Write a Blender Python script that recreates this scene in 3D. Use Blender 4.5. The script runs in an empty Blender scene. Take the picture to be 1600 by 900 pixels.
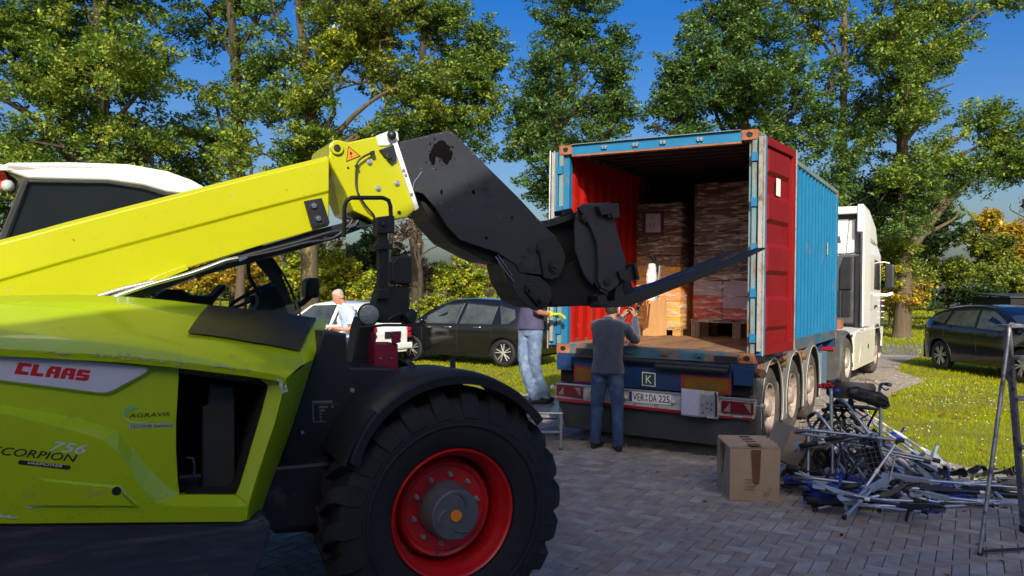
import bpy, bmesh, math, random
import numpy as np
from mathutils import Vector, Matrix, Euler
from mathutils import noise as mnoise

random.seed(7)
rng = np.random.default_rng(7)
scene = bpy.context.scene
R = math.radians

# ---------------------------------------------------------------- camera
CAM_H, FPX, ROLL = 1.88, 1240.0, -0.0137
cd = bpy.data.cameras.new('camera')
cd.sensor_width = 36.0
cd.lens = 36.0 * FPX / 1600.0
cd.clip_start, cd.clip_end = 0.05, 3000.0
cam = bpy.data.objects.new('camera', cd)
scene.collection.objects.link(cam)
_cr, _sr = math.cos(ROLL), math.sin(ROLL)
cam.matrix_world = Matrix(((_cr, _sr, 0, 0), (0, 0, -1, 0), (-_sr, _cr, 0, CAM_H), (0, 0, 0, 1)))
scene.camera = cam

# ---------------------------------------------------------------- sky and sun
SUN_EL, SUN_AZ_TO = R(29.0), Vector((0.0, 1.0))      # light travels towards +Y
world = bpy.data.worlds.new('World')
scene.world = world
world.use_nodes = True
wn, wl = world.node_tree.nodes, world.node_tree.links
wn.clear()
wo = wn.new('ShaderNodeOutputWorld')
bg = wn.new('ShaderNodeBackground')
sky = wn.new('ShaderNodeTexSky')
sky.sky_type = 'NISHITA'
sky.sun_disc = False
sky.sun_elevation = SUN_EL
sky.sun_rotation = R(180.0)
sky.air_density = 1.0
sky.dust_density = 4.4
sky.ozone_density = 2.0
hs = wn.new('ShaderNodeHueSaturation')
hs.inputs['Saturation'].default_value = 1.6
hs.inputs['Hue'].default_value = 0.517
bg.inputs['Strength'].default_value = 0.11
wl.new(sky.outputs[0], hs.inputs['Color'])
wl.new(hs.outputs[0], bg.inputs[0])
wl.new(bg.outputs[0], wo.inputs[0])
sd = bpy.data.lights.new('sun', 'SUN')
sd.energy = 3.6
sd.angle = R(0.5)
sd.color = (1.0, 0.93, 0.80)
sun = bpy.data.objects.new('sun', sd)
scene.collection.objects.link(sun)
_d = Vector((0.0, math.cos(SUN_EL), -math.sin(SUN_EL)))
sun.rotation_euler = _d.to_track_quat('-Z', 'Y').to_euler()
scene.view_settings.view_transform = 'Standard'
scene.view_settings.look = 'None'
scene.view_settings.exposure = 0.55
scene.view_settings.gamma = 1.0
scene.view_settings.use_curve_mapping = False

# ---------------------------------------------------------------- picking points in the place
def ray(x, y):
    u, v = (x - 800) / FPX, (450 - y) / FPX
    return Vector((_cr * u + _sr * v, 1.0, -_sr * u + _cr * v))
CAMP = Vector((0, 0, CAM_H))
def at_z(x, y, z=0.0):
    d = ray(x, y)
    return CAMP + d * ((z - CAM_H) / d.z)
def at_y(x, y, Y):
    return CAMP + ray(x, y) * Y
def at_plane(x, y, p0, n):
    d = ray(x, y)
    return CAMP + d * ((Vector(p0) - CAMP).dot(n) / d.dot(n))

# ---------------------------------------------------------------- materials
MATS = {}
def mat(name, col, rough=0.5, metal=0.0, var=0.12, scale=6.0, bump=0.0, bscale=60.0, coat=0.0,
        dirt=None, dirt_amt=0.0, dirt_scale=3.0, alpha=None, trans=0.0, spec=0.5, stretch=None, sheen=0.0):
    if name in MATS: return MATS[name]
    m = bpy.data.materials.new(name); m.use_nodes = True
    nt = m.node_tree; n, l = nt.nodes, nt.links
    b = n['Principled BSDF']
    b.inputs['Roughness'].default_value = rough
    b.inputs['Metallic'].default_value = metal
    b.inputs['Coat Weight'].default_value = coat
    b.inputs['Coat Roughness'].default_value = 0.06
    b.inputs['Specular IOR Level'].default_value = spec
    b.inputs['Transmission Weight'].default_value = trans
    b.inputs['Sheen Weight'].default_value = sheen
    tc = n.new('ShaderNodeTexCoord')
    mp = n.new('ShaderNodeMapping')
    l.new(tc.outputs['Object'], mp.inputs[0])
    if stretch: mp.inputs['Scale'].default_value = stretch
    nz = n.new('ShaderNodeTexNoise'); nz.inputs['Scale'].default_value = scale
    nz.inputs['Detail'].default_value = 6.0; nz.inputs['Roughness'].default_value = 0.65
    l.new(mp.outputs[0], nz.inputs['Vector'])
    rp = n.new('ShaderNodeValToRGB')
    c = Vector(col)
    rp.color_ramp.elements[0].position = 0.28; rp.color_ramp.elements[1].position = 0.72
    rp.color_ramp.elements[0].color = (*(c * (1 - var)), 1)
    rp.color_ramp.elements[1].color = (*[min(1, q * (1 + var)) for q in c], 1)
    l.new(nz.outputs[0], rp.inputs[0])
    out = rp.outputs[0]
    if dirt is not None:
        nd = n.new('ShaderNodeTexNoise'); nd.inputs['Scale'].default_value = dirt_scale
        nd.inputs['Detail'].default_value = 10.0; nd.inputs['Roughness'].default_value = 0.72
        l.new(mp.outputs[0], nd.inputs['Vector'])
        r2 = n.new('ShaderNodeValToRGB')
        r2.color_ramp.elements[0].position = 0.62 - 0.35 * dirt_amt
        r2.color_ramp.elements[1].position = 0.72 - 0.25 * dirt_amt
        l.new(nd.outputs[0], r2.inputs[0])
        mx = n.new('ShaderNodeMix'); mx.data_type = 'RGBA'
        l.new(r2.outputs[0], mx.inputs[0]); l.new(out, mx.inputs[6])
        mx.inputs[7].default_value = (*dirt, 1)
        out = mx.outputs[2]
        mr = n.new('ShaderNodeMix'); mr.data_type = 'FLOAT'
        l.new(r2.outputs[0], mr.inputs[0]); mr.inputs[2].default_value = rough; mr.inputs[3].default_value = 0.85
        l.new(mr.outputs[0], b.inputs['Roughness'])
    l.new(out, b.inputs['Base Color'])
    if bump:
        nb = n.new('ShaderNodeTexNoise'); nb.inputs['Scale'].default_value = bscale
        nb.inputs['Detail'].default_value = 5.0
        l.new(mp.outputs[0], nb.inputs['Vector'])
        bp = n.new('ShaderNodeBump'); bp.inputs['Strength'].default_value = bump
        bp.inputs['Distance'].default_value = 0.02
        l.new(nb.outputs[0], bp.inputs['Height']); l.new(bp.outputs[0], b.inputs['Normal'])
    if alpha is not None: b.inputs['Alpha'].default_value = alpha
    MATS[name] = m
    return m

def attr_mat(name, rough=0.55, transl=0.25, spec=0.35):
    """leaf / blade material whose colour differs leaf by leaf"""
    m = bpy.data.materials.new(name); m.use_nodes = True
    n, l = m.node_tree.nodes, m.node_tree.links
    b = n['Principled BSDF']; b.inputs['Roughness'].default_value = rough
    b.inputs['Specular IOR Level'].default_value = spec
    a = n.new('ShaderNodeAttribute'); a.attribute_name = 'tint'
    l.new(a.outputs['Color'], b.inputs['Base Color'])
    t = n.new('ShaderNodeBsdfTranslucent'); l.new(a.outputs['Color'], t.inputs[0])
    mx = n.new('ShaderNodeMixShader'); mx.inputs[0].default_value = transl
    l.new(b.outputs[0], mx.inputs[1]); l.new(t.outputs[0], mx.inputs[2])
    l.new(mx.outputs[0], n['Material Output'].inputs[0])
    return m

# ---------------------------------------------------------------- objects
ROOTM = {}
def link(o): scene.collection.objects.link(o); return o
def tag(o, label=None, cat=None, group=None, kind=None):
    if label: o['label'] = label
    if cat: o['category'] = cat
    if group: o['group'] = group
    if kind: o['kind'] = kind
    return o
def thing(name, label, cat, loc=(0, 0, 0), rotz=0.0, group=None, rot=None):
    o = bpy.data.objects.new(name, None); o.empty_display_size = 0.2
    o.location = loc; e = Euler(rot) if rot else Euler((0, 0, rotz)); o.rotation_euler = e
    ROOTM[o.name] = Matrix.Translation(Vector(loc)) @ e.to_matrix().to_4x4()
    link(o); return tag(o, label, cat, group)
def top_of(o):
    while o.parent: o = o.parent
    return o
def kids(o): return [c for c in scene.collection.objects if c.parent == o]
def copy_tree(o, parent=None):
    c = o.copy(); link(c)
    if parent: c.parent = parent
    else: ROOTM[c.name] = None
    for k in [q for q in bpy.data.objects if q.parent == o]: copy_tree(k, c)
    return c

def basis(d):
    d = Vector(d).normalized()
    a = Vector((0, 0, 1)) if abs(d.z) < 0.9 else Vector((1, 0, 0))
    u = d.cross(a).normalized(); return u, d.cross(u).normalized(), d

class MB:
    def __init__(s): s.v = []; s.f = []; s.m = []; s.mi = 0
    def add(s, vs, fs, mi=None):
        o = len(s.v); s.v += [Vector(q) for q in vs]
        for f in fs: s.f.append([i + o for i in f]); s.m.append(s.mi if mi is None else mi)
        return s
    def box(s, c, size, rot=None, mi=None):
        h = Vector(size) / 2; c = Vector(c)
        vs = [Vector((x * h.x, y * h.y, z * h.z)) for z in (-1, 1) for y in (-1, 1) for x in (-1, 1)]
        if rot is not None:
            q = Euler(rot).to_matrix() if not isinstance(rot, Matrix) else rot
            vs = [q @ v for v in vs]
        return s.add([c + v for v in vs], [(0, 2, 3, 1), (4, 5, 7, 6), (0, 1, 5, 4), (2, 6, 7, 3), (0, 4, 6, 2), (1, 3, 7, 5)], mi)
    def bx(s, a, b, mi=None):
        a, b = Vector(a), Vector(b)
        return s.box((a + b) / 2, [abs(q) for q in (b - a)], None, mi)
    def prism(s, poly, vec, mi=None, cap=True):
        n = len(poly); vec = Vector(vec); a = [Vector(p) for p in poly]
        fs = [[i, (i + 1) % n, n + (i + 1) % n, n + i] for i in range(n)]
        if cap: fs += [list(range(n))[::-1], [n + i for i in range(n)]]
        return s.add(a + [p + vec for p in a], fs, mi)
    def loft(s, rings, closed=True, cap=True, mi=None, wrap=False):
        n = len(rings[0]); k = len(rings); vs = [p for r in rings for p in r]; fs = []
        for j in range(k if wrap else k - 1):
            j2 = (j + 1) % k
            for i in range(n if closed else n - 1):
                i2 = (i + 1) % n
                fs.append([j * n + i, j * n + i2, j2 * n + i2, j2 * n + i])
        if cap and not wrap: fs += [list(range(n))[::-1], [(k - 1) * n + i for i in range(n)]]
        return s.add(vs, fs, mi)
    def tube(s, path, r, seg=8, mi=None, cap=True):
        path = [Vector(p) for p in path]; n = len(path)
        rs = [r] * n if not hasattr(r, '__len__') else list(r)
        rings = []; pu = None
        for i, p in enumerate(path):
            d = (path[min(i + 1, n - 1)] - path[max(i - 1, 0)])
            if d.length < 1e-9: d = Vector((0, 0, 1))
            d.normalize()
            if pu is None: u, w, _ = basis(d)
            else:
                u = (pu - d * pu.dot(d)); u = u.normalized() if u.length > 1e-6 else basis(d)[0]; w = d.cross(u)
            pu = u
            rings.append([p + (u * math.cos(a) + w * math.sin(a)) * rs[i] for a in [2 * math.pi * k / seg for k in range(seg)]])
        return s.loft(rings, mi=mi, cap=cap)
    def cyl(s, a, b, r, seg=16, r2=None, mi=None): return s.tube([a, b], [r, r if r2 is None else r2], seg, mi)
    def lathe(s, c, axis, prof, seg=32, mi=None, closed=False, a0=0, a1=2 * math.pi, up=None):
        u, w, d = basis(axis); c = Vector(c); rings = []
        if up is not None:
            u = (Vector(up) - d * Vector(up).dot(d)).normalized(); w = d.cross(u)
        full = abs(a1 - a0) > 6.28
        for k in range(seg if full else seg + 1):
            a = a0 + (a1 - a0) * k / seg; e = u * math.cos(a) + w * math.sin(a)
            rings.append([c + e * r + d * t for r, t in prof])
        return s.loft(rings, closed=closed, cap=False, mi=mi, wrap=full)
    def ball(s, c, r, seg=12, sc=(1, 1, 1), mi=None):
        c = Vector(c); rings = []
        for j in range(1, seg // 2 + 1):
            t = math.pi * j / (seg // 2 + 1)
            rings.append([c + Vector((math.sin(t) * math.cos(a) * sc[0], math.sin(t) * math.sin(a) * sc[1], math.cos(t) * sc[2])) * r
                          for a in [2 * math.pi * k / seg for k in range(seg)]])
        return s.loft(rings, mi=mi)
    def quad(s, a, b, c, d, mi=None): return s.add([a, b, c, d], [(0, 1, 2, 3)], mi)
    def poly(s, pts, mi=None): return s.add(pts, [list(range(len(pts)))], mi)
    def build(s, name, mats, parent=None, world=False, smooth=None, bevel=0.0, seg=2, label=None, kind=None, fix=True, weld=False):
        vs = s.v
        if world and parent is not None:
            inv = ROOTM[top_of(parent).name].inverted(); vs = [inv @ v for v in vs]
        me = bpy.data.meshes.new(name); me.from_pydata([tuple(v) for v in vs], [], s.f)
        mats = mats if isinstance(mats, (list, tuple)) else [mats]
        for q in mats: me.materials.append(q)
        if len(mats) > 1: me.polygons.foreach_set('material_index', s.m)
        if fix or weld:
            bm = bmesh.new(); bm.from_mesh(me)
            if weld: bmesh.ops.remove_doubles(bm, verts=bm.verts, dist=1e-4)
            bmesh.ops.recalc_face_normals(bm, faces=bm.faces); bm.to_mesh(me); bm.free()
        if smooth is not None:
            me.shade_smooth(); me.set_sharp_from_angle(angle=R(smooth))
        me.update()
        o = bpy.data.objects.new(name, me); link(o)
        if parent is not None: o.parent = parent
        if bevel:
            b = o.modifiers.new('bevel', 'BEVEL'); b.width = bevel; b.segments = seg; b.limit_method = 'ANGLE'; b.angle_limit = R(40)
            b.harden_normals = False
        if label: o['label'] = label
        if kind: o['kind'] = kind
        return o

def text_geo(txt, shear=0.0):
    cu = bpy.data.curves.new('t', 'FONT'); cu.body = txt; cu.shear = shear; cu.resolution_u = 3
    o = bpy.data.objects.new('t', cu); link(o)
    dg = bpy.context.evaluated_depsgraph_get(); me = o.evaluated_get(dg).to_mesh()
    vs = [Vector(v.co) for v in me.vertices]; fs = [list(p.vertices) for p in me.polygons]
    o.evaluated_get(dg).to_mesh_clear(); bpy.data.objects.remove(o); bpy.data.curves.remove(cu)
    x0 = min(v.x for v in vs); x1 = max(v.x for v in vs); y0 = min(v.y for v in vs); y1 = max(v.y for v in vs)
    return [((v.x - x0) / (x1 - x0), (v.y - y0) / (y1 - y0)) for v in vs], fs
def quad_map(bl, br, tr, tl):
    bl, br, tr, tl = map(Vector, (bl, br, tr, tl))
    return lambda s, t: (bl * (1 - s) + br * s) * (1 - t) + (tl * (1 - s) + tr * s) * t
def text_on(name, txt, fn, m, parent, world=False, shear=0.0):
    uv, fs = text_geo(txt, shear); mb = MB(); mb.add([fn(*p) for p in uv], fs)
    return mb.build(name, m, parent, world=world, fix=False)

def remeshed(mb, name, m, parent, voxel, world=True, smooth_it=4, disp=0.0, dscale=0.15):
    o = mb.build(name, m, parent, world=world)
    r = o.modifiers.new('skin', 'REMESH'); r.mode = 'VOXEL'; r.voxel_size = voxel; r.use_smooth_shade = True
    if smooth_it:
        s = o.modifiers.new('relax', 'SMOOTH'); s.iterations = smooth_it; s.factor = 0.5
    if disp:
        t = bpy.data.textures.get('fold%g' % dscale) or bpy.data.textures.new('fold%g' % dscale, 'CLOUDS'); t.noise_scale = dscale
        d = o.modifiers.new('folds', 'DISPLACE'); d.texture = t; d.strength = disp; d.mid_level = 0.5
    return o

# shared materials
M_black = mat('black_plastic', (0.013, 0.015, 0.02), 0.45, var=0.3, bump=0.05, bscale=200)
M_blacksteel = mat('black_painted_steel', (0.013, 0.014, 0.019), 0.4, var=0.3, scale=3, dirt=(0.07, 0.065, 0.06), dirt_amt=0.12, dirt_scale=5)
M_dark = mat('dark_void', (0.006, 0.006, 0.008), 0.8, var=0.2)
M_rubber = mat('rubber', (0.008, 0.009, 0.013), 0.75, var=0.35, scale=8, bump=0.15, bscale=90)
M_glass = mat('tinted_glass', (0.02, 0.022, 0.025), 0.03, var=0.05, spec=0.8, coat=1.0)
M_chrome = mat('bright_metal', (0.75, 0.76, 0.78), 0.25, 1.0, var=0.06)
M_alu = mat('dull_aluminium', (0.42, 0.45, 0.5), 0.42, 0.7, var=0.15, scale=20, bump=0.05)
M_white = mat('white_paint', (0.78, 0.78, 0.76), 0.3, var=0.04, coat=0.3)
M_red = mat('red_lens', (0.35, 0.01, 0.02), 0.2, var=0.1, coat=0.6)
M_orange = mat('orange_lens', (0.9, 0.25, 0.02), 0.3, var=0.1)
M_lens = mat('clear_lens', (0.45, 0.5, 0.55), 0.08, var=0.1, coat=1.0)
M_print_black = mat('black_print', (0.012, 0.012, 0.012), 0.5, var=0.0)
M_print_white = mat('white_print', (0.7, 0.72, 0.75), 0.5, var=0.0)
M_print_red = mat('red_print', (0.5, 0.01, 0.015), 0.45, var=0.0)
# ================================================================ ground, paving, road, lawn
YAW = R(30.2)
CA = Vector((math.cos(YAW), -math.sin(YAW), 0))     # across the trailer (to the right)
CB = Vector((math.sin(YAW), math.cos(YAW), 0))      # along the trailer (away)
CO = Vector((0.5637, 9.9356, 0))                    # ground under the rear left container corner

M_soil = mat('lawn_soil', (0.17, 0.19, 0.004), 0.95, var=0.45, scale=1.6, bump=0.6, bscale=14,
             dirt=(0.13, 0.11, 0.045), dirt_amt=0.25, dirt_scale=0.9)
g = MB(); N = 24
g.quad((-900, -300, -0.02), (900, -300, -0.02), (900, 1500, -0.02), (-900, 1500, -0.02))
tag(g.build('ground', M_soil), kind='structure')

# paving: a bedding sheet with every stone laid on it
pave_poly = [(-9, -3.4), (9.5, -3.4), (9.5, 5.4), (4.87, 8.1), (3.35, 8.98), (2.6, 14.2), (-9, 14.2)]
def inside(p, poly):
    c = False; n = len(poly)
    for i in range(n):
        (x1, y1), (x2, y2) = poly[i], poly[(i + 1) % n]
        if (y1 > p[1]) != (y2 > p[1]) and p[0] < (x2 - x1) * (p[1] - y1) / (y2 - y1) + x1: c = not c
    return c
M_joint = mat('joint_sand', (0.035, 0.032, 0.028), 0.95, var=0.4, scale=9, bump=0.3, bscale=60)
paving = MB().poly([(x, y, -0.012) for x, y in pave_poly]).build('paving', M_joint)
tag(paving, kind='structure')
def stone_mat(name, col):
    return mat(name, col, 0.82, var=0.28, scale=5, bump=0.5, bscale=70, dirt=(0.24, 0.22, 0.20), dirt_amt=0.18, dirt_scale=2.2, spec=0.4)
SM = [stone_mat('stone_%s' % k, c) for k, c in (('slate', (0.32, 0.28, 0.235)), ('grey', (0.385, 0.34, 0.28)),
      ('brown', (0.34, 0.275, 0.215)), ('pale', (0.43, 0.40, 0.35)), ('bluish', (0.33, 0.31, 0.285)))]
SL, SW = 0.208, 0.104
def stone_shape(mb, c, long_axis, w, h=0.0, jig=0.0):
    a = long_axis; b = Vector((-a.y, a.x, 0)); g_ = 0.0028; ch = 0.004
    L, W2 = SL / 2 - g_, SW / 2 - g_
    up = Vector((0, 0, 1)); tl = Vector((random.uniform(-1, 1), random.uniform(-1, 1), 0)) * 0.006
    def P(x, y, z): v = a * x + b * y; return Vector(c) + v + up * (z + v.dot(tl))
    vs = [P(x * L, y * W2, -0.03) for x, y in ((-1, -1), (1, -1), (1, 1), (-1, 1))]
    vs += [P(x * L, y * W2, h - ch) for x, y in ((-1, -1), (1, -1), (1, 1), (-1, 1))]
    vs += [P(x * (L - ch), y * (W2 - ch), h) for x, y in ((-1, -1), (1, -1), (1, 1), (-1, 1))]
    fs = [(8, 9, 10, 11)]
    for i in range(4):
        j = (i + 1) % 4; fs += [(i, j, 4 + j, 4 + i), (4 + i, 4 + j, 8 + j, 8 + i)]
    mb.add(vs, fs, w)
shared = []
for m_ in SM:
    mb = MB(); stone_shape(mb, (0, 0, 0), Vector((1, 0, 0)), 0); o = mb.build('paving_stone', m_); shared.append(o.data); bpy.data.objects.remove(o)
cells = []
for i in range(-130, 130):
    for j in range(-130, 130):
        d = (i - j) % 4
        if d == 0: c = (i + 1.0, j + 0.5); ax = 0
        elif d == 3: c = (i + 0.5, j + 1.0); ax = 1
        else: continue
        p = CA * (c[0] * SW) + CB * (c[1] * SW) + Vector((1.2, 6.0, 0))
        if p.y < 2.0 or not inside((p.x, p.y), pave_poly): continue
        w2 = [p.x, p.y]
        if abs(p.x) > 0.78 * p.y + 1.2: continue
        q = p - CAMP; u = p.x / p.y
        px = 800 + FPX * u; py = 450 + FPX * CAM_H / p.y
        cells.append((p, ax, px, py))
def seen(c):
    _, _, px, py = c
    return (880 < px < 1600 and py < 905 and py > 650) or (400 < px < 495 and 815 < py < 900)
vis = sorted([c for c in cells if seen(c)], key=lambda c: c[0].y)
near = set(id(c) for c in vis[:300])
rest = MB(); rr = random.Random(4)
for c in cells:
    p, ax, px, py = c
    k = rr.choices(range(5), (5, 5, 3, 2, 2))[0]; h = rr.uniform(-0.0025, 0.0025)
    if id(c) in near:
        o = bpy.data.objects.new('paving_stone', shared[k]); link(o); o.parent = paving
        o.location = (p.x, p.y, h); o.rotation_euler = (rr.uniform(-.006, .006), rr.uniform(-.006, .006), -YAW + (math.pi / 2 if ax else 0) + rr.choice((0, math.pi)))
    else:
        stone_shape(rest, (p.x, p.y, h), CB if ax else CA, k)
rest.build('paving_stones', SM, paving, fix=False, kind='stuff')

# asphalt lane running across behind the lawn, gravel drive under the truck
M_asph = mat('asphalt', (0.16, 0.155, 0.15), 0.9, var=0.2, scale=3, bump=0.4, bscale=90)
M_gravel = mat('gravel', (0.34, 0.29, 0.24), 0.95, var=0.35, scale=7, bump=0.9, bscale=55, dirt=(0.17, 0.14, 0.10), dirt_amt=0.3, dirt_scale=1.2)
road = MB().poly([(-60, 36, -0.006), (-60, 31.5, -0.006), (2, 28.6, -0.006), (12.5, 24.2, -0.006), (40, 17.5, -0.006), (70, 12, -0.006), (70, 19, -0.006), (14, 29.5, -0.006), (2, 33, -0.006)])
tag(road.build('road', M_asph), kind='structure')
gp = [(2.4, 8.9), (3.6, 8.85), (4.3, 8.55), (4.9, 8.3), (5.5, 7.95), (5.75, 8.1), (5.0, 8.7), (4.75, 9.6), (4.85, 10.9), (5.4, 11.6), (5.6, 12.6), (6.3, 13.4), (7.2, 15.0), (9.0, 17.2), (9.4, 19.2), (10.6, 21.6), (12.6, 24.3), (9.5, 26.0), (6.6, 20.0), (2.3, 14.3)]
gravel_poly = gp
gr = MB().poly([(x, y, -0.010) for x, y in gp]).build('drive', M_gravel); tag(gr, kind='structure')
# loose stones on the drive (nobody could count them)
pb = MB(); r3 = random.Random(3)
for _ in range(2600):
    x, y = r3.uniform(2.4, 10), r3.uniform(8.3, 21)
    if not inside((x, y), gp): continue
    s = r3.uniform(0.008, 0.024); c = Vector((x, y, -0.008)); a = r3.uniform(0, 6.3)
    q = [c + Vector((math.cos(a + k * 1.57) * s, math.sin(a + k * 1.57) * s * r3.uniform(.6, 1), 0)) for k in range(4)]
    pb.add(q + [c + Vector((0, 0, s * 0.8))], [(0, 1, 4), (1, 2, 4), (2, 3, 4), (3, 0, 4)])
tag(pb.build('loose_gravel', mat('pebble', (0.36, 0.32, 0.28), 0.9, var=0.4, scale=9), fix=False), 'loose pale pebbles scattered on the drive beside the truck', 'gravel', kind='stuff')

# grass blades
def leaf_mesh(name, V, C, m, nv):
    """V: (n, nv, 3) one polygon of nv corners each; C: (n, 3) colour each"""
    n = V.shape[0]; me = bpy.data.meshes.new(name)
    me.vertices.add(n * nv); me.vertices.foreach_set('co', V.reshape(-1).astype(np.float32))
    me.loops.add(n * nv); me.loops.foreach_set('vertex_index', np.arange(n * nv, dtype=np.int32))
    me.polygons.add(n); me.polygons.foreach_set('loop_start', np.arange(0, n * nv, nv, dtype=np.int32))
    me.update(calc_edges=True)
    at = me.attributes.new('tint', 'FLOAT_COLOR', 'POINT')
    cc = np.ones((n * nv, 4), np.float32); cc[:, :3] = np.repeat(C, nv, axis=0)
    at.data.foreach_set('color', cc.reshape(-1)); me.materials.append(m)
    return me
M_blade = attr_mat('grass_blade', 0.8, 0.35, 0.05)
def grass(n, xr, yr, h, w):
    x = rng.uniform(*xr, n); y = rng.uniform(*yr, n)
    keep = np.array([not inside((a, b), pave_poly) and not inside((a, b), gravel_poly) and abs(a) < 0.75 * b + 1 for a, b in zip(x, y)])
    x, y = x[keep], y[keep]; n = len(x)
    a = rng.uniform(0, 2 * np.pi, n); hh = h * rng.uniform(0.5, 1.3, n)
    patch = np.array([mnoise.noise(Vector((p * .8, q * .8, 0))) for p, q in zip(x, y)])
    hh *= 1 + 0.6 * patch
    b = np.stack([x, y, np.full(n, -0.02)], 1); d = np.stack([np.cos(a), np.sin(a), np.zeros(n)], 1) * w / 2
    lean = rng.normal(0, 0.5, (n, 3)) * hh[:, None]; lean[:, 2] = hh
    V = np.stack([b - d, b + d, b + lean], 1)
    t = rng.uniform(0, 1, n)[:, None]; pt = np.clip(0.5 + patch * 1.4, 0, 1)[:, None]
    C = (np.array([[0.24, 0.30, 0.002]]) * (1 - t) + np.array([[0.36, 0.40, 0.002]]) * t) * (0.88 + 0.24 * pt)
    C = C * pt + (1 - pt) * C * np.array([[1.15, 0.95, 1.2]])
    return V, C
parts = [grass(42000, (3.6, 10), (7.0, 13), 0.035, 0.007), grass(42000, (4, 16), (12, 24), 0.05, 0.016),
         grass(42000, (-8, 4), (13, 25), 0.05, 0.016), grass(26000, (-26, 26), (22, 42), 0.09, 0.05), grass(16000, (-60, 60), (40, 85), 0.16, 0.16)]
me = leaf_mesh('grass', np.concatenate([p[0] for p in parts]), np.concatenate([p[1] for p in parts]), M_blade, 3)
tag(link(bpy.data.objects.new('grass', me)), 'short sunlit lawn grass beside the drive', 'grass', kind='stuff')
# fallen leaves and daisies
n = 700; x = rng.uniform(-8, 14, n); y = rng.uniform(7.6, 24, n)
k = np.array([not inside((a, b), pave_poly) for a, b in zip(x, y)]); x, y = x[k], y[k]; n = len(x)
a = rng.uniform(0, 6.28, n); s = rng.uniform(0.03, 0.075, n)
P0 = np.stack([x, y, np.full(n, 0.02)], 1)
e = np.stack([np.cos(a), np.sin(a), rng.normal(0, .25, n)], 1) * s[:, None]; f = np.stack([-np.sin(a), np.cos(a), rng.normal(0, .25, n)], 1) * s[:, None] * 0.6
V = np.stack([P0 - e, P0 + f, P0 + e, P0 - f], 1); t = rng.uniform(0, 1, n)[:, None]
C = np.array([[0.20, 0.09, 0.03]]) * (1 - t) + np.array([[0.38, 0.24, 0.05]]) * t
tag(link(bpy.data.objects.new('fallen_leaves', leaf_mesh('fallen_leaves', V, C, M_blade, 4))), 'brown fallen leaves lying in the grass', 'leaves', kind='stuff')
n = 46; x = rng.uniform(-1, 5, n); y = rng.uniform(4.5, 10, n); a = rng.uniform(0, 6.28, n); s = rng.uniform(.012, .035, n)
P0 = np.stack([x, y, np.full(n, .006)], 1); e = np.stack([np.cos(a), np.sin(a), rng.normal(0, .12, n)], 1) * s[:, None]; f = np.stack([-np.sin(a), np.cos(a), np.abs(rng.normal(0, .2, n))], 1) * s[:, None] * .6
tag(link(bpy.data.objects.new('fallen_leaves', leaf_mesh('stray_leaves', np.stack([P0 - e, P0 + f, P0 + e, P0 - f], 1), np.array([[.10, .055, .025]]) * rng.uniform(.3, 1.6, (n, 1)), M_blade, 4))), 'few stray brown leaves on the herringbone paving', 'leaves', kind='stuff')
n = 420; x = rng.uniform(4.5, 10, n); y = rng.uniform(8.2, 18, n)
k = np.array([not inside((a, b), pave_poly) and not inside((a, b), gravel_poly) for a, b in zip(x, y)]); x, y = x[k], y[k]; n = len(x)
a = rng.uniform(0, 6.28, n); s = 0.012; P0 = np.stack([x, y, np.full(n, 0.045)], 1)
e = np.stack([np.cos(a), np.sin(a) * .6, np.sin(a) * .6], 1) * s; f = np.stack([-np.sin(a), np.cos(a), np.cos(a) * .3], 1) * s
tag(link(bpy.data.objects.new('daisies', leaf_mesh('daisies', np.stack([P0 - e, P0 + f, P0 + e, P0 - f], 1), np.full((n, 3), 0.75), M_blade, 4))),
    'tiny white daisies dotted over the right lawn', 'daisies', kind='stuff')

# ================================================================ house behind the photographer (casts the foreground shade)
M_wallb = mat('house_render', (0.80, 0.76, 0.68), 0.9, var=0.08, bump=0.1)
M_tile = mat('clay_tile', (0.22, 0.10, 0.07), 0.85, var=0.3, scale=3, bump=0.5, bscale=30)
hb = thing('house', 'rendered gabled house behind the photographer casting the paving shade', 'house', (0, -3.5, 0))
TE = math.tan(SUN_EL)
def hz(dg): return (dg + 3.5) * TE
prof = [(-9, 0), (-9, hz(0.0)), (-2.3, hz(6.6)), (1.0, hz(12.05)), (2.6, hz(10.9)), (4.3, hz(8.1)), (11, hz(0.8)), (11, 0)]
hw_ = MB(); hw_.prism([(x, 0, z - (0.0 if z == 0 else 0.12)) for x, z in prof], (0, -9, 0)); hw_.build('wall', M_wallb, hb)
rp = MB()
top = prof[1:-1]
for (x0, z0), (x1, z1) in zip(top[:-1], top[1:]):
    rp.prism([(x0, 0.0, z0 - 0.12), (x1, 0.0, z1 - 0.12), (x1, 0.0, z1), (x0, 0.0, z0)], (0, -9.3, 0))
rp.build('roof', M_tile, hb)
dr = MB(); dr.bx((-0.5, 0.0, 0), (0.5, 0.04, 2.1)); dr.build('door', M_white, hb)
for xx in (-4, 4):
    w_ = MB(); w_.bx((xx - .6, 0.0, 0.9), (xx + .6, 0.05, 2.1)); fo = w_.build('window', M_white, hb)
    MB().bx((xx - .5, .051, 1.0), (xx + .5, .056, 2.0)).build('pane', M_glass, fo)
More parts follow.
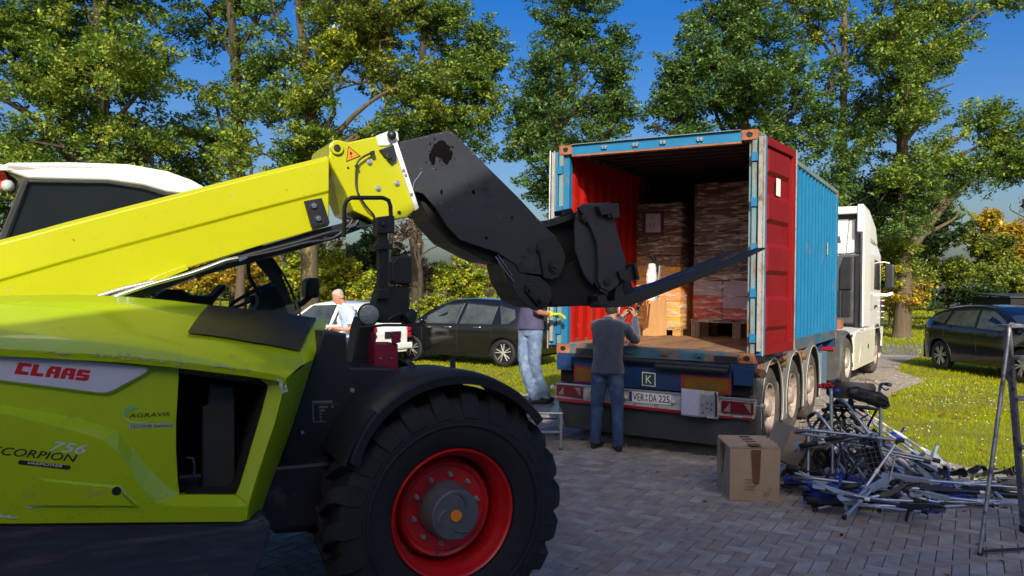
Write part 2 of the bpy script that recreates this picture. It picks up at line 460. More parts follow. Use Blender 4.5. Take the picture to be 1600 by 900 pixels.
# ================================================================ telehandler
TH = R(27.0)
TU = Vector((math.cos(TH), math.sin(TH), 0)); TN = Vector((-math.sin(TH), math.cos(TH), 0))
HUB = CAMP + ray(713, 806) * 4.2
tele = thing('telehandler', 'lime green and black telescopic loader in the foreground with its boom raised', 'telehandler', (HUB.x, HUB.y, 0), TH)
UP = Vector((0, 0, 1))
def TM(x, y, w): return at_plane(x, y, HUB + TN * w, TN)
def U(u, w, z): return Vector((HUB.x, HUB.y, 0)) + TU * u + TN * w + UP * z      # machine coordinates
def plate(mb, px, w0, w1, mi=None): return mb.prism([TM(x, y, w0) for x, y in px], TN * (w1 - w0), mi)
def disc(mb, x, y, w0, w1, r, seg=24, mi=None):
    c = TM(x, y, w0); return mb.cyl(c, c + TN * (w1 - w0), r, seg, mi=mi)
def tubep(mb, px, w, r, seg=8, mi=None):
    ws = w if hasattr(w, '__len__') else [w] * len(px)
    return mb.tube([TM(x, y, q) for (x, y), q in zip(px, ws)], r, seg, mi)
def smooth_path(pts, n=6):
    P = [Vector(p) for p in pts]; out = []
    for i in range(len(P) - 1):
        a, b, c, d = P[max(i - 1, 0)], P[i], P[i + 1], P[min(i + 2, len(P) - 1)]
        for k in range(n):
            t = k / n
            out.append(0.5 * ((2 * b) + (c - a) * t + (2 * a - 5 * b + 4 * c - d) * t * t + (3 * b - a - 3 * c + d) * t ** 3))
    out.append(P[-1]); return out
def hosep(mb, px, ws, r, mi=None):
    ws = ws if hasattr(ws, '__len__') else [ws] * len(px)
    return mb.tube(smooth_path([TM(x, y, q) for (x, y), q in zip(px, ws)]), r, 8, mi)

M_lime = mat('lime_paint', (0.44, 0.45, 0.002), 0.28, var=0.04, scale=2.0, coat=0.5, dirt=(0.36, 0.38, 0.03), dirt_amt=0.02, dirt_scale=14)
M_limeh = mat('lime_hood_shaded', (0.36, 0.51, 0.004), 0.33, var=0.06, scale=2.0, coat=0.5, dirt=(0.30, 0.40, 0.03), dirt_amt=0.03, dirt_scale=9)  # same lime as the boom, greener with skylit shade put into the colour
M_limedark = mat('lime_lip_paint', (0.22, 0.30, 0.01), 0.4, var=0.1, dirt=(0.28, 0.30, 0.16), dirt_amt=0.35, dirt_scale=12)
M_scr = mat('scraped_paint', (0.46, 0.47, 0.38), 0.8, var=0.5, scale=40)
M_rimred = mat('wheel_red', (0.56, 0.008, 0.010), 0.38, var=0.12, scale=5, coat=0.4, dirt=(0.10, 0.03, 0.03), dirt_amt=0.14, dirt_scale=8)
M_maroon = mat('maroon_paint', (0.20, 0.006, 0.035), 0.45, var=0.1)
M_hub = mat('hub_grey', (0.10, 0.105, 0.12), 0.5, var=0.2, scale=9, bump=0.15, bscale=30, dirt=(0.16, 0.16, 0.16), dirt_amt=0.2)
M_jib = mat('jib_grey', (0.026, 0.029, 0.038), 0.5, var=0.25, scale=2.5, dirt=(0.006, 0.006, 0.008), dirt_amt=0.22, dirt_scale=2.4, bump=0.05)
M_skirt = mat('dark_body_plastic', (0.03, 0.035, 0.052), 0.42, var=0.25, scale=5, stretch=(1, 1, 8), dirt=(0.055, 0.06, 0.075), dirt_amt=0.3, dirt_scale=3)

# ---- wheels
def tread_wheel():
    o = []
    prof = [(.335, .07), (.36, .02), (.43, -.012), (.53, -.005), (.585, .018), (.615, .045), (.622, .12), (.625, .225), (.622, .33), (.615, .405), (.585, .432), (.53, .455), (.43, .462), (.36, .43), (.335, .38)]
    t = MB(); t.lathe((0, 0, 0), (0, 1, 0), prof, 72)
    K = 22
    for k in range(K):
        for side in (0, 1):
            a0 = 2 * math.pi * (k + 0.5 * side) / K
            st = [(.52, -.010, .00), (.595, .004, .01), (.650, .035, .02), (.676, .07, .05), (.678, .16, .13), (.674, .245, .21)]
            rings = []
            for i, (r, w, da) in enumerate(st):
                if side: w = .45 - w
                hwid = (.052, .06, .05, .046, .042, .038)[i]
                ins = .055 if i > 1 else .03
                rr0 = r - ins
                def pt(rad, off, ww):
                    a = a0 + da * 1.0 + off / rad; return Vector((math.cos(a) * rad, ww, math.sin(a) * rad))
                wi = w + (0.02 if not side else -0.02) if i < 2 else w
                rings.append([pt(rr0, -hwid, wi), pt(r, -hwid * .82, w), pt(r, hwid * .82, w), pt(rr0, hwid, wi)])
            t.loft(rings)
    # raised ring and lettering band on the sidewall
    t.lathe((0, 0, 0), (0, 1, 0), [(.475, -.0155), (.48, -.02), (.487, -.02), (.492, -.0155)], 72)
    return t
def make_wheel(u, w, flip=False, first=None):
    rotm = Matrix.Rotation(0, 4, 'Z')
    def X(mb):
        for i, v in enumerate(mb.v): mb.v[i] = Vector((v.x, -v.y if flip else v.y, v.z)) + Vector((u, w, HUB.z))
        return mb
    ty = X(tread_wheel()).build('wheel', M_rubber, tele, smooth=38)
    r = MB(); r.lathe((0, 0, 0), (0, 1, 0), [(.352, .05), (.352, .028), (.343, .018), (.334, .024), (.328, .045), (.318, .075), (.305, .09), (.297, .11), (.292, .20), (.285, .26), (.27, .30), (.27, .38), (.33, .40)], 64)
    X(r).build('rim', M_rimred, ty, smooth=50)
    r = MB(); r.lathe((0, 0, 0), (0, 1, 0), [(.284, .245), (.268, .17), (.262, .15), (.252, .142), (.236, .148), (.228, .158), (.14, .160), (.05, .16), (.001, .16)], 64)
    X(r).build('wheel_disc', M_rimred, ty, smooth=50)
    h = MB(); h.lathe((0, 0, 0), (0, 1, 0), [(.155, .16), (.152, .11), (.142, .085), (.138, .03), (.134, .012), (.126, .006), (.001, .004)], 40)
    X(h).build('hub', M_hub, ty, smooth=35)
    h = MB()
    for a in (0.5, 2.6, 4.4):
        h.loft([[Vector((math.cos(a + t) * rr_, y_, math.sin(a + t) * rr_)) for rr_, y_ in ((.06 + .05 * t, .0045), (.066 + .05 * t, -.002), (.072 + .05 * t, .0045))] for t in [i * .16 for i in range(7)]])
    X(h).build('hub_rib', M_hub, ty)
    h = MB(); h.cyl((-.1, .006, -.02), (-.1, -.008, -.02), .011, 10); X(h).build('hub_bolt', M_hub, ty)
    h = MB(); h.cyl((0, .006, 0), (0, -.004, 0), .031, 24); X(h).build('hub_plug', M_orange, ty)
    for k in range(10):
        a = 2 * math.pi * (k + .3) / 10; c = Vector((math.cos(a) * .187, .16, math.sin(a) * .187)); b = MB()
        b.cyl(c, c + Vector((0, -.010, 0)), .014, 16); b.cyl(c + Vector((0, -.010, 0)), c + Vector((0, -.026, 0)), .011, 6); b.cyl(c + Vector((0, -.024, 0)), c + Vector((0, -.040, 0)), .006, 8)
        X(b).build('wheel_bolt', M_alu, ty)
    return ty
make_wheel(0, 0); make_wheel(-2.95, 0); make_wheel(0, 2.3, True); make_wheel(-2.95, 2.3, True)

# ---- fenders
def fender(name, w0, sgn, u0=0.0):
    mb = MB(); rings = []
    for k in range(31):
        d = 44 + (150 - 44) * k / 30; a = R(d)
        r = .705 + .052 * math.sin(R((d - 44) / 106 * 180)) + (0.0 if d < 120 else -.03 * ((d - 120) / 30) ** 2)
        e = TU * math.cos(a) + UP * math.sin(a); c = U(u0, 0, HUB.z)
        sec = [(-.055, -.03), (-.012, -.035), (0, -.015), (.012, .10), (.0, .50), (-.015, .50), (-.004, .10), (-.014, .0), (-.055, -.018)]
        rings.append([c + e * (r + dr) + TN * (w0 + sgn * ww) for dr, ww in sec])
    mb.loft(rings); return mb.build('fender', M_black if name else M_black, tele, world=True, smooth=40)
fd = fender('a', 0.0, 1); fender('b', 2.3, -1); fender('c', 0, 1, -2.95); fender('d', 2.3, -1, -2.95)
mb = MB(); rings = []
for k in range(9):      # widened rear flap of the fender
    d = 128 + 24 * k / 8; a = R(d); r = .738 - .045 * (k / 8) ** 1.3; e = TU * math.cos(a) + UP * math.sin(a); c = U(0, 0, HUB.z)
    rings.append([c + e * (r + .004) + TN * (-.02), c + e * (r + .004) + TN * .45, c + e * (r - .012) + TN * .45, c + e * (r - .012) + TN * (-.02)])
mb.loft(rings); mb.build('fender_flap', M_black, tele, world=True, smooth=40)
mb = MB()               # fender brackets
for uu in (-.12, .16): mb.tube([U(uu, .46, HUB.z + .78), U(uu * .6, .30, HUB.z + .70), U(uu * .3, .55, HUB.z + .5)], .018, 6)
mb.build('fender_bracket', M_blacksteel, tele, world=True)

# ---- chassis
ch = MB()
ch.bx((-3.6, .72, .50), (.75, 1.58, .98)); ch.bx((-.35, .40, .55), (.35, .72, .86)); ch.bx((-3.9, .55, .55), (-2.2, 1.75, 1.15))
ch.cyl((0, .4, HUB.z), (0, 1.9, HUB.z), .11, 16); ch.cyl((-2.95, .4, HUB.z), (-2.95, 1.9, HUB.z), .11, 16)
ch.bx((.5, .8, .55), (1.0, 1.5, .9)); ch.bx((-2.2, .3, .62), (-.55, .75, .95))
ch.build('chassis', M_blacksteel, tele, bevel=.02)
# lower body panel under the hood
lb = MB()
outer = [TM(x, y, .07) for x, y in ((-420, 824), (-60, 821), (0, 820), (300, 817), (392, 813), (413, 806), (424, 818), (421, 845), (398, 905), (380, 960), (-420, 960))]
lb.prism(outer, TN * .55); lb.build('lower_body_panel', M_skirt, tele, world=True, bevel=.015)

# ---- hood
hood_top = [(-560, 470), (-60, 464), (0, 462), (110, 460), (190, 463), (262, 469), (330, 477), (440, 489), (505, 498), (512, 503)]
r1 = [(-560, 505), (-60, 508), (0, 511), (110, 515), (190, 519), (262, 524), (330, 531), (420, 546), (470, 556), (489, 562)]
r2 = [(-560, 530), (-60, 541), (0, 545), (110, 551), (190, 556), (262, 563), (330, 571), (400, 580), (436, 586), (447, 592)]
hm = MB()
A = [TM(x, y, .80) for x, y in hood_top]; B = [TM(x, y, .33) for x, y in r1]; Cc = [TM(x, y, .045) for x, y in r2]
AB = [a.lerp(b, .5) + UP * .012 for a, b in zip(A, B)]; BC = [b.lerp(c, .5) + UP * .014 for b, c in zip(B, Cc)]
Cl = [c - UP * .030 + TN * .004 for c in Cc]; Cin = [c - UP * .030 + TN * .05 for c in Cc]
A2 = [a + TN * .1 - UP * .03 for a in A]
rows = [A2, A, AB, B, BC, Cc, Cl, Cin]
hm.loft(rows, closed=False, cap=False)
# nose of the hood
nose = [(512, 503, .8), (489, 562, .33), (447, 592, .045)]
low = [(412, 806, .8), (404, 808, .22), (385, 813, .075)]
ntop = [TM(*p) for p in nose]; nlow = [TM(*p) for p in low]
mid = []
for a, b, px in zip(ntop, nlow, ((452, 660, .8), (448, 680, .24), (430, 640, .07))): mid.append(a.lerp(b, .45) + TU * .008)
hm.loft([[ntop[0], ntop[1], ntop[2]], mid, nlow], closed=False, cap=False)
hood = hm.build('hood', M_limeh, tele, world=True, smooth=35, weld=True)
sp = MB()
up_edge = [(281, 774), (258, 757), (235, 733), (205, 697), (186, 673), (160, 664), (111, 651), (0, 632), (-60, 621), (-560, 540)]
lo_edge = [(270, 791), (244, 786), (222, 762), (205, 735), (184, 705), (160, 687), (100, 669), (0, 645), (-60, 633), (-560, 560)]
upper = [(-560, 534), (-60, 549), (0, 552), (110, 559), (190, 565), (279, 574), (279, 590), (275, 660), (275, 705), (278, 755)] + up_edge
sp.poly([TM(x, y, .10) for x, y in upper])
sp.loft([[TM(x, y, .10) for x, y in up_edge], [TM(x, y, .045) for x, y in lo_edge]], closed=False, cap=False)
rt_in = [(281, 774), (368, 774)]; rt_out = [(270, 791), (374, 792)]
sp.loft([[TM(x, y, .10) for x, y in rt_in], [TM(x, y, .045) for x, y in rt_out]], closed=False, cap=False)
sp.poly([TM(x, y, .045) for x, y in [(374, 792), (388, 790), (386, 812), (376, 815), (0, 818), (-60, 819), (-560, 820)] + lo_edge[::-1]])
# frame right of the opening
sp.poly([TM(368, 774, .10), TM(374, 792, .045), TM(388, 790, .045), TM(388, 790, .072)])
sp.poly([TM(388, 790, .045), TM(386, 812, .045), TM(386, 812, .072), TM(388, 790, .072)])
sp.loft([[TM(x, y, .12) for x, y in ((279, 574), (340, 584), (405, 592), (419, 603), (409, 640), (390, 705), (375, 755), (368, 774))],
         [TM(x, y, .072) for x, y in ((279, 570), (335, 579), (425, 589), (447, 598), (437, 640), (416, 700), (398, 755), (388, 790))]], closed=False, cap=False)
sp.loft([[TM(x, y, .10) for x, y in ((368, 774), (281, 774))], [TM(x, y, .14) for x, y in ((364, 770), (283, 769))]], closed=False, cap=False)
sp.loft([[TM(x, y, .12) for x, y in ((419, 603), (409, 640), (390, 705), (375, 755), (368, 774))], [TM(x, y, .19) for x, y in ((414, 603), (404, 640), (385, 705), (371, 755), (364, 770))]], closed=False, cap=False)
sp.loft([[TM(x, y, .072) for x, y in ((447, 598), (437, 640), (416, 700), (398, 755), (388, 790), (386, 812))],
         [TM(x, y, .085) for x, y in ((449, 600), (440, 640), (420, 700), (403, 755), (393, 786), (389, 812))]], closed=False, cap=False)
side = sp.build('hood_side_panel', M_limeh, tele, world=True, fix=False)
nt2 = MB()   # small stamped recess with a hole
nt2.loft([[TM(x, y, .045) for x, y in ((60, 747), (190, 759), (216, 790))], [TM(x, y, .033) for x, y in ((70, 752), (183, 763), (208, 792))]], closed=False, cap=False)
nt2.poly([TM(x, y, .033) for x, y in ((70, 752), (183, 763), (208, 792), (216, 790.4), (40, 790))])
nt2.build('stamped_step', M_limeh, side, world=True)
mb = MB(); disc(mb, 182, 767.5, .031, .04, .019); mb.build('lock_hole', M_print_black, side, world=True)
# air intake opening: recess, filter housing
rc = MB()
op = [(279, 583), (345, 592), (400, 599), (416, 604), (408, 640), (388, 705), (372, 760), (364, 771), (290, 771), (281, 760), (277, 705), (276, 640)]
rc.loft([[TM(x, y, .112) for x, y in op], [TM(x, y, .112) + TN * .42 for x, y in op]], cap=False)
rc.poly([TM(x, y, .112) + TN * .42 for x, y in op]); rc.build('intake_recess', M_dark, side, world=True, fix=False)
ff = MB(); plate(ff, [(316, 636), (325, 632), (326, 602), (330, 599), (365, 603), (367, 620), (368, 771), (316, 771)], .26, .5)
ff.build('filter_housing', mat('filter_grey', (0.03, 0.033, 0.036), 0.55, var=.2), side, world=True, bevel=.012)
ff = MB(); plate(ff, [(328, 605), (362, 608), (360, 620), (330, 618)], .245, .27); ff.build('filter_cap', M_skirt, side, world=True)
ff = MB(); tubep(ff, [(292, 715), (301, 716), (304, 724), (303, 745)], .2, .006); ff.build('drain_hose', M_skirt, side, world=True)
for yy in (654, 715, 745): ff = MB(); disc(ff, 321, yy, .25, .27, .008, 8); ff.build('filter_clip', M_skirt, side, world=True)
# grille panel set into the hood top
def surf_hood(px, w): return TM(*px, w)
def on_row(row, w, x):
    for (x0, y0), (x1, y1) in zip(row, row[1:]):
        if x0 <= x <= x1: return TM(x, y0 + (y1 - y0) * (x - x0) / (x1 - x0), w)
    return TM(*row[-1], w)
rows_g = []
for k in range(7):
    t = .06 + .88 * k / 6; rn = .5 * (abs(2 * t - 1) ** 6); r_ = []
    for q in range(9):
        f_ = q / 8; xa = 328 + 168 * f_; xb = 290 + 176 * f_
        a, b = on_row(hood_top, .80, xa), on_row(r1, .33, xb); r_.append(a.lerp(b, t) + UP * (.012 * math.sin(math.pi * t) + .010) - TN * .004)
    rows_g.append(r_)
gl = MB(); gl.loft(rows_g, closed=False, cap=False)
gl.build('hood_grille', M_blacksteel, hood, world=True, smooth=60)
# scraped paint along the crease
sc = MB(); r5 = random.Random(11)
for x0, x1, yb, s_ in ((70, 120, 549, 1.2), (140, 185, 553, 1.6), (186, 212, 556, 4.5), (212, 262, 559, 2.6), (262, 300, 566, 2.2), (330, 395, 571, 1.4)):
    for _ in range(int((x1 - x0) / 3)):
        x = r5.uniform(x0, x1); y = yb + (x - x0) * .11 + r5.uniform(-1, 1) * s_; k = r5.uniform(.6, 2.4)
        q = [(x + math.cos(a) * k * 2.2 * r5.uniform(.4, 1), y + math.sin(a) * k * .8 * r5.uniform(.4, 1)) for a in (0, .9, 1.9, 3.1, 4, 5.2)]
        sc.poly([TM(a, b, .040) for a, b in q])
for px in ([(437, 592), (443, 598), (441, 604), (446, 612), (442, 616), (436, 604)], [(430, 590), (437, 592), (435, 597)], [(444, 603), (447, 600), (450, 612), (446, 613)]):
    sc.poly([TM(a, b, .040) for a, b in px])
for x, y, k in ((45, 792, 1), (60, 790, 1.2), (78, 788, 1.5), (5, 806, 1.5), (18, 808, 1.2)): sc.poly([TM(x + a * k, y + b * k, .041) for a, b in ((-8, 1), (-3, -1.5), (2, -.4), (7, -1.4), (9, 1), (0, 2.2))])
sc.build('paint_scrapes', M_scr, hood, world=True, fix=False, kind='stuff')
# name plate and lettering
bp_ = MB(); plate(bp_, [(-90, 543), (0, 551.5), (100, 560), (200, 570.5), (226, 573.5), (231, 577), (227, 583), (175, 611), (165, 614), (153, 613.5), (0, 594), (-90, 583)], .082, .10)
badge = bp_.build('badge_plate', mat('badge_white', (0.52, 0.55, 0.72), 0.35, var=.03, coat=.3), side, world=True, bevel=.003)
bp_ = MB(); plate(bp_, [(-90, 541), (0, 549.5), (100, 558), (200, 568.5), (228, 571), (234, 577), (229, 585), (176, 614), (165, 617), (152, 616), (0, 597), (-90, 586)], .088, .1005)
bp_.build('badge_frame', M_limeh, side, world=True, bevel=.004)
cq = quad_map(TM(22, 584, .0805), TM(139, 596, .0805), TM(143, 579, .0805), TM(29.5, 566, .0805))
glyph = {'C': [[(0, 0), (1, 0), (1, .28), (.42, .28), (.42, .72), (1, .72), (1, 1), (0, 1)]],
         'L': [[(0, 0), (.95, 0), (.95, .28), (.42, .28), (.42, 1), (0, 1)]],
         'A': [[(0, 0), (.36, 0), (.36, .34), (0, .34)], [(.62, 0), (1, 0), (1, .34), (.62, .34)], [(0, .34), (1, .34), (1, .52), (0, .52)], [(0, .52), (.40, .52), (.40, .76), (.05, .76)], [(.58, .52), (1, .52), (1, .76), (.58, .76)], [(.05, .76), (1, .76), (1, 1), (.22, 1)]],
         'S': [[(0, 0), (.8, 0), (1, .15), (1, .6), (.42, .6), (.42, .72), (1, .72), (1, 1), (.15, 1), (0, .85), (0, .38), (.58, .38), (.58, .28), (0, .28)]]}
lt = MB()
for k, ch_ in enumerate('CLAAS'):
    for pl in glyph[ch_]:
        lt.poly([cq((k * .202 + s * .178), t) for s, t in pl])
lt.build('badge_lettering', M_print_red, badge, world=True, fix=False)
def hood_text(txt, bl, br, tr, tl, m, w=.0435, shear=0.0, nm='decal'):
    return text_on(nm, txt, quad_map(TM(*bl, w), TM(*br, w), TM(*tr, w), TM(*tl, w)), m, side, world=True, shear=shear)
hood_text('SCORPION', (-14, 709), (118, 722), (121, 710.5), (-9, 696.5), M_print_black, shear=.2)
hood_text('SCORPION', (-13.6, 709.4), (118.4, 722.4), (121.4, 710.9), (-8.6, 696.9), M_print_black, .0432, shear=.2)
hood_text('756', (77, 704), (131, 710), (137, 695), (83, 689), mat('print_silver', (0.5, 0.56, 0.7), .4, var=0), .0440, shear=.25)
hood_text('756', (77.8, 704), (131.8, 710), (137.8, 695), (83.8, 689), MATS['print_silver'], .0442, shear=.25)
mb = MB(); mb.poly([TM(x, y, .0435) for x, y in ((30, 719.5), (32, 718.8), (109, 727.5), (111, 729), (110, 732.5), (107, 734), (30, 725.5), (28, 723.5), (28.5, 721))]); mb.build('decal', M_print_black, side, world=True, fix=False)
hood_text('VARIPOWER', (42, 725.0), (96, 730.6), (98, 726.6), (44, 721.2), M_print_white, .0425, shear=.2)
hood_text('AGRAVIS', (201, 653), (265, 650), (266, 643.6), (203, 646.5), M_print_black, .0975)
hood_text('TECHNIK Saerbeck', (203, 669), (271, 666.5), (271, 661.5), (203, 664), M_print_black, .0975)
mb = MB(); mb.poly([TM(x, y, .0985) for x, y in ((201, 663.5), (272, 660.6), (272.5, 667.5), (201, 670))]); mb.build('decal', mat('decal_backing', (.35, .42, .35), .5, var=.1), side, world=True, fix=False)
def crescent(a0, a1, cx, cy, rx, ry, wid, m):
    mb = MB(); n = 22; o_ = []; i_ = []
    for k in range(n + 1):
        t = k / n; a = R(a0 + (a1 - a0) * t); w_ = wid * math.sin(math.pi * (t * .9 + .07))
        o_.append(TM(cx + math.cos(a) * rx, cy - math.sin(a) * ry, .0970)); i_.append(TM(cx + math.cos(a) * (rx - w_), cy - math.sin(a) * (ry - w_), .0970))
    mb.loft([o_, i_], closed=False, cap=False); mb.build('decal', m, side, world=True, fix=False)
crescent(150, 335, 216, 648, 24, 14, 3.2, mat('print_lime', (.45, .62, .22), .5, var=0))
crescent(205, 62, 209, 647.5, 16.5, 12.5, 6.5, mat('print_mint', (.16, .42, .28), .5, var=0))

# ---- black panels between hood and fender
bk = MB()
plate(bk, [(505, 518), (542, 521), (543, 568), (548, 574), (610, 575), (640, 600), (560, 690), (500, 830), (430, 835), (412, 812), (440, 720), (470, 620)], .42, .78)
bk.build('engine_bay_panel', M_black, tele, world=True, bevel=.012)
dk = MB(); dx = lambda s, t: TM(487 + s * 42 - t * 1, 660 - t * 28 - s * 1, .417)
def rect(mb, s0, t0, s1, t1): mb.quad(dx(s0, t0), dx(s1, t0), dx(s1, t1), dx(s0, t1))
for r_ in ((0.05, 1.08, .8, 1.2), (.05, 1.0, .98, 1.03), (.05, .0, .09, 1.0), (.05, .0, .55, .05), (.3, .78, .62, .9), (.3, .6, .5, .7), (.3, .42, .4, .5), (.3, .26, .4, .34), (.3, .1, .4, .18), (.75, .8, .84, .92)): rect(dk, *r_)
dk.build('decal', mat('print_grey', (.16, .17, .18), .6, var=.2), tele, world=True, fix=False)
mb = MB(); disc(mb, 551, 610, .40, .43, .012, 10); mb.build('bolt', M_alu, tele, world=True)
mb = MB(); disc(mb, 473, 676, .40, .43, .009, 10); mb.build('bolt', M_alu, tele, world=True)

# ---- boom
def boom_plate(mb, T, Cr, Bt, w0=.95, wf=1.38):
    n = len(T); rings = []
    for i in range(n):
        t, c, b = T[i], Cr[i], Bt[i]
        th = (t[0], t[1] + 5.5)
        p = [TM(*t, w0 + .035), TM(*th, w0 + .004), TM(*c, w0 - .002), TM(c[0], c[1] + 3, w0 + .010), TM(*b, w0 + .012)]
        bt = p[4]; far = [TM(*t, w0 + .035) + TN * (wf - w0 - .07), p[1] + TN * (wf - w0), p[4] + TN * (wf - w0 - .012)]
        rings.append(p + [far[2], far[1], far[0]])
    return mb.loft(rings)
T_ = [(-520, 495), (-60, 393), (0, 375), (52, 361.5), (104, 347), (200, 322), (400, 271), (470, 254), (514, 243)]
C_ = [(-520, 545), (-60, 453), (0, 437), (52, 422), (104, 407), (200, 380.5), (400, 327), (470, 309), (514, 298)]
B_ = [(-520, 640), (-60, 520), (0, 503), (52, 489), (104, 475), (200, 448), (400, 386), (470, 366), (514, 353)]
bm_ = MB(); boom_plate(bm_, T_, C_, B_)
boom = bm_.build('boom', M_lime, tele, world=True, smooth=25, bevel=.006)
ns = MB()
arc = [(527 + 13 * math.cos(R(a)), 231 - 13 * math.sin(R(a))) for a in (205, 175, 145, 110, 75)]
plate(ns, [(553, 330), (540, 300), (520, 262), (514, 246)] + arc + [(545, 222), (590, 212), (612, 217), (650, 327), (636, 340), (586, 347), (575, 340)], .925, 1.40)
nose_ = ns.build('boom_head', M_lime, tele, world=True, bevel=.01)
mb = MB(); plate(mb, [(475, 314), (503, 309), (516, 349), (487, 356)], .922, .94); mb.build('wear_plate', M_blacksteel, boom, world=True, bevel=.004)
for x, y in ((491, 321), (498, 341)):
    mb = MB(); disc(mb, x, y, .905, .925, .016, 16); disc(mb, x, y, .902, .906, .008, 6); mb.build('bolt', M_chrome, boom, world=True)
for x, y in ((577.5, 253), (591, 294), (620.5, 286)):
    mb = MB(); disc(mb, x, y, .915, .93, .017, 16); disc(mb, x, y, .906, .916, .009, 6); mb.build('bolt', M_alu, nose_, world=True)
mb = MB(); disc(mb, 527, 231, .905, .925, .040, 32); mb.build('pivot_boss', M_lime, nose_, world=True, bevel=.003)
mb = MB(); disc(mb, 527, 231, .898, .91, .021, 24); disc(mb, 544, 262, .92, .926, .007, 12); disc(mb, 624, 332, .918, .926, .012, 12); mb.build('pin_hole', M_print_black, nose_, world=True)
mb = MB(); mb.poly([TM(x, y, .9225) for x, y in ((544, 228), (564, 244), (541, 253))]); wt = mb.build('warning_sign', M_print_black, nose_, world=True, fix=False)
mb = MB(); mb.poly([TM(x, y, .9205) for x, y in ((545, 230.5), (561, 243.5), (542.5, 251))]); mb.build('sign_face', mat('sign_orange', (.9, .26, .01), .5, var=0), wt, world=True, fix=False)
text_on('sign_mark', '!', quad_map(TM(547.3, 246.5, .919), TM(551.3, 245.2, .919), TM(549.6, 236.6, .919), TM(546.0, 237.4, .919)), M_print_black, wt, world=True)
# collar plates, cable, rubber stop
mb = MB(); plate(mb, [(612, 219), (621, 221), (655, 325), (650, 329)], .90, 1.42); col_ = mb.build('boom_collar', M_white, tele, world=True, bevel=.003)
mb = MB(); plate(mb, [(588, 212), (612, 203), (622, 206), (624, 220), (606, 228), (592, 228)], .915, 1.2); mb.build('hose_guide', M_white, tele, world=True, bevel=.008)
mb = MB(); mb.ball(TM(612, 211, .88), .030, 16); mb.build('rubber_stop', M_black, col_, world=True, smooth=60)
mb = MB(); plate(mb, [(593, 234), (616, 226), (620, 250), (611, 256), (606, 247), (600, 243)], .90, .925); disc(mb, 608, 244, .885, .905, .017, 14); mb.build('sensor', M_black, nose_, world=True, bevel=.003)
for x, y in ((631, 266), (634, 273), (643, 303)):
    mb = MB(); disc(mb, x, y, .89, .90, .009, 10); mb.build('rivet', M_chrome, col_, world=True)
mb = MB(); hosep(mb, [(585, 237), (568, 245), (558, 256), (556, 285), (560, 303), (572, 322), (583, 335), (586, 343)], [.9, .89, .89, .89, .88, .88, .9, .93], .0065)
disc(mb, 558, 259, .88, .9, .011, 10); plate(mb, [(580, 236), (585, 235), (586, 241), (581, 242)], .88, .91); mb.build('cable', M_black, tele, world=True, smooth=60)
# underside: channel, pipes, hoses
mb = MB(); plate(mb, [(172, 461), (296, 421), (400, 388), (514, 354), (575, 338), (600, 346), (576, 354), (500, 381), (430, 401), (330, 427), (230, 462)], 1.0, 1.3); mb.build('boom_underframe', M_blacksteel, tele, world=True)
mb = MB(); plate(mb, [(166, 461), (234, 437), (246, 430), (292, 414), (295, 421), (246, 440), (190, 461)], .93, 1.0); mb.build('pipe_guard', M_lime, tele, world=True, bevel=.003)
mb = MB(); hosep(mb, [(150, 475), (185, 462), (235, 445), (290, 430), (325, 418), (352, 408), (372, 404)], .90, .014); mb.build('hydraulic_pipe', M_chrome, tele, world=True, smooth=60)
mb = MB(); hosep(mb, [(110, 478), (150, 464), (195, 450), (240, 440)], .925, .011); mb.build('hydraulic_pipe', M_chrome, tele, world=True, smooth=60)
mb = MB(); hosep(mb, [(300, 424), (360, 406), (420, 390), (470, 377), (520, 362), (545, 360), (560, 345)], .96, .012); hosep(mb, [(372, 404), (430, 392), (480, 379), (520, 372), (545, 352), (550, 342), (540, 340)], .94, .010); hosep(mb, [(505, 372), (530, 370), (550, 356), (580, 352), (600, 340)], .95, .008); mb.build('hydraulic_hose', M_black, tele, world=True, smooth=60)
mb = MB(); plate(mb, [(372, 404), (386, 399), (387, 403), (374, 409)], .925, .95); plate(mb, [(543, 352), (556, 348), (557, 352), (545, 357)], .93, .95); mb.build('pipe_coupling', M_chrome, tele, world=True)

# ---- jib (goose neck)
jb = MB()
out = [(622, 222), (703, 203), (711, 210), (813, 311), (850, 352), (868, 368), (880, 395), (877, 425), (849, 430), (812, 426), (806, 414), (774, 393), (740, 379), (721, 371), (705, 352), (683, 318), (664, 295), (648, 297), (640, 286)]
plate(jb, out, .96, 1.0); plate(jb, out, 1.34, 1.38)
jb.prism([TM(x, y, 1.0) for x, y in ((622, 222), (703, 203), (711, 210), (850, 352), (838, 364), (700, 225), (628, 236))], TN * .34)
jib = jb.build('jib', M_jib, tele, world=True, bevel=.006)
ji = MB()
inn = [(650, 300), (664, 296), (683, 318), (705, 352), (721, 371), (776, 394), (806, 416), (812, 428), (850, 431), (862, 440), (856, 470), (836, 482), (812, 470), (795, 440), (788, 412), (760, 408), (703, 379), (672, 345)]
plate(ji, inn, 1.02, 1.32); ji.build('jib_lower_box', mat('jib_dark', (.012, .012, .014), .6, var=.3), tele, world=True, bevel=.006)
mb = MB(); plate(mb, [(646, 298), (652, 294), (665, 292), (681, 312), (707, 349), (722, 368), (776, 390), (779, 395), (757, 388), (719, 375), (700, 355), (680, 324), (662, 303)], .945, .965); mb.build('jib_edge_flange', M_jib, jib, world=True, bevel=.003)
mb = MB(); n = 18; mb.poly([TM(693 + 11 * math.cos(a) * .55 + 24 * math.sin(a) * .52, 352 - 11 * math.cos(a) * -.3 + 26 * math.sin(a) * .86, 1.012) for a in [2 * math.pi * k / n for k in range(n)]]); mb.build('jib_slot', M_print_black, jib, world=True, fix=False)
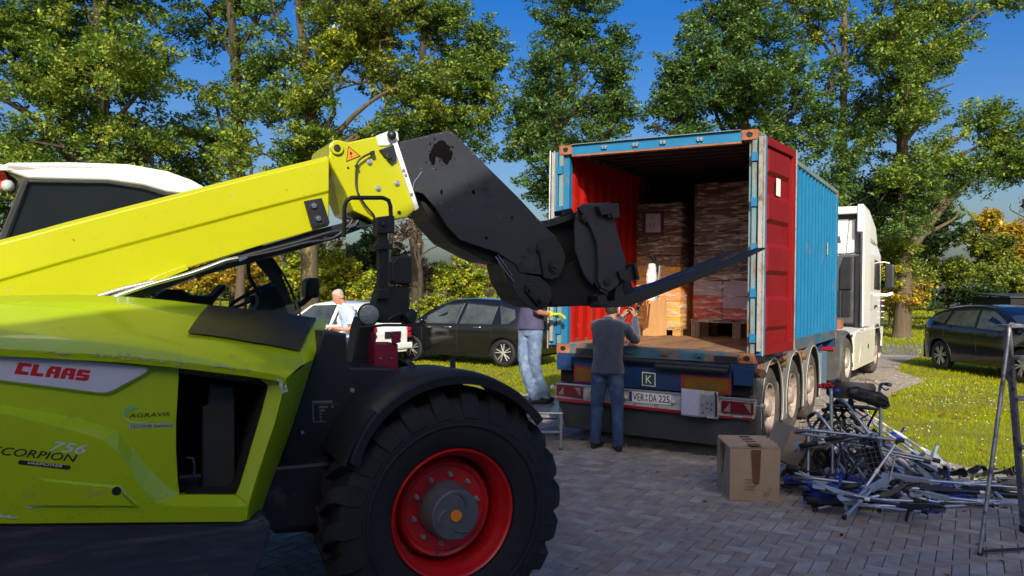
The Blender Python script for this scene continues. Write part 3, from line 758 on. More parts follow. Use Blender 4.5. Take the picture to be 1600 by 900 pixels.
mb = MB(); mb.tube(smooth_path([TM(x, y, .957) for x, y in ((659, 268), (653, 277), (647, 285), (645, 296))]), .003, 5); mb.build('grease_line', M_alu, jib, world=True)
st_ = MB(); r6 = random.Random(4)
def blot(cx, cy, rx, ry, n=22, w=.9585, seed=0):
    q = []
    for k in range(n):
        a = 2 * math.pi * k / n; m = 1 + .5 * mnoise.noise(Vector((math.cos(a) * 1.6 + seed, math.sin(a) * 1.6, seed))); q.append(TM(cx + math.cos(a) * rx * m, cy - math.sin(a) * ry * m, w))
    c_ = TM(cx, cy, w)
    for i_ in range(n): st_.poly([c_, q[i_], q[(i_ + 1) % n]])
blot(688, 234, 13, 12, seed=1); blot(697, 240, 9, 15, w=.9583, seed=2); blot(676, 246, 6, 10, w=.9581, seed=3)
for k_ in range(46):
    a_ = r6.uniform(0, 6.28); d_ = r6.uniform(8, 26); blot(687 + math.cos(a_) * d_, 240 + math.sin(a_) * d_, *[r6.uniform(.5, 3.4) * (1.2 - d_ / 34)] * 2, n=9, w=.9579 - .00003 * k_, seed=k_)
if True:
     blot(740, 300, 3, 3, seed=4); blot(760, 372, 3, 2, seed=5); blot(690, 300, 2, 4, seed=6); blot(800, 340, 2, 2, seed=7)
st_.build('grease_stain', mat('grease_black', (.003, .003, .003), .9, var=.1, spec=.1), jib, world=True, fix=False, kind='stuff')
sc2 = MB()
for (x0, y0), (x1, y1) in (((703, 204), (711, 210)), ((712, 211), (813, 312)), ((813, 311), (849, 350)), ((622, 222), (700, 204))):
    for _ in range(9):
        t = r6.random(); x = x0 + (x1 - x0) * t; y = y0 + (y1 - y0) * t + 1.5; k = r6.uniform(.5, 1.6)
        sc2.poly([TM(x + math.cos(a) * k * 2, y + math.sin(a) * k * .7 + 1, .9582) for a in (0, 1.1, 2.2, 3.3, 4.6)])
for _ in range(26):
    x = r6.uniform(640, 850); y = r6.uniform(240, 400)
    if (x - 640) * .75 + 215 < y < (x - 640) * .62 + 290: sc2.poly([TM(x + a * r6.uniform(1, 3), y + b, .9582) for a, b in ((-1, -.4), (1.5, -.9), (1, .3), (-1, .6))])
sc2.build('paint_chips', mat('chip_grey', (.10, .10, .10), .5, var=.4), jib, world=True, fix=False, kind='stuff')
# tilt linkage and carriage
cr_ = MB()
plate(cr_, [(846, 352), (872, 345), (905, 332), (915, 338), (912, 440), (905, 478), (862, 480), (845, 440)], 1.06, 1.3)
plate(cr_, [(850, 430), (905, 405), (935, 450), (955, 466), (930, 478), (865, 478), (848, 455)], .99, 1.36)
cr_.build('carriage_frame', M_dark, tele, world=True, bevel=.006)
mb = MB(); plate(mb, [(841, 382), (858, 370), (868, 368), (878, 385), (884, 402), (880, 420), (874, 432), (862, 437), (850, 434)], .94, .965); mb.build('link_plate', M_blacksteel, tele, world=True, bevel=.004)
def boss(x, y, r, w, nm='pivot_pin', m=None):
    mb = MB(); disc(mb, x, y, w, w + .06, r, 28); disc(mb, x, y, w - .012, w, r * .72, 24); disc(mb, x, y, w - .022, w - .01, r * .33, 6); return mb.build(nm, m or M_blacksteel, tele, world=True, bevel=.002)
boss(869, 417, .055, .93); boss(846, 390, .04, .95); boss(915, 341, .035, .90); boss(949, 441, .032, .89)
mb = MB(); plate(mb, [(898, 352), (902, 330), (915, 322), (930, 330), (934, 348), (928, 368), (933, 392), (934, 432), (926, 447), (914, 432), (908, 418), (899, 392)], .925, .95); mb.build('tilt_link', M_jib, tele, world=True, bevel=.008)
mb = MB(); plate(mb, [(903, 324), (918, 319), (950, 318), (957, 330), (962, 350), (969, 380), (978, 406), (977, 428), (965, 447), (952, 456), (940, 451), (935, 440), (935, 410), (933, 380), (924, 358), (916, 342)], .89, .92)
hk = mb.build('coupler_plate', M_jib, tele, world=True, bevel=.006)
mb = MB(); plate(mb, [(905, 326), (912, 318), (955, 316), (960, 345), (975, 400), (975, 440), (950, 455), (930, 450)], 1.42, 1.45); mb.build('coupler_plate', M_jib, tele, world=True, bevel=.006)
mb = MB()
for k, x in enumerate(range(0, 6)): mb.quad(*[TM(942 + a + k * 3.4, 388 + b - k * .9, .888) for a, b in ((0, 3), (2.2, 2.6), (3, -3.2), (.8, -2.8))])
mb.quad(*[TM(a, b, .888) for a, b in ((942, 393), (962, 387.6), (962.4, 388.6), (942.4, 394.2))])
mb.build('decal', mat('faded_red_print', (.12, .02, .03), .6, var=.3), hk, world=True, fix=False)
mb = MB(); plate(mb, [(935, 322), (951, 319), (956, 318), (967, 317), (969, 340), (957, 341), (955, 334), (940, 337)], .84, .96); disc(mb, 953, 337, .85, .9, .02, 12); mb.build('upper_hook', M_blacksteel, tele, world=True, bevel=.005)
mb = MB(); plate(mb, [(966, 424), (982, 421), (992, 412), (1000, 437), (978, 440), (970, 436)], .86, 1.0); plate(mb, [(990, 411), (994, 411), (1000, 435), (996, 437)], .83, 1.02); mb.build('lower_bracket', M_blacksteel, tele, world=True, bevel=.004)
mb = MB(); plate(mb, [(846, 352), (850, 345), (868, 342), (902, 331), (902, 340), (868, 352), (850, 357)], .98, 1.1); plate(mb, [(876, 329), (893, 325), (897, 332), (878, 337)], 1.0, 1.1); mb.build('hose_bracket', M_blacksteel, tele, world=True, bevel=.003)
mb = MB(); plate(mb, [(778, 403), (800, 405), (818, 428), (845, 432), (862, 448), (863, 466), (855, 480), (838, 486), (822, 478), (806, 462), (794, 438)], .97, 1.0); mb.build('lower_lever', M_blacksteel, tele, world=True, bevel=.006)
mb = MB(); plate(mb, [(823, 444), (833, 441), (856, 464), (857, 473), (850, 480), (842, 480), (822, 456)], .95, .968); mb.build('lever_plate', M_blacksteel, tele, world=True, bevel=.008)
boss(830, 452, .022, .935); boss(848, 470, .028, .93)
mb = MB(); tubep(mb, [(774, 400), (793, 428), (803, 440)], .96, .004, 6); tubep(mb, [(778, 398), (800, 430)], .955, .003, 6); mb.build('brake_wire', M_alu, tele, world=True)
# fork carriage bar and forks
mb = MB(); mb.bx((0, 0, 0), (0, 0, 0))
cb_ = MB(); c0 = TM(950, 470, .86)
for (x, y, wa, wb, s) in ((940, 470, .85, 1.5, 7), (958, 366, 1.0, 1.45, 6)):
    cb_.prism([TM(x + a, y + b, wa) for a, b in ((-s, -s), (s, -s * 1.4), (s * 1.3, s * .8), (-s * .6, s))], TN * (wb - wa))
cb_.build('fork_carriage', M_blacksteel, tele, world=True, bevel=.006)
def fork(w, shape, wid=.10):
    mb = MB(); plate(mb, shape, w, w + wid); return mb.build('fork', M_blacksteel, tele, world=True, bevel=.006)
fork(.93, [(926, 462), (934, 458), (945, 470), (960, 470), (962, 450), (972, 440), (976, 462), (1048, 439), (1120, 416), (1195, 386.5), (1196, 389.5), (1120, 425.5), (1016, 467), (976, 480), (960, 480), (934, 481), (926, 474)])
# second fork: same size, a little further in on the carriage
dwl = .30
fk = [(950, 452), (958, 449), (966, 462), (975, 464), (977, 440), (985, 434), (990, 452), (1030, 441), (1088, 418), (1151, 391.5), (1152, 394), (1088, 425.5), (1018, 453), (985, 467), (965, 472), (951, 464)]
fork(.93 + dwl, fk)

# ---- mast with lamps and handrail
MW = .60
mb = MB(); plate(mb, [(592, 362), (606, 362), (607, 455), (592, 455)], MW, MW + .05); mb.build('lamp_mast', M_blacksteel, tele, world=True, bevel=.004)
mb = MB(); tubep(mb, [(537, 371), (538, 352), (538, 325), (541, 314), (549, 309), (598, 309), (607, 313), (610, 322), (611, 342)], MW - .02, .0125, 10); mb.build('handrail', M_black, tele, world=True, smooth=60)
mb = MB(); plate(mb, [(589, 339), (605, 337), (617, 337), (617, 364), (589, 365)], MW - .03, MW + .06); disc(mb, 600, 350, MW - .05, MW - .03, .014, 12); mb.build('rail_socket', M_black, tele, world=True, bevel=.006)
mb = MB(); plate(mb, [(586, 382), (611, 380), (612, 389), (586, 391)], MW - .04, MW + .09); mb.build('clamp', M_blacksteel, tele, world=True, bevel=.004)
mb = MB(); tubep(mb, [(609, 367), (609, 450)], MW + .05, .007, 8); mb.build('steel_rod', M_alu, tele, world=True)
mb = MB(); plate(mb, [(612, 409), (622, 400), (641, 399), (644, 404), (644, 440), (640, 445), (616, 444), (612, 438)], MW - .01, MW + .16); mb.build('mirror_housing', M_black, tele, world=True, bevel=.018, seg=3)
mb = MB(); plate(mb, [(583, 480), (592, 450), (600, 446), (640, 449), (640, 497), (628, 505), (594, 505)], MW + .02, MW + .12); plate(mb, [(591, 451), (609, 451), (609, 468), (591, 468)], MW - .02, MW + .02); mb.build('lamp_bracket', M_black, tele, world=True, bevel=.008)
mb = MB(); tubep(mb, [(561, 512), (600, 508), (645, 508)], MW - .03, .008, 8); mb.build('cross_bar', M_black, tele, world=True)
mb = MB(); tubep(mb, [(610, 500), (640, 488), (655, 489)], MW, .006); mb.build('lamp_cable', M_black, tele, world=True)
mb = MB(); hosep(mb, [(606, 500), (615, 494), (628, 490), (640, 494)], MW - .02, .006); mb.build('lamp_cable', M_black, tele, world=True)
mb = MB(); c = TM(576, 491, MW + .05); d = (TM(583, 491, MW) - c); ax = Vector((.25, -1, -.03)).normalized()
mb.lathe(c + ax * -.02, ax, [(.001, -.03), (.05, -.02), (.066, .02), (.067, .05), (.058, .052)], 28); wl_ = mb.build('work_light', M_black, tele, world=True, smooth=40)
mb = MB(); mb.lathe(c + ax * -.02, ax, [(.058, .048), (.04, .056), (.001, .06)], 28); mb.build('lens', mat('work_lens', (.22, .26, .30), .1, var=.4, scale=60, coat=1, bump=.4, bscale=120), wl_, world=True, smooth=40)
mb = MB(); c = TM(640, 494, MW); mb.lathe(c, Vector((.8, -.5, .1)), [(.001, -.04), (.04, -.03), (.045, .02), (.001, .03)], 14); plate(mb, [(630, 488), (646, 486), (653, 492), (646, 508), (632, 508)], MW + .02, MW + .08); mb.build('side_lamp', M_black, tele, world=True, bevel=.006)
mb = MB(); plate(mb, [(560, 512), (566, 495), (586, 502), (585, 555), (578, 600), (548, 640), (545, 600)], .74, .92); mb.build('boom_support', M_black, tele, world=True, bevel=.01)
mb = MB(); plate(mb, [(585, 537), (622, 537), (622, 600), (585, 612)], .62, .80); plate(mb, [(584, 520), (588, 520), (588, 538), (584, 538)], .62, .7); plate(mb, [(612, 520), (625, 518), (627, 535), (613, 538)], .60, .62)
rp_ = mb.build('safety_strut', M_maroon, tele, world=True, bevel=.006)
for x in (595, 612):
    mb = MB(); disc(mb, x, 560, .612, .622, .007, 8); mb.build('bolt', M_chrome, rp_, world=True)

# road grime flecks and rub marks on boom and hood
gm = MB(); r7 = random.Random(9)
for _ in range(70):
    x = r7.uniform(5, 560); t_ = r7.random(); yt = np.interp(x, [p[0] for p in T_], [p[1] for p in T_]) + 9; yb = np.interp(x, [p[0] for p in C_], [p[1] for p in C_]) - 3; y = yt + (yb - yt) * t_
    if x > 500: continue
    k = r7.uniform(.2, .6) * (2.0 if r7.random() < .06 else 1)
    gm.poly([TM(x + math.cos(a) * k * r7.uniform(1, 2.4), y + math.sin(a) * k, .9455 - .004 * (1 - t_)) for a in (0, 1.2, 2.4, 3.6, 4.9)])
gm.build('grime_fleck', mat('grime', (.16, .16, .03), .8, var=.5, scale=40), boom, world=True, fix=False, kind='stuff')
gm = MB()
for _ in range(120):
    x = r7.uniform(5, 270); y = r7.uniform(735, 812); k = r7.uniform(.2, .8)
    if y < 745 and x < 215: continue
    gm.poly([TM(x + math.cos(a) * k * r7.uniform(1, 3), y + math.sin(a) * k, .0432) for a in (0, 1.2, 2.4, 3.6, 4.9)])
gm.build('grime_fleck', MATS['grime'], side, world=True, fix=False, kind='stuff')
# ---- cab
cabm = MB()
plate(cabm, [(-330, 268), (-60, 262), (0, 259), (14, 253.5), (110, 253), (200, 256), (262, 267), (300, 281), (345, 306), (330, 312), (287, 303), (262, 300), (225, 289.5), (170, 282), (45, 279), (0, 262.5), (-330, 285)], 1.42, 2.2)
cabm.build('cab_roof', mat('roof_white', (.8, .8, .8), .35, var=.03), tele, world=True, bevel=.02, seg=3)
mb = MB(); plate(mb, [(42, 281), (170, 284), (225, 291.5), (262, 302), (287, 305), (284, 309), (258, 305.5), (222, 294.5), (168, 286.5), (46, 285)], 1.40, 1.44)
frame_ = mb.build('cab_frame', M_blacksteel, tele, world=True, bevel=.006)
for q_ in ([(35, 279), (46, 281), (10, 372), (-10, 430), (-25, 430)], [(-200, 300), (-186, 300), (-186, 520), (-200, 520)]):
    mb = MB(); plate(mb, q_, 1.40, 1.5); mb.build('cab_pillar', M_blacksteel, tele, world=True, bevel=.006)
M_cabglass = mat('cab_side_glass', (.012, .014, .016), .04, var=.1, spec=.6, coat=1, alpha=.96)
M_clearg = mat('clear_cab_glass', (.03, .05, .04), .03, var=.1, alpha=.12)
mb = MB(); plate(mb, [(46, 284), (168, 286), (222, 294), (258, 305), (300, 325), (330, 345), (330, 360), (-10, 430)], 1.43, 1.436); mb.build('side_window', M_cabglass, frame_, world=True)
mb = MB(); plate(mb, [(58, 330), (55, 345), (110, 320), (155, 305), (150, 302)], 1.5, 1.51); mb.build('window_seal', M_skirt, frame_, world=True)
mb = MB(); plate(mb, [(240, 470), (330, 360), (395, 385), (420, 420), (458, 492), (240, 492)], 1.43, 1.434); mb.build('door_window', M_clearg, frame_, world=True)
# front pillars, grab rail, dashboard, mirror
mb = MB(); mb.loft([[TM(x - w_, y, 1.42), TM(x + w_ * .5, y - w_ * .6, 1.42), TM(x + w_ * .5, y - w_ * .6, 1.5), TM(x - w_, y, 1.5)] for x, y, w_ in ((330, 330, 12), (370, 360, 14), (405, 398, 16), (430, 430, 14), (447, 462, 8), (460, 495, 7))])
mb.build('cab_pillar', M_blacksteel, tele, world=True, smooth=60)
mb = MB(); hosep(mb, [(330, 318), (380, 352), (415, 392), (440, 425), (457, 458), (470, 495)], 1.40, .008); mb.build('wiper_arm', M_black, tele, world=True)
mb = MB(); hosep(mb, [(390, 405), (388, 415), (389, 430), (397, 446), (405, 462)], 1.55, .014); mb.build('grab_rail', M_black, tele, world=True, smooth=60)
mb = MB(); hosep(mb, [(330, 330), (370, 362), (405, 400), (432, 440), (452, 495)], 2.18, .03); mb.build('cab_pillar', M_blacksteel, tele, world=True)
mb = MB(); plate(mb, [(404, 458), (412, 448), (430, 446), (440, 452), (460, 497), (404, 497), (398, 485), (404, 475)], 1.55, 1.9); mb.build('instrument_panel', mat('panel_dark', (.03, .034, .036), .5, var=.3, scale=14), tele, world=True, bevel=.02)
mb = MB(); plate(mb, [(240, 466), (262, 452), (285, 453), (300, 462), (331, 463), (351, 444), (354, 448), (334, 474), (330, 490), (240, 490)], 1.6, 1.9); mb.build('seat_and_controls', M_dark, tele, world=True, bevel=.02)
mb = MB(); c = TM(395, 462, 1.72); mb.lathe(c, Vector((-.5, 0, .85)), [(.17, -.012), (.182, 0), (.17, .012), (.158, 0), (.17, -.012)], 24); mb.tube([c, c + Vector((.12, .05, -.5))], .03, 8); mb.build('steering_wheel', M_black, tele, world=True, smooth=60)
mb = MB(); plate(mb, [(479, 440), (484, 434), (499, 434), (501, 440), (500, 465), (478, 467)], 1.50, 1.66); mb.build('side_mirror', M_black, tele, world=True, bevel=.02, seg=3)
mb = MB(); tubep(mb, [(462, 478), (472, 474), (484, 464)], 1.55, .02, 8); mb.build('mirror_arm', M_black, tele, world=True)
mb = MB(); plate(mb, [(-25, 262), (3, 262), (14, 272), (26, 280), (24, 300), (14, 304), (6, 296), (-25, 296)], 1.52, 1.62); mb.build('lamp_housing', M_black, tele, world=True, bevel=.01)
mb = MB(); plate(mb, [(-20, 264), (0, 264), (8, 270), (12, 278), (8, 292), (0, 296), (-20, 295)], 1.495, 1.525); rl = mb.build('tail_lamp', mat('red_orange_lens', (.75, .06, .01), .2, var=.3, scale=20, coat=1), tele, world=True, bevel=.006)
mb = MB(); mb.ball(TM(12, 290, 1.50), .035, 14); mb.build('lens', M_lens, rl, world=True, smooth=60)
# rear body mass behind the hood (engine bay, far door, rear weight)
mb = MB(); mb.bx((-3.9, .82, .95), (-.6, 1.35, 1.45)); mb.build('engine_bay_tub', M_blacksteel, tele, bevel=.02)
mb = MB(); mb.bx((-2.6, 1.42, .75), (-.75, 2.2, 1.42)); mb.build('cab_lower_body', M_blacksteel, tele, bevel=.04)
mb = MB(); mb.bx((-4.3, .5, .6), (-3.7, 1.9, 1.5)); mb.build('counterweight', M_blacksteel, tele, bevel=.06)
# ================================================================ shipping container, open at the rear
CZ = 1.075; CW, CH, CL = 2.438, 2.591, 6.058
M_cblue = mat('container_blue', (0.004, 0.155, 0.34), 0.6, var=0.12, scale=2.5, dirt=(0.16, 0.10, 0.07), dirt_amt=0.05, dirt_scale=4, bump=.05)
M_cblue2 = mat('rusty_blue_frame', (0.035, 0.12, 0.19), 0.6, var=0.25, scale=5, dirt=(0.19, 0.10, 0.06), dirt_amt=0.38, dirt_scale=6, bump=.2, bscale=40)
M_cteal = mat('worn_teal_post', (0.16, 0.28, 0.30), 0.6, var=0.3, scale=5, dirt=(0.20, 0.10, 0.05), dirt_amt=0.42, dirt_scale=5, stretch=(1, 1, .3))
M_rust = mat('rusty_casting', (0.30, 0.11, 0.045), 0.8, var=0.4, scale=14, bump=.4, dirt=(0.28, 0.25, 0.22), dirt_amt=0.25, dirt_scale=9)
M_cred = mat('door_red', (0.215, 0.003, 0.005), 0.6, spec=.25, var=0.15, scale=4, dirt=(0.15, 0.02, 0.018), dirt_amt=0.2, dirt_scale=7)
M_cred2 = mat('lining_red', (0.38, 0.008, 0.004), 0.65, spec=.2, var=0.15, scale=4, dirt=(0.30, 0.05, 0.03), dirt_amt=0.2, dirt_scale=5)
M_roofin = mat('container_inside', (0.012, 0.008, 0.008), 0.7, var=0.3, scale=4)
M_ply = mat('floor_plywood', (0.30, 0.17, 0.09), 0.75, var=0.3, scale=4, stretch=(1, .25, 1), dirt=(0.13, 0.08, 0.05), dirt_amt=0.4, dirt_scale=5, bump=.2)
M_gask = mat('door_gasket', (0.34, 0.33, 0.30), 0.7, var=0.3, dirt=(0.15, 0.10, 0.06), dirt_amt=0.3)
cont = thing('shipping_container', 'blue shipping container with its rear doors swung open on the trailer', 'container', (CO.x, CO.y, CZ), -YAW)
def rp_(x, y, off=0.0):      # picture direction onto the rear plane of the container, in container coordinates
    P = at_plane(x, y, CO - CB * off, CB); q = P - Vector((CO.x, CO.y, CZ)); return Vector((q.dot(CA), q.dot(CB), q.z))
CS = (.178, .162, .118)
for x in (0, CW - CS[0]):
    for y in (0, CL - CS[1]):
        for z in (0, CH - CS[2]):
            mb = MB(); w, d, h = CS; o0 = Vector((x, y, z)); r = .030; cx, cz = w / 2, h / 2
            mb.bx(o0 + Vector((0, .012, 0)), o0 + Vector((w, d, h)))
            n = 16; rim = []; inn = []
            for k in range(n):
                a = 2 * math.pi * k / n; c_, s_ = math.cos(a), math.sin(a); m = max(abs(c_), abs(s_))
                rim.append(o0 + Vector((cx + c_ / m * (w / 2 - .004), 0, cz + s_ / m * (h / 2 - .004)))); inn.append(o0 + Vector((cx + c_ * .037, 0, cz + s_ * .030)))
            dep = [p + Vector((0, .011, 0)) for p in inn]
            rimb = [p + Vector((0, .012, 0)) for p in rim]
            mb.loft([rimb, rim, inn, dep], cap=False); c = mb.build('corner_casting', M_rust, cont, bevel=.004)
            mb = MB(); mb.poly([p + Vector((0, .0005, 0)) for p in dep]); mb.build('casting_hole', M_print_black, c, fix=False)
def cbox(name, m, a, b, bevel=.004, parent=None): mb = MB(); mb.bx(a, b); return mb.build(name, m, parent or cont, bevel=bevel)
zb, zt = CS[2], CH - CS[2]
for x0, x1 in ((.0, .055), (CW - .055, CW)): cbox('corner_post', M_cteal, (x0, .01, zb), (x1, .10, zt))
for x0, x1 in ((.055, .12), ): cbox('corner_post', M_cblue, (x0, .06, zb), (x1, .15, zt))
cbox('corner_post', M_cteal, (CW - .10, .06, zb), (CW - .055, .15, zt))
for x0, x1 in ((.0, .12), (CW - .12, CW)): cbox('corner_post', M_cblue, (x0, CL - .15, zb), (x1, CL - .02, zt))
for k in range(5):       # hinge lugs on the posts
    z = zb + .12 + k * .50
    for x0, x1 in ((-.012, .057), (CW - .057, CW + .012)): cbox('hinge_lug', M_cblue, (x0, -.014, z), (x1, .03, z + .10), .003)
cbox('rear_header', M_cblue, (CS[0], .012, CH - .125), (CW - CS[0], .11, CH - .006))
hl = MB(); hl.bx((CS[0], .004, CH - .145), (CW - CS[0], .10, CH - .1255)); hl.build('header_lip', M_rust, cont)
cbox('gutter', M_cteal, (CS[0], -.025, CH - .004), (CW - CS[0], .05, CH + .004), .001)
for x in (.62, 1.02, 1.36, 1.80):
    mb = MB(); mb.bx((x - .03, -.02, CH - .085), (x - .008, .012, CH - .045)); mb.bx((x + .008, -.02, CH - .085), (x + .03, .012, CH - .045)); mb.cyl((x - .04, -.012, CH - .062), (x + .04, -.012, CH - .062), .009, 8)
    mb.build('lock_keeper', M_alu, cont)
cbox('rear_sill', M_cblue2, (CS[0], .015, .0), (CW - CS[0], .12, .125))
mb = MB(); mb.bx((.27, .010, .012), (.52, .0148, .075)); mb.bx((CW - .45, .010, .012), (CW - .19, .0148, .075)); mb.build('forklift_pocket', M_print_black, cont)
for x in (.66, .98, 1.40, 1.82):
    mb = MB(); mb.bx((x - .05, -.012, .055), (x + .05, .016, .075)); mb.bx((x - .04, -.016, .04), (x - .02, .016, .09)); mb.bx((x + .02, -.016, .04), (x + .04, .016, .09)); mb.build('lock_keeper', M_cblue2, cont)
for y0, x0 in ((.162, 0.0), (.162, CW - .06)):
    cbox('top_side_rail', M_cteal, (x0, y0, CH - .07), (x0 + .06, CL - .162, CH - .005)); cbox('bottom_side_rail', M_cblue2, (x0, y0, .01), (x0 + .06, CL - .162, .165))
cbox('front_wall', M_cblue, (.12, CL - .09, .1), (CW - .12, CL - .05, CH - .1))
# corrugated walls and roof
def corr(name, m, x, y0, y1, z0, z1, depth, pitch=.278, inward=1, th=.0):
    mb = MB(); pts = []; y = y0
    while y < y1 - .01:
        for dy, dd in ((0, 0), (.072, 0), (.14, 1), (.21, 1)):
            if y + dy < y1: pts.append((x + inward * depth * dd, y + dy))
        y += pitch
    pts.append((x, y1))
    mb.loft([[Vector((px_, py_, z0)) for px_, py_ in pts], [Vector((px_, py_, z1)) for px_, py_ in pts]], closed=False, cap=False)
    return mb.build(name, m, cont, fix=False)
corr('side_wall', M_cblue, CW - .012, .16, CL - .16, .165, CH - .07, .036, inward=-1)
corr('side_wall', M_cblue, .012, .16, CL - .16, .165, CH - .07, .036, inward=1)
corr('wall_lining', M_cred2, .058, .16, CL - .16, .13, CH - .075, .030, inward=1)
corr('wall_lining', M_cred2, CW - .058, .16, CL - .16, .13, CH - .075, .030, inward=-1)
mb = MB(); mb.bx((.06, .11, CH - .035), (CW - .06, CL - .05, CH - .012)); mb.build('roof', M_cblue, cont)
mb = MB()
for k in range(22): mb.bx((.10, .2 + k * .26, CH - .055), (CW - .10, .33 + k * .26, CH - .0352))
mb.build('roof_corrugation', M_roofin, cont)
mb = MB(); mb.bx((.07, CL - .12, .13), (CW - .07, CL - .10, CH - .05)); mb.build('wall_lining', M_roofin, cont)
FZ = .128
for k in range(4):
    cbox('floor_board', M_ply, (.065 + k * .578, .13, .06), (.065 + k * .578 + .572, CL - .1, FZ - (.001 if k % 2 else 0)), .002)
cbox('threshold_plate', M_ply, (CS[0], .02, .126), (CW - .12, .128, .1295), .001)
# lashing rod on the left, cable on right post
# doors
def door(side):
    """a door leaf folded back along the outside of the container"""
    W = 1.17; H0, H1 = .10, CH - .075
    s = 1 if side > 0 else -1; x0 = CW + .045 if s > 0 else -.045; tilt = math.atan(.115 / W) * s
    ax = Vector((math.sin(tilt), math.cos(tilt), 0)); nx = Vector((ax.y, -ax.x, 0)) * s; o = Vector((x0, .0, 0))
    P = lambda u, v, z: o + ax * u + nx * v + Vector((0, 0, z))
    T = .035
    def hx(mb, u0, u1, v0, v1, z0, z1): mb.prism([P(u0, v0, z0), P(u1, v0, z0), P(u1, v1, z0), P(u0, v1, z0)], (0, 0, z1 - z0))
    mb = MB(); hx(mb, 0, .10, -T, T, H0, H1)
    d = mb.build('door_frame', M_cblue, cont, bevel=.004)
    mb = MB(); hx(mb, W - .10, W, -T, T, H0, H1); mb.build('door_stile', M_cred, d, bevel=.004)
    for z0_, z1_ in ((H0, H0 + .10), (H1 - .09, H1)):
        mb = MB(); hx(mb, .1, W - .1, -T, T, z0_, z1_); mb.build('door_rail', M_cred, d, bevel=.004)
    # pressed panel: horizontal trapezoid corrugations, ends sloped
    zs = [(H0 + .10, .0)]; z = H0 + .10
    steps = [(.16, 0), (.05, 1), (.30, 1), (.05, 0), (.24, 0), (.05, 1), (.26, 1), (.05, 0), (.22, 0), (.05, 1), (.24, 1), (.05, 0), (.20, 0), (.05, 1), (.22, 1), (.05, 0)]
    tot = sum(q[0] for q in steps); sc_ = (H1 - .09 - z) / tot
    for dz, lv in steps: z += dz * sc_; zs.append((z, lv * .036))
    mb = MB(); cols = [(.10, 0), (.17, 0), (.21, 1), (W - .21, 1), (W - .17, 0), (W - .10, 0)]
    mb.loft([[P(u, -.012 + lv * f_, z) for u, f_ in cols] for z, lv in zs], closed=False, cap=False)
    mb.build('door_panel', M_cred, d, fix=False)
    mb = MB(); hx(mb, -.012, .012, T, T + .012, H0, H1); hx(mb, W, W + .01, -T, T + .01, H0, H1); mb.build('gasket', M_gask, d)
    mb = MB(); hx(mb, -.05, -.005, -.01, .03, H0 + .05, H1 - .02); mb.build('gasket', M_gask, d)
    for k in range(12):
        mb = MB(); c = P(-.028, .03, H0 + .1 + k * .2); mb.cyl(c, c + nx * .006, .008, 6); mb.build('rivet', M_rust, d)
    mb = MB()
    for u in (.30, .85): mb.cyl(P(u, -T - .035, H0 - .04), P(u, -T - .035, H1 + .04), .017, 10)
    mb.build('locking_bar', M_alu, d)
    if s > 0:
        mb = MB(); n_ = [(.45, 1.90), (.60, 1.90), (.60, 2.10), (.45, 2.10)]; mb.prism([P(u, .0253, z) for u, z in n_], nx * .0015)
        mb.build('paper_note', mat('paper', (.78, .78, .76), .8, var=.03), d)
    return d
door(1); dl = door(-1)
mb = MB()
for u, x in ((-.11, .02), (-.085, .09)): mb.cyl((u - .02, x, .05), (u - .02, x, CH - .05), .013, 8)
mb.build('locking_bar', M_alu, cont)
mb = MB(); P = rp_(1310, 460); mb.prism([Vector((CW + .002, 4.85, 1.42)), Vector((CW + .002, 4.93, 1.42)), Vector((CW + .002, 4.93, 1.62)), Vector((CW + .002, 4.85, 1.56))], (.003, 0, 0)); mb.build('sticker', mat('sticker_yellow', (.6, .55, .25), .5, var=.3, scale=30), cont)

# ================================================================ cargo on pallets inside
M_wood = mat('pallet_wood', (0.50, 0.27, 0.08), 0.85, var=0.25, scale=8, stretch=(.4, 3, 3), bump=.2)
M_woodg = mat('weathered_wood', (0.20, 0.15, 0.11), 0.85, var=0.3, scale=8, stretch=(.4, 3, 3), bump=.2)
def wrap_mat():
    m = bpy.data.materials.new('stretch_wrap'); m.use_nodes = True; n, l = m.node_tree.nodes, m.node_tree.links
    b = n['Principled BSDF']; b.inputs['Base Color'].default_value = (.92, .88, .84, 1); b.inputs['Roughness'].default_value = .16
    tc = n.new('ShaderNodeTexCoord'); mp = n.new('ShaderNodeMapping'); mp.inputs['Scale'].default_value = (1.2, 1.2, 9); mp.inputs['Rotation'].default_value = (.12, .1, 0)
    l.new(tc.outputs['Object'], mp.inputs[0]); nz = n.new('ShaderNodeTexNoise'); nz.inputs['Scale'].default_value = 2.6; nz.inputs['Detail'].default_value = 9; nz.inputs['Roughness'].default_value = .7; nz.inputs['Distortion'].default_value = .8
    l.new(mp.outputs[0], nz.inputs[0]); rp = n.new('ShaderNodeValToRGB'); rp.color_ramp.elements[0].position = .47; rp.color_ramp.elements[1].position = .66
    rp.color_ramp.elements[0].color = (.05, .05, .05, 1); rp.color_ramp.elements[1].color = (.80, .80, .80, 1)
    l.new(nz.outputs[0], rp.inputs[0]); l.new(rp.outputs[0], b.inputs['Alpha'])
    bp = n.new('ShaderNodeBump'); bp.inputs['Strength'].default_value = 1.0; bp.inputs['Distance'].default_value = .05; l.new(nz.outputs[0], bp.inputs['Height']); l.new(bp.outputs[0], b.inputs['Normal'])
    return m
M_wrap = wrap_mat()
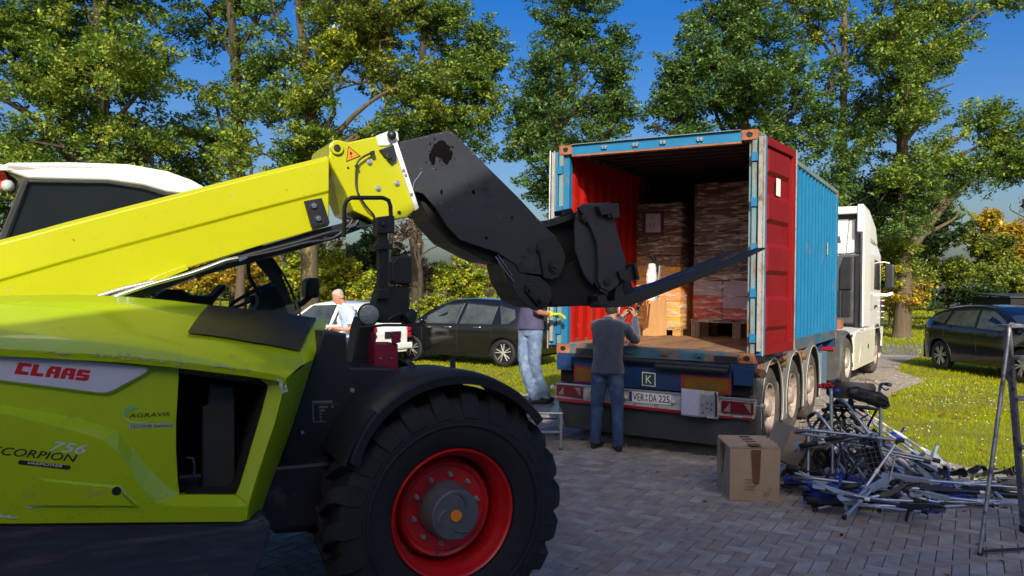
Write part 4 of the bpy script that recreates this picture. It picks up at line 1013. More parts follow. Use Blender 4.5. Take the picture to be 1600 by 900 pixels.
def pallet_load(name, label, a0, a1, b0, b1, ph, layers, ztop, woodm):
    o = Vector((CO.x, CO.y, CZ + FZ)) + CA * a0 + CB * b0
    t = thing(name, label, 'pallet load', o, -YAW, 'wrapped pallet loads inside the container')
    W, D = a1 - a0, b1 - b0; bh = .022
    for k in range(3):
        for j in range(3):
            mb = MB(); x = .07 + k * (W - .14) / 2; y = .07 + j * (D - .14) / 2; mb.bx((x - .06, y - .06, 0), (x + .06, y + .06, ph - 2 * bh)); mb.build('pallet_block', woodm, t, bevel=.003)
    for j in range(3):
        mb = MB(); y = .07 + j * (D - .14) / 2; mb.bx((0, y - .05, ph - 2 * bh + .001), (W, y + .05, ph - bh)); mb.build('pallet_board', woodm, t, bevel=.002)
    for k in range(6):
        mb = MB(); x = .06 + k * (W - .12) / 5; mb.bx((x - .055, 0, ph - bh + .001), (x + .055, D, ph)); mb.build('pallet_board', woodm, t, bevel=.002)
    z = ph + .002; rr_ = random.Random(len(layers) * 7)
    for h, cols_ in layers:
        x = .02; n = len(cols_)
        for c_ in cols_:
            w_ = (W - .04) / n; j1, j2 = rr_.uniform(-.012, .012), rr_.uniform(-.01, .025)
            mb = MB(); mb.bx((x + .003, .02 + j2, z), (x + w_ - .003, D - .02 + j1, z + h - .004)); mb.build('carton', c_, t, bevel=.014); x += w_
        z += h
    # stretch wrap hugging the stack
    mb = MB(); n = 60; mrow = 60; rings = []
    for j in range(mrow + 1):
        zz = ph - .04 + (z - ph + .03) * j / mrow; ring = []
        for k in range(n):
            s = k / n * 4; e = int(s); f = s - e
            x, y = ((f, 0), (1, f), (1 - f, 1), (0, 1 - f))[e]; cx, cy = x - .5, y - .5
            m_ = (abs(cx * 2) ** 10 + abs(cy * 2) ** 10) ** .1
            nn_ = mnoise.noise(Vector((x * 3, y * 3, zz * 7))) * .018 + mnoise.noise(Vector((x * 8, y * 8, zz * 22 + x * 5))) * .008
            sc2 = (1 + .010 + nn_) / m_ if m_ > 0 else 1
            ring.append(Vector((W / 2 + cx * W * sc2, D / 2 + cy * D * sc2 - .004, zz)))
        rings.append(ring)
    mb.loft(rings); mb.build('stretch_wrap', M_wrap, t, smooth=50)
    return t
def cm(n, c, **k): return mat('carton_' + n, c, k.pop('rough', .7), var=.28, scale=5, **k)
cb1, cb2, cb3 = cm('brown', (.13, .055, .03)), cm('dark_brown', (.07, .03, .018)), cm('tan', (.32, .18, .09))
cam_, cor, cye = cm('amber', (.85, .36, .010)), cm('orange', (.75, .24, .01)), cm('yellow', (.9, .50, .02))
cgr, cdk, cmv = cm('grey', (.10, .08, .07)), cm('charcoal', (.04, .035, .035)), cm('mauve', (.30, .16, .24))
crd, cli, cbl = cm('red', (.5, .04, .02)), cm('lilac', (.38, .30, .42)), cm('pale_blue', (.28, .33, .48))
p1 = pallet_load('wrapped_pallet', 'left wrapped pallet in the container, amber below with a numbered sheet above', .06, .80, 2.45, 3.45, .13,
    [(.22, [cye, cam_]), (.16, [cam_]), (.20, [cam_, cor]), (.17, [cye, cam_]), (.15, [cam_, cye]), (.16, [cb3, cb1]), (.20, [cb1]), (.19, [cb2, cb1]), (.22, [cb1]), (.18, [cb2])], 2, M_wood)  # amber up to the sun line, browns above: shade put into carton colours
p2 = pallet_load('wrapped_pallet', 'right wrapped pallet in the container, grey brown above red and lilac cartons', .96, 2.28, 2.40, 3.50, .26,
    [(.16, [crd, crd, cmv]), (.18, [crd, cli, cbl]), (.22, [cli, cli, cbl]), (.15, [cb1, cgr]), (.20, [cgr, cdk]), (.16, [cdk, cgr, cb2]), (.20, [cb2, cgr]), (.17, [cgr, cdk]), (.19, [cdk, cb2]), (.18, [cgr]), (.16, [cdk, cgr])], 2, M_woodg)
mb = MB(); q = [at_plane(x, y, CO + CB * 2.40, CB) for x, y in ((1003, 329), (1036, 329), (1036, 368), (1003, 368))]; mb.prism(q, CB * .02); sh = mb.build('cardboard_sheet', cb2, p1, world=True)
q = [at_plane(x, y, CO + CB * 2.385, CB) for x, y in ((1009, 334), (1032, 334), (1032, 363), (1009, 363))]; mb = MB(); mb.prism(q, CB * .003); mb.build('paper_sheet', mat('lilac_paper', (.45, .42, .60), .8, var=.03), sh, world=True)
def cp(x, y): return at_plane(x, y, CO + CB * 2.382, CB)
text_on('sheet_number', '11', quad_map(cp(1014, 356), cp(1023, 354), cp(1023, 347), cp(1014, 349)), M_print_black, sh, world=True, shear=.3)
text_on('sheet_number', 'n', quad_map(cp(1018, 342), cp(1022, 342), cp(1022, 339), cp(1018, 339)), M_print_black, sh, world=True)
pl = thing('plywood_board', 'tall pale plywood board standing in front of the amber pallet', 'board', (CO + CA * .30 + CB * 2.2 + UP * (CZ + FZ))[:], -YAW)
mb = MB(); q = [at_plane(x, y, CO + CB * 2.28, CB) for x, y in ((1004, 480), (1040, 462), (1041, 524), (1004, 527))]; mb.prism(q, CB * .02)
for k in range(10): pass
mb.build('board', mat('pale_pine', (.50, .28, .11), .8, var=.15, scale=6, stretch=(4, 4, .6)), pl, world=True, bevel=.002)

# ================================================================ container chassis trailer
TO = Vector((CO.x, CO.y, 0))
trl = thing('semi_trailer', 'blue three axle container trailer under the blue container', 'trailer', TO, -YAW)
def rt(x, y, off=.0): P = at_plane(x, y, CO - CB * off, CB); q = P - TO; return Vector((q.dot(CA), q.dot(CB), q.z))
M_tblue = mat('trailer_blue', (0.004, 0.032, 0.13), 0.5, var=0.2, scale=4, dirt=(0.05, 0.05, 0.06), dirt_amt=0.2)
M_slate = mat('slate_flap', (0.028, 0.034, 0.045), 0.55, var=0.2, scale=3, dirt=(0.05, 0.055, 0.06), dirt_amt=0.2)
M_bump = mat('bumper_white', (0.42, 0.44, 0.45), 0.5, var=0.15, dirt=(0.18, 0.17, 0.16), dirt_amt=0.3, dirt_scale=6)
M_tape = mat('reflective_red', (0.28, 0.01, 0.02), 0.35, var=0.1)
def rplate(mb, px, off, th): return mb.prism([rt(x, y, off) for x, y in px], (0, th, 0))
def tpart(name, px, off, th, m, parent=None, bevel=.004):
    mb = MB(); rplate(mb, px, off, th); return mb.build(name, m, parent or trl, bevel=bevel)
for x0 in (.62, 1.62): mb = MB(); mb.bx((x0, .1, .62), (x0 + .14, 6.3, 1.04)); mb.build('chassis_beam', M_tblue, trl, bevel=.01)
mb = MB(); mb.bx((.62, 6.3, .9), (1.76, 9.6, 1.12)); mb.build('gooseneck', M_tblue, trl, bevel=.01)
mb = MB(); mb.bx((.0, .02, .93), (CW, .26, 1.065)); mb.build('rear_bolster', M_tblue, trl, bevel=.008)
for x in (.02, CW - .17): mb = MB(); mb.bx((x, -.02, .93), (x + .15, .28, 1.072)); mb.build('twist_lock_box', M_tblue, trl, bevel=.006)
for y in (3.2, 5.85): mb = MB(); mb.bx((.02, y, .93), (CW - .02, y + .16, 1.07)); mb.build('cross_bolster', M_tblue, trl, bevel=.006)
mb = MB(); mb.bx((.04, .06, .72), (CW - .04, .12, .93)); mb.build('rear_crossmember', M_dark, trl)
tpart('rear_panel', [(897, 566), (1143, 584), (1143, 617), (897, 600)], .02, .05, M_tblue)
tpart('side_marker_box', [(870, 555), (892, 556), (892, 579), (870, 577)], .05, .12, M_tblue)
tpart('side_marker_box', [(1146, 574), (1177, 576), (1177, 604), (1146, 602)], .05, .12, M_tblue)
mb = MB(); mb.tube([rt(898, 556, .06), rt(1140, 574, .06)], .035, 10); mb.build('lock_shaft', M_blacksteel, trl, smooth=50)
mb = MB(); mb.tube([rt(1025, 572, .09), rt(1138, 580, .09)], .04, 10); mb.build('light_tube', M_black, trl, smooth=50)
def refl(px, inner, name='marker_board'):
    a = tpart(name, px, .035, .01, mat('reflect_red_border', (.24, .02, .02), .45, var=.1), None, .001)
    mb = MB(); mb.poly([rt(x, y, .0375) for x, y in inner]); mb.build('marker_field', mat('reflect_amber', (.16, .08, .002), .4, var=.1), a, fix=False)
    return a
refl([(897, 571), (962, 577), (962, 601), (897, 596)], [(901, 574.5), (959, 579.5), (959, 598), (901, 593)])
mk = refl([(1064, 584), (1142, 591.5), (1142, 618), (1064, 610)], [(1070, 588), (1137, 594.5), (1137, 613.5), (1070, 606.5)])
# faint worn lettering on the amber board
mb = MB(); rw = random.Random(2)
for k in range(11):
    x = 1089 + k * 2.7; y0_ = 606 + (x - 1089) * .09; y1_ = y0_ - (12 if k in (0, 3, 4, 10, 8) else 7); mb.poly([rt(a, b, .0385) for a, b in ((x, y0_), (x + 1.3, y0_), (x + 1.3, y1_), (x, y1_))])
mb.build('decal', mat('worn_print', (.10, .075, .03), .6, var=.3), mk, fix=False)
ks = tpart('class_sign', [(1003, 581), (1024, 583), (1024, 604.5), (1003, 602.5)], .04, .012, M_print_white, None, .001)
mb = MB(); mb.poly([rt(x, y, .0415) for x, y in ((1004.3, 582.5), (1022.7, 584.3), (1022.7, 603), (1004.3, 601.2))]); mb.build('sign_face', mat('sign_green', (.012, .07, .05), .5, var=0), ks, fix=False)
text_on('sign_letter', 'K', quad_map(rt(1009, 598.7, .043), rt(1018.5, 599.6, .043), rt(1018.5, 587.2, .043), rt(1009, 586.3, .043)), M_print_white, ks)
# bumper with lamps and number plate
bmp = tpart('bumper', [(868, 599), (1181, 627), (1177, 655), (868, 623)], .16, .06, M_bump)
tpart('bumper_rail', [(868, 597.5), (1181, 624.5), (1181, 627), (868, 600)], .18, .02, M_alu, bmp, .001)
tpart('reflective_strip', [(868, 621), (1064, 641.5), (1064, 646), (868, 625.5)], .166, .006, M_tape, bmp, .001)
tpart('reflective_strip', [(1120, 648.5), (1147, 651), (1147, 655), (1120, 652.5)], .166, .006, M_tape, bmp, .001)
tpart('reflective_strip', [(1160, 651.8), (1175, 653.3), (1175, 657), (1160, 655.5)], .166, .006, M_tape, bmp, .001)
for x0, y0, x1, y1 in ((869, 601, 910, 621), (1127, 625.5, 1177, 649)):
    k = (y1 - y0 - 20) ; sl = .092 * (x1 - x0)
    q = [(x0, y0), (x1, y0 + sl), (x1, y1 + (0 if x0 > 1000 else 2)), (x0, y1 - sl)]
    lp = tpart('tail_lamp', q, .19, .03, mat('dark_red_lens', (.12, .004, .012), .3, var=.1, coat=.4), bmp, .006)
    w_ = x1 - x0
    for s0 in (.06, .70):
        mb = MB(); sgn = 1 if s0 < .5 else -1
        a = rt(x0 + w_ * s0, y0 + sl * s0 + 2, .192); b = rt(x0 + w_ * (s0 + .22), y0 + sl * (s0 + .22) + 2, .192); c = rt(x0 + w_ * (s0 + .22), y1 - sl + sl * (s0 + .22) - 2, .192); d = rt(x0 + w_ * s0, y1 - sl + sl * s0 - 2, .192)
        mb.poly([a, b, c] if s0 > .5 else [b, c, d]); mb.build('reflector_field', mat('lamp_white', (.20, .17, .17), .3, var=.1), lp, fix=False)
npx = lambda s, t, off=.172: rt(983 + s * 65.4, 627 + s * 5.4 - t * 15.6 + s * t * .7, off)
mb = MB(); mb.prism([npx(-.01, -.04), npx(1.01, -.04), npx(1.01, 1.04), npx(-.01, 1.04)], (0, .008, 0)); np_ = mb.build('number_plate', M_print_white, bmp)
mb = MB(); mb.poly([npx(-.005, 0, .1735), npx(.07, 0, .1735), npx(.07, 1, .1735), npx(-.005, 1, .1735)]); mb.build('plate_band', mat('plate_blue', (.01, .02, .25), .5, var=0), np_, fix=False)
for txt, s0, s1 in (('VER', .09, .36), ('DA', .48, .65), ('225', .70, .965)):
    text_on('plate_lettering', txt, quad_map(npx(s0, .13, .1738), npx(s1, .13, .1738), npx(s1, .87, .1738), npx(s0, .87, .1738)), M_print_black, np_)
    text_on('plate_lettering', txt, quad_map(npx(s0 + .006, .13, .1737), npx(s1 + .006, .13, .1737), npx(s1 + .006, .87, .1737), npx(s0 + .006, .87, .1737)), M_print_black, np_)
for t0 in (.72, .28):
    mb = MB(); c = npx(.415, t0, .1738); mb.poly([c + Vector((math.cos(a) * .013, 0, math.sin(a) * .013)) for a in [k * .524 for k in range(12)]]); mb.build('plate_seal', mat('seal_grey', (.12, .14, .14), .5, var=.1), np_, fix=False)
for x in (977, 1052): mb = MB(); mb.ball(rt(x, 621 + (x - 977) * .09, .18), .03, 10); mb.build('plate_lamp', M_lens, bmp, smooth=60)
cbn = tpart('control_cabinet', [(1064, 607), (1121, 613), (1121, 655), (1064, 649)], .20, .04, M_bump)
mb = MB(); mb.prism([rt(x, y, .215) for x, y in ((1064.5, 608), (1091, 610.5), (1091, 650), (1064.5, 647.5))], (0, .012, 0)); mb.build('cabinet_door', mat('cabinet_paint', (.40, .44, .60), .4, var=.05), cbn, bevel=.003)
mb = MB(); mb.poly([rt(x, y, .2012) for x, y in ((1094, 616), (1117, 618), (1117, 651), (1094, 649))]); mb.build('cabinet_recess', M_alu, cbn, fix=False)
mb = MB()
for x, y in ((1097, 633), (1105, 630), (1104, 638), (1112, 632), (1111, 640), (1098, 645)): mb.cyl(rt(x, y, .225), rt(x, y, .2), .009, 8)
mb.tube([rt(1117, 613, .225), rt(1119, 618, .225), rt(1119, 651, .225)], .012, 8); mb.tube([rt(1088, 653, .22), rt(1104, 652, .22)], .010, 6); mb.build('cabinet_valve', M_blacksteel, cbn, kind=None)
tpart('spray_flap', [(872, 627), (1171, 657), (1171, 701), (1127, 697), (972, 678), (883, 668)], .10, .02, M_slate, None, .004)
mb = MB(); mb.bx((.1, .15, .45), (CW - .1, .25, .62)); mb.build('underrun_bar', M_blacksteel, trl, bevel=.01)
for x, y in ((863, 605), ):
    mb = MB(); c = rt(x, y, .12); mb.cyl(c, c + Vector((.09, 0, 0)), .012, 8); mb.ball(c, .03, 12); mb.build('marker_lamp', M_lens, trl)
mb = MB(); c = rt(1191, 635, .1); mb.cyl(c + Vector((-.1, 0, 0)), c, .012, 8); mb.lathe(c, (.2, -1, 0), [(.001, .02), (.03, .015), (.036, 0), (.001, -.01)], 14); mb.build('marker_lamp', M_alu, trl)
mb = MB(); c = rt(1187, 584, .0); mb.cyl(c + Vector((-.05, .05, 0)), c + Vector((.04, -.02, 0)), .05, 14); mb.build('side_lamp', mat('amber_glass', (.18, .10, .05), .3, var=.3), trl)
# axles, wheels, fenders
M_tyre = mat('truck_tyre', (0.055, 0.05, 0.045), 0.9, var=0.25, scale=5, bump=.2, bscale=60, dirt=(.12, .10, .08), dirt_amt=.3)
M_steelw = mat('dusty_steel_wheel', (0.40, 0.31, 0.26), 0.7, .1, var=.2, scale=8, dirt=(.14, .11, .09), dirt_amt=.35, dirt_scale=10)
M_mud = mat('mudguard_grey', (0.10, 0.098, 0.095), 0.75, var=.2, scale=4, dirt=(.16, .145, .13), dirt_amt=.35, dirt_scale=4)
def truck_wheel(parent, c, axis=(1, 0, 0), holes=10, r=.50, w=.36, tm=None, rm=None):
    """c = centre of the outer face, axis points outwards"""
    tm, rm = tm or M_tyre, rm or M_steelw; mb = MB(); ax = Vector(axis)
    mb.lathe(c, ax, [(.29, -.03), (.31, -.005), (.37, .012), (.43, .005), (.475, -.02), (.497, -.05), (.50, -w / 2), (.497, -w + .05), (.46, -w + .01), (.36, -w), (.29, -w + .03)], 48)
    for k in range(60):
        a = 2 * math.pi * k / 60
    t = mb.build('wheel', tm, parent, smooth=35)
    mb = MB(); mb.lathe(c, ax, [(.30, -.02), (.295, -.002), (.283, -.008), (.277, -.05), (.265, -.10), (.25, -.13), (.215, -.115), (.19, -.09), (.14, -.085), (.13, -.10), (.12, -.04), (.105, .0), (.05, .015), (.001, .016)], 40)
    rim = mb.build('rim', rm, t, smooth=40)
    u, v, d = basis(ax)
    for k in range(holes):
        a = 2 * math.pi * k / holes; e = u * math.cos(a) + v * math.sin(a); e2 = u * math.cos(a + .31) + v * math.sin(a + .31)
        mb = MB(); mb.cyl(Vector(c) + e * .232 - d * .126, Vector(c) + e * .232 - d * .1165, .026, 12); mb.build('hand_hole', M_print_black, t)
        mb = MB(); mb.cyl(Vector(c) + e2 * .165 - d * .09, Vector(c) + e2 * .165 - d * .055, .016, 6); mb.build('wheel_nut', M_alu, t)
    return t
AX = (.80, 2.17, 3.54)
for b in AX:
    truck_wheel(trl, Vector((CW + .0, b, .5))); truck_wheel(trl, Vector((0, b, .5)), (-1, 0, 0))
    mb = MB(); mb.cyl((.3, b, .5), (CW - .3, b, .5), .07, 12); mb.build('axle', M_blacksteel, trl)
    for x0, s in ((CW, -1), (0, 1)):
        mb = MB(); rings = []
        for k in range(25):
            a = R(-22 + 224 * k / 24); e = Vector((0, math.cos(a), math.sin(a))); c = Vector((x0, b, .5))
            rings.append([c + e * r + Vector((s * x, 0, 0)) for x, r in ((-.03, .575), (-.035, .60), (0, .655), (.06, .672), (.36, .672), (.36, .66), (.06, .655), (.01, .635), (-.018, .598), (-.018, .575))])
        mb.loft(rings); f_ = mb.build('mudguard', M_mud, trl, smooth=40)
        mb = MB(); mb.tube([Vector((x0, b, .5)) + Vector((-s * .034, math.cos(R(a)) * .592, math.sin(R(a)) * .592)) for a in range(-20, 201, 8)], .006, 6); mb.build('mudguard_edge', mat('edge_white', (.5, .5, .48), .5, var=.1), f_)
for b in (1.485, 2.855):
    mb = MB(); mb.prism([(CW - .3, b - .18, .42), (CW - .3, b + .18, .42), (CW - .3, b + .07, .95), (CW - .3, b - .07, .95)], (.28, 0, 0)); mb.build('mudguard_infill', M_mud, trl, bevel=.01)
    mb = MB(); mb.cyl((CW - .02, b - .02, .98), (CW + .05, b - .02, .98), .052, 16); mb.build('side_lamp', MATS['amber_glass'], trl, smooth=40)
mb = MB(); mb.prism([(CW - .08, .15, 1.0), (CW - .08, 2.8, 1.04), (CW - .08, 2.8, 1.065), (CW - .08, .15, 1.055)], (.09, 0, 0)); mb.build('side_rail', M_rust, trl)
mb = MB(); mb.bx((CW - .5, 4.35, .35), (CW + .02, 4.85, .93)); mb.build('tool_box', mat('box_blue_grey', (.10, .17, .27), .5, var=.15), trl, bevel=.01)
mb = MB(); mb.bx((.1, 4.4, .4), (.5, 5.2, .9)); mb.build('tool_box', MATS['box_blue_grey'], trl, bevel=.01)
mb = MB(); mb.tube([(CW - .2, 4.2, .95), (CW - .1, 4.3, 1.02), (CW - .12, 4.5, .95), (CW - .05, 4.7, 1.02), (CW - .2, 5.0, .98)], .03, 8); mb.ball((CW - .06, 4.15, .98), .06, 10); mb.ball((CW - .1, 4.9, 1.0), .05, 10); mb.build('air_coupling', M_tblue, trl)
for x in (.75, 1.5): mb = MB(); mb.bx((x, 6.2, .05), (x + .12, 6.35, .95)); mb.build('landing_leg', M_blacksteel, trl, bevel=.01)

# ================================================================ tractor unit
KY = R(33.0); KA = Vector((math.cos(KY), -math.sin(KY), 0)); KB = Vector((math.sin(KY), math.cos(KY), 0)); KO = Vector((6.62, 15.6, 0))
trk = thing('tractor_unit', 'white high roof truck tractor coupled in front of the blue container', 'truck', KO, -KY)
M_tw = mat('truck_white', (.80, .80, .80), .35, var=.03, coat=.4, dirt=(.62, .60, .57), dirt_amt=.06, dirt_scale=3)
M_tg = mat('truck_grey_plastic', (.055, .058, .062), .6, var=.2, dirt=(.10, .095, .09), dirt_amt=.25)
M_cream = mat('truck_cream_skirt', (.68, .66, .55), .4, var=.05, coat=.3, dirt=(.45, .40, .32), dirt_amt=.15)
def kp(name, m, f, bevel=.01, parent=None, smooth=None):
    mb = MB(); f(mb); return mb.build(name, m, parent or trk, bevel=bevel, smooth=smooth)
BK = 2.12      # rear wall of the cab
cab = kp('cab', M_tw, lambda q: q.loft([[Vector((x, y, z)) for x, y in ((-2.48, BK), (-.02, BK), (-.02, 4.15), (-.12, 4.42), (-2.38, 4.42), (-2.48, 4.15))] for z in (1.05, 1.7, 2.75)] + [[Vector((x, y, z)) for x, y in ((-2.40, BK), (-.10, BK), (-.10, 3.9), (-.2, 4.15), (-2.3, 4.15), (-2.40, 3.9))] for z in (3.1,)] + [[Vector((x, y, z)) for x, y in ((-2.33, BK), (-.17, BK), (-.2, 3.3), (-.4, 3.5), (-2.1, 3.5), (-2.3, 3.3))] for z in (3.62,)]), .03)
kp('side_deflector', M_tw, lambda q: (q.prism([(-.05, BK - .40, 1.15), (-.02, BK + .3, 1.15), (-.04, BK + .3, 3.6), (-.07, BK - .30, 3.72)], (.05, 0, 0)),), .012)
kp('side_deflector', M_tw, lambda q: (q.prism([(-2.45, BK - .40, 1.15), (-2.48, BK + .3, 1.15), (-2.46, BK + .3, 3.6), (-2.43, BK - .30, 3.72)], (-.05, 0, 0)),), .012)
kp('deflector_edge', M_tg, lambda q: q.prism([(-.07, BK - .42, 1.15), (-.03, BK - .42, 1.15), (-.05, BK - .32, 3.6), (-.09, BK - .32, 3.6)], (0, .05, 0)), .004)
kp('roof_deflector', M_tw, lambda q: (q.prism([(-2.4, BK - .32, 3.60), (-2.4, BK + .5, 3.62), (-2.4, BK + 1.3, 3.35), (-2.4, BK + 1.3, 3.40), (-2.4, BK + .5, 3.74), (-2.4, BK - .32, 3.76)], (2.33, 0, 0)), q.prism([(-.16, BK - .36, 3.20), (-.16, BK + 1.6, 3.0), (-.16, BK + 1.3, 3.4), (-.16, BK + .4, 3.73), (-.16, BK - .36, 3.80)], (.13, 0, 0))), .03)
kp('rear_wall_upper', M_tw, lambda q: (q.prism([(-2.38, BK - .10, 2.74), (-.44, BK - .10, 2.74), (-.38, BK - .10, 3.50), (-2.38, BK - .10, 3.52)], (0, .097, 0)), q.prism([(-.425, BK - .10, 2.74), (-.26, BK - .10, 2.76), (-.25, BK - .10, 3.46), (-.365, BK - .10, 3.48)], (0, .097, 0))), .02)
kp('rear_wall_trim', mat('truck_mid_grey', (.18, .19, .20), .5, var=.1), lambda q: (q.bx((-.245, BK - .05, 2.74), (-.15, BK - .002, 3.50)), q.bx((-.148, BK - .09, 2.74), (-.085, BK - .002, 3.56))), .02)
kp('roof_gap', M_tg, lambda q: q.bx((-2.3, BK - .04, 3.505), (-.15, BK - .002, 3.62)), .004)
kp('wall_vent', M_tg, lambda q: q.prism([(-.68, BK - .12, 2.98), (-.53, BK - .12, 2.98), (-.55, BK - .12, 3.13), (-.66, BK - .12, 3.13)], (0, .03, 0)), .01)
kp('air_intake_duct', M_tg, lambda q: (q.prism([(-1.85, BK - .30, 1.2), (-.08, BK - .30, 1.2), (-.08, BK - .30, 2.71), (-.52, BK - .30, 2.71), (-.68, BK - .30, 2.60), (-.76, BK - .30, 2.3), (-.76, BK - .30, 1.5)], (0, .295, 0)),), .04)
kp('duct_panel', M_black, lambda q: (q.bx((-.66, BK - .33, 1.35), (-.47, BK - .305, 1.92)), q.bx((-.455, BK - .33, 1.35), (-.27, BK - .305, 1.92)), q.prism([(-.50, BK - .36, 1.95), (-.26, BK - .36, 1.95), (-.26, BK - .36, 2.66), (-.42, BK - .36, 2.66), (-.50, BK - .36, 2.4)], (0, .05, 0)), q.bx((-.20, BK - .34, 1.0), (-.085, BK - .302, 2.68))), .02)
kp('duct_rib', M_tg, lambda q: (q.tube([(-.56, BK - .32, 2.62), (-.60, BK - .32, 2.2), (-.58, BK - .32, 1.98)], .018, 8),), 0)
kp('rear_wall_lower', M_tw, lambda q: q.bx((-2.40, BK - .03, 1.2), (-.10, BK - .002, 2.735)), .01)
kp('battery_tray', M_blacksteel, lambda q: q.bx((-2.3, .9, .75), (-.1, BK - .02, 1.0)), .02)
kp('air_tanks', M_alu, lambda q: (q.cyl((-1.9, 1.3, 1.12), (-.95, 1.3, 1.12), .12, 16),), 0)
kp('rear_valve_block', mat('rusty_brown', (.22, .09, .05), .8, var=.4, scale=20), lambda q: (q.bx((-.85, 1.3, 1.0), (-.38, 1.6, 1.3)), q.cyl((-.75, 1.25, 1.1), (-.75, 1.3, 1.1), .05, 10), q.cyl((-.5, 1.25, 1.1), (-.5, 1.3, 1.1), .05, 10)), .01)
kp('truck_frame', M_blacksteel, lambda q: (q.bx((-1.7, -1.0, .6), (-1.55, 4.2, .9)), q.bx((-.95, -1.0, .6), (-.8, 4.2, .9))), .01)
kp('fifth_wheel', M_blacksteel, lambda q: q.bx((-1.7, -.4, .92), (-.8, .5, 1.02)), .03)
kp('deck_plate', M_tw, lambda q: q.prism([(-.75, .55, 1.00), (-.06, .55, 1.0), (-.02, 1.9, 1.09), (-.75, 1.9, 1.09)], (0, 0, .04)), .01)
kp('side_skirt', M_cream, lambda q: q.prism([(-.04, .60, .30), (-.01, 3.0, .33), (-.01, 3.05, 1.08), (-.02, .68, 1.07), (-.03, .52, .95), (-.03, .56, .5)], (.05, 0, 0)), .015)
sk = kp('skirt_panel', M_cream, lambda q: q.prism([(.02, 1.10, .42), (.035, 2.85, .45), (.035, 2.9, .98), (.02, 1.35, .98)], (.012, 0, 0)), .01)
kp('filler_cap', M_blacksteel, lambda q: q.cyl((.03, 2.1, .72), (.05, 2.1, .72), .05, 12), 0)
kp('skirt_tail', M_tg, lambda q: q.prism([(-.3, 2.95, .22), (-.01, 2.95, .22), (-.01, 3.1, .4), (-.3, 3.1, .4)], (0, .25, .0)), .01)
# drive wheel, guards, tail lamp, front wheel
for x, s in ((0, 1), (-2.48, -1)):
    truck_wheel(trk, Vector((x - s * .0, 0, .5)), (s, 0, 0), 8, w=.55, rm=mat('silver_wheel', (.45, .42, .36), .5, .3, var=.1)); truck_wheel(trk, Vector((x - s * .04, 3.65, .5)), (s, 0, 0), 8)
    def guard(q, x=x, s=s):
        rings = []
        for k in range(21):
            a = R(-12 + 205 * k / 20); e = Vector((0, math.cos(a), math.sin(a))); c = Vector((x, 0, .5))
            rings.append([c + e * r + Vector((-s * d, 0, 0)) for d, r in ((-.0, .57), (0, .60), (.05, .635), (.60, .635), (.60, .62), (.05, .62), (.02, .59), (.02, .57))])
        q.loft(rings)
    kp('drive_wheel_guard', M_tg, guard, 0, smooth=40)
kp('mud_flap', M_tg, lambda q: q.bx((-.62, -.70, .2), (-.02, -.66, 1.0)), .01)
kp('mud_flap', M_tg, lambda q: q.bx((-2.46, -.70, .2), (-1.86, -.66, 1.0)), .01)
kp('tail_lamp', M_red, lambda q: q.bx((-.55, -.75, .78), (-.12, -.70, .95)), .01)
kp('front_bumper', M_tw, lambda q: q.bx((-2.45, 4.25, .3), (-.04, 4.55, 1.0)), .06)
kp('wheel_arch', M_tg, lambda q: q.loft([[Vector((x, 3.65 + math.cos(R(a)) * r, .5 + math.sin(R(a)) * r)) for x, r in ((.0, .60), (.0, .66), (-.3, .66), (-.3, .60))] for a in range(-5, 186, 10)]), 0)
kp('cab_step', M_tw, lambda q: (q.prism([(-.02, 3.0, .95), (.0, 3.06, 1.08), (.0, 4.3, 1.08), (-.02, 4.3, .6), (-.02, 4.22, .6), (-.02, 4.18, .85), (-.02, 4.0, 1.05), (-.02, 3.3, 1.05)], (.03, 0, 0)),), .01)
kp('side_window', M_glass, lambda q: q.prism([(-.019, 3.15, 1.95), (-.019, 4.05, 1.95), (-.019, 3.95, 2.62), (-.019, 3.2, 2.66)], (.008, 0, 0)), .004)
kp('sleeper_trim', M_cream, lambda q: q.prism([(-.019, 2.35, 1.5), (-.019, 2.95, 1.5), (-.019, 2.95, 2.6), (-.019, 2.35, 2.6)], (.012, 0, 0)), .006)
kp('door_handle', M_black, lambda q: q.bx((-.01, 3.2, 1.55), (.03, 3.4, 1.6)), .006)
kp('step_well', M_black, lambda q: (q.bx((-.01, 4.18, 1.2), (.02, 4.36, 1.75)),), .01)
for z in (1.28, 1.42, 1.56, 1.69): kp('step_bar', M_tw, lambda q: q.bx((0, 4.17, z), (.05, 4.37, z + .025)), .004)
kp('side_mirror', M_black, lambda q: (q.bx((.05, 4.25, 1.98), (.27, 4.36, 2.58)), ), .05)
kp('mirror_arm', M_tw, lambda q: q.tube([(-.05, 4.2, 1.84), (.1, 4.28, 1.83), (.24, 4.30, 1.88)], .04, 8), .0)
kp('mirror_arm', M_tw, lambda q: q.tube([(-.05, 4.2, 2.62), (.04, 4.28, 2.63), (.15, 4.31, 2.6)], .015, 6), .0)
kp('windscreen', M_glass, lambda q: q.quad((-2.3, 4.43, 1.75), (-.2, 4.43, 1.75), (-.25, 4.2, 2.75), (-2.25, 4.2, 2.75)), 0)
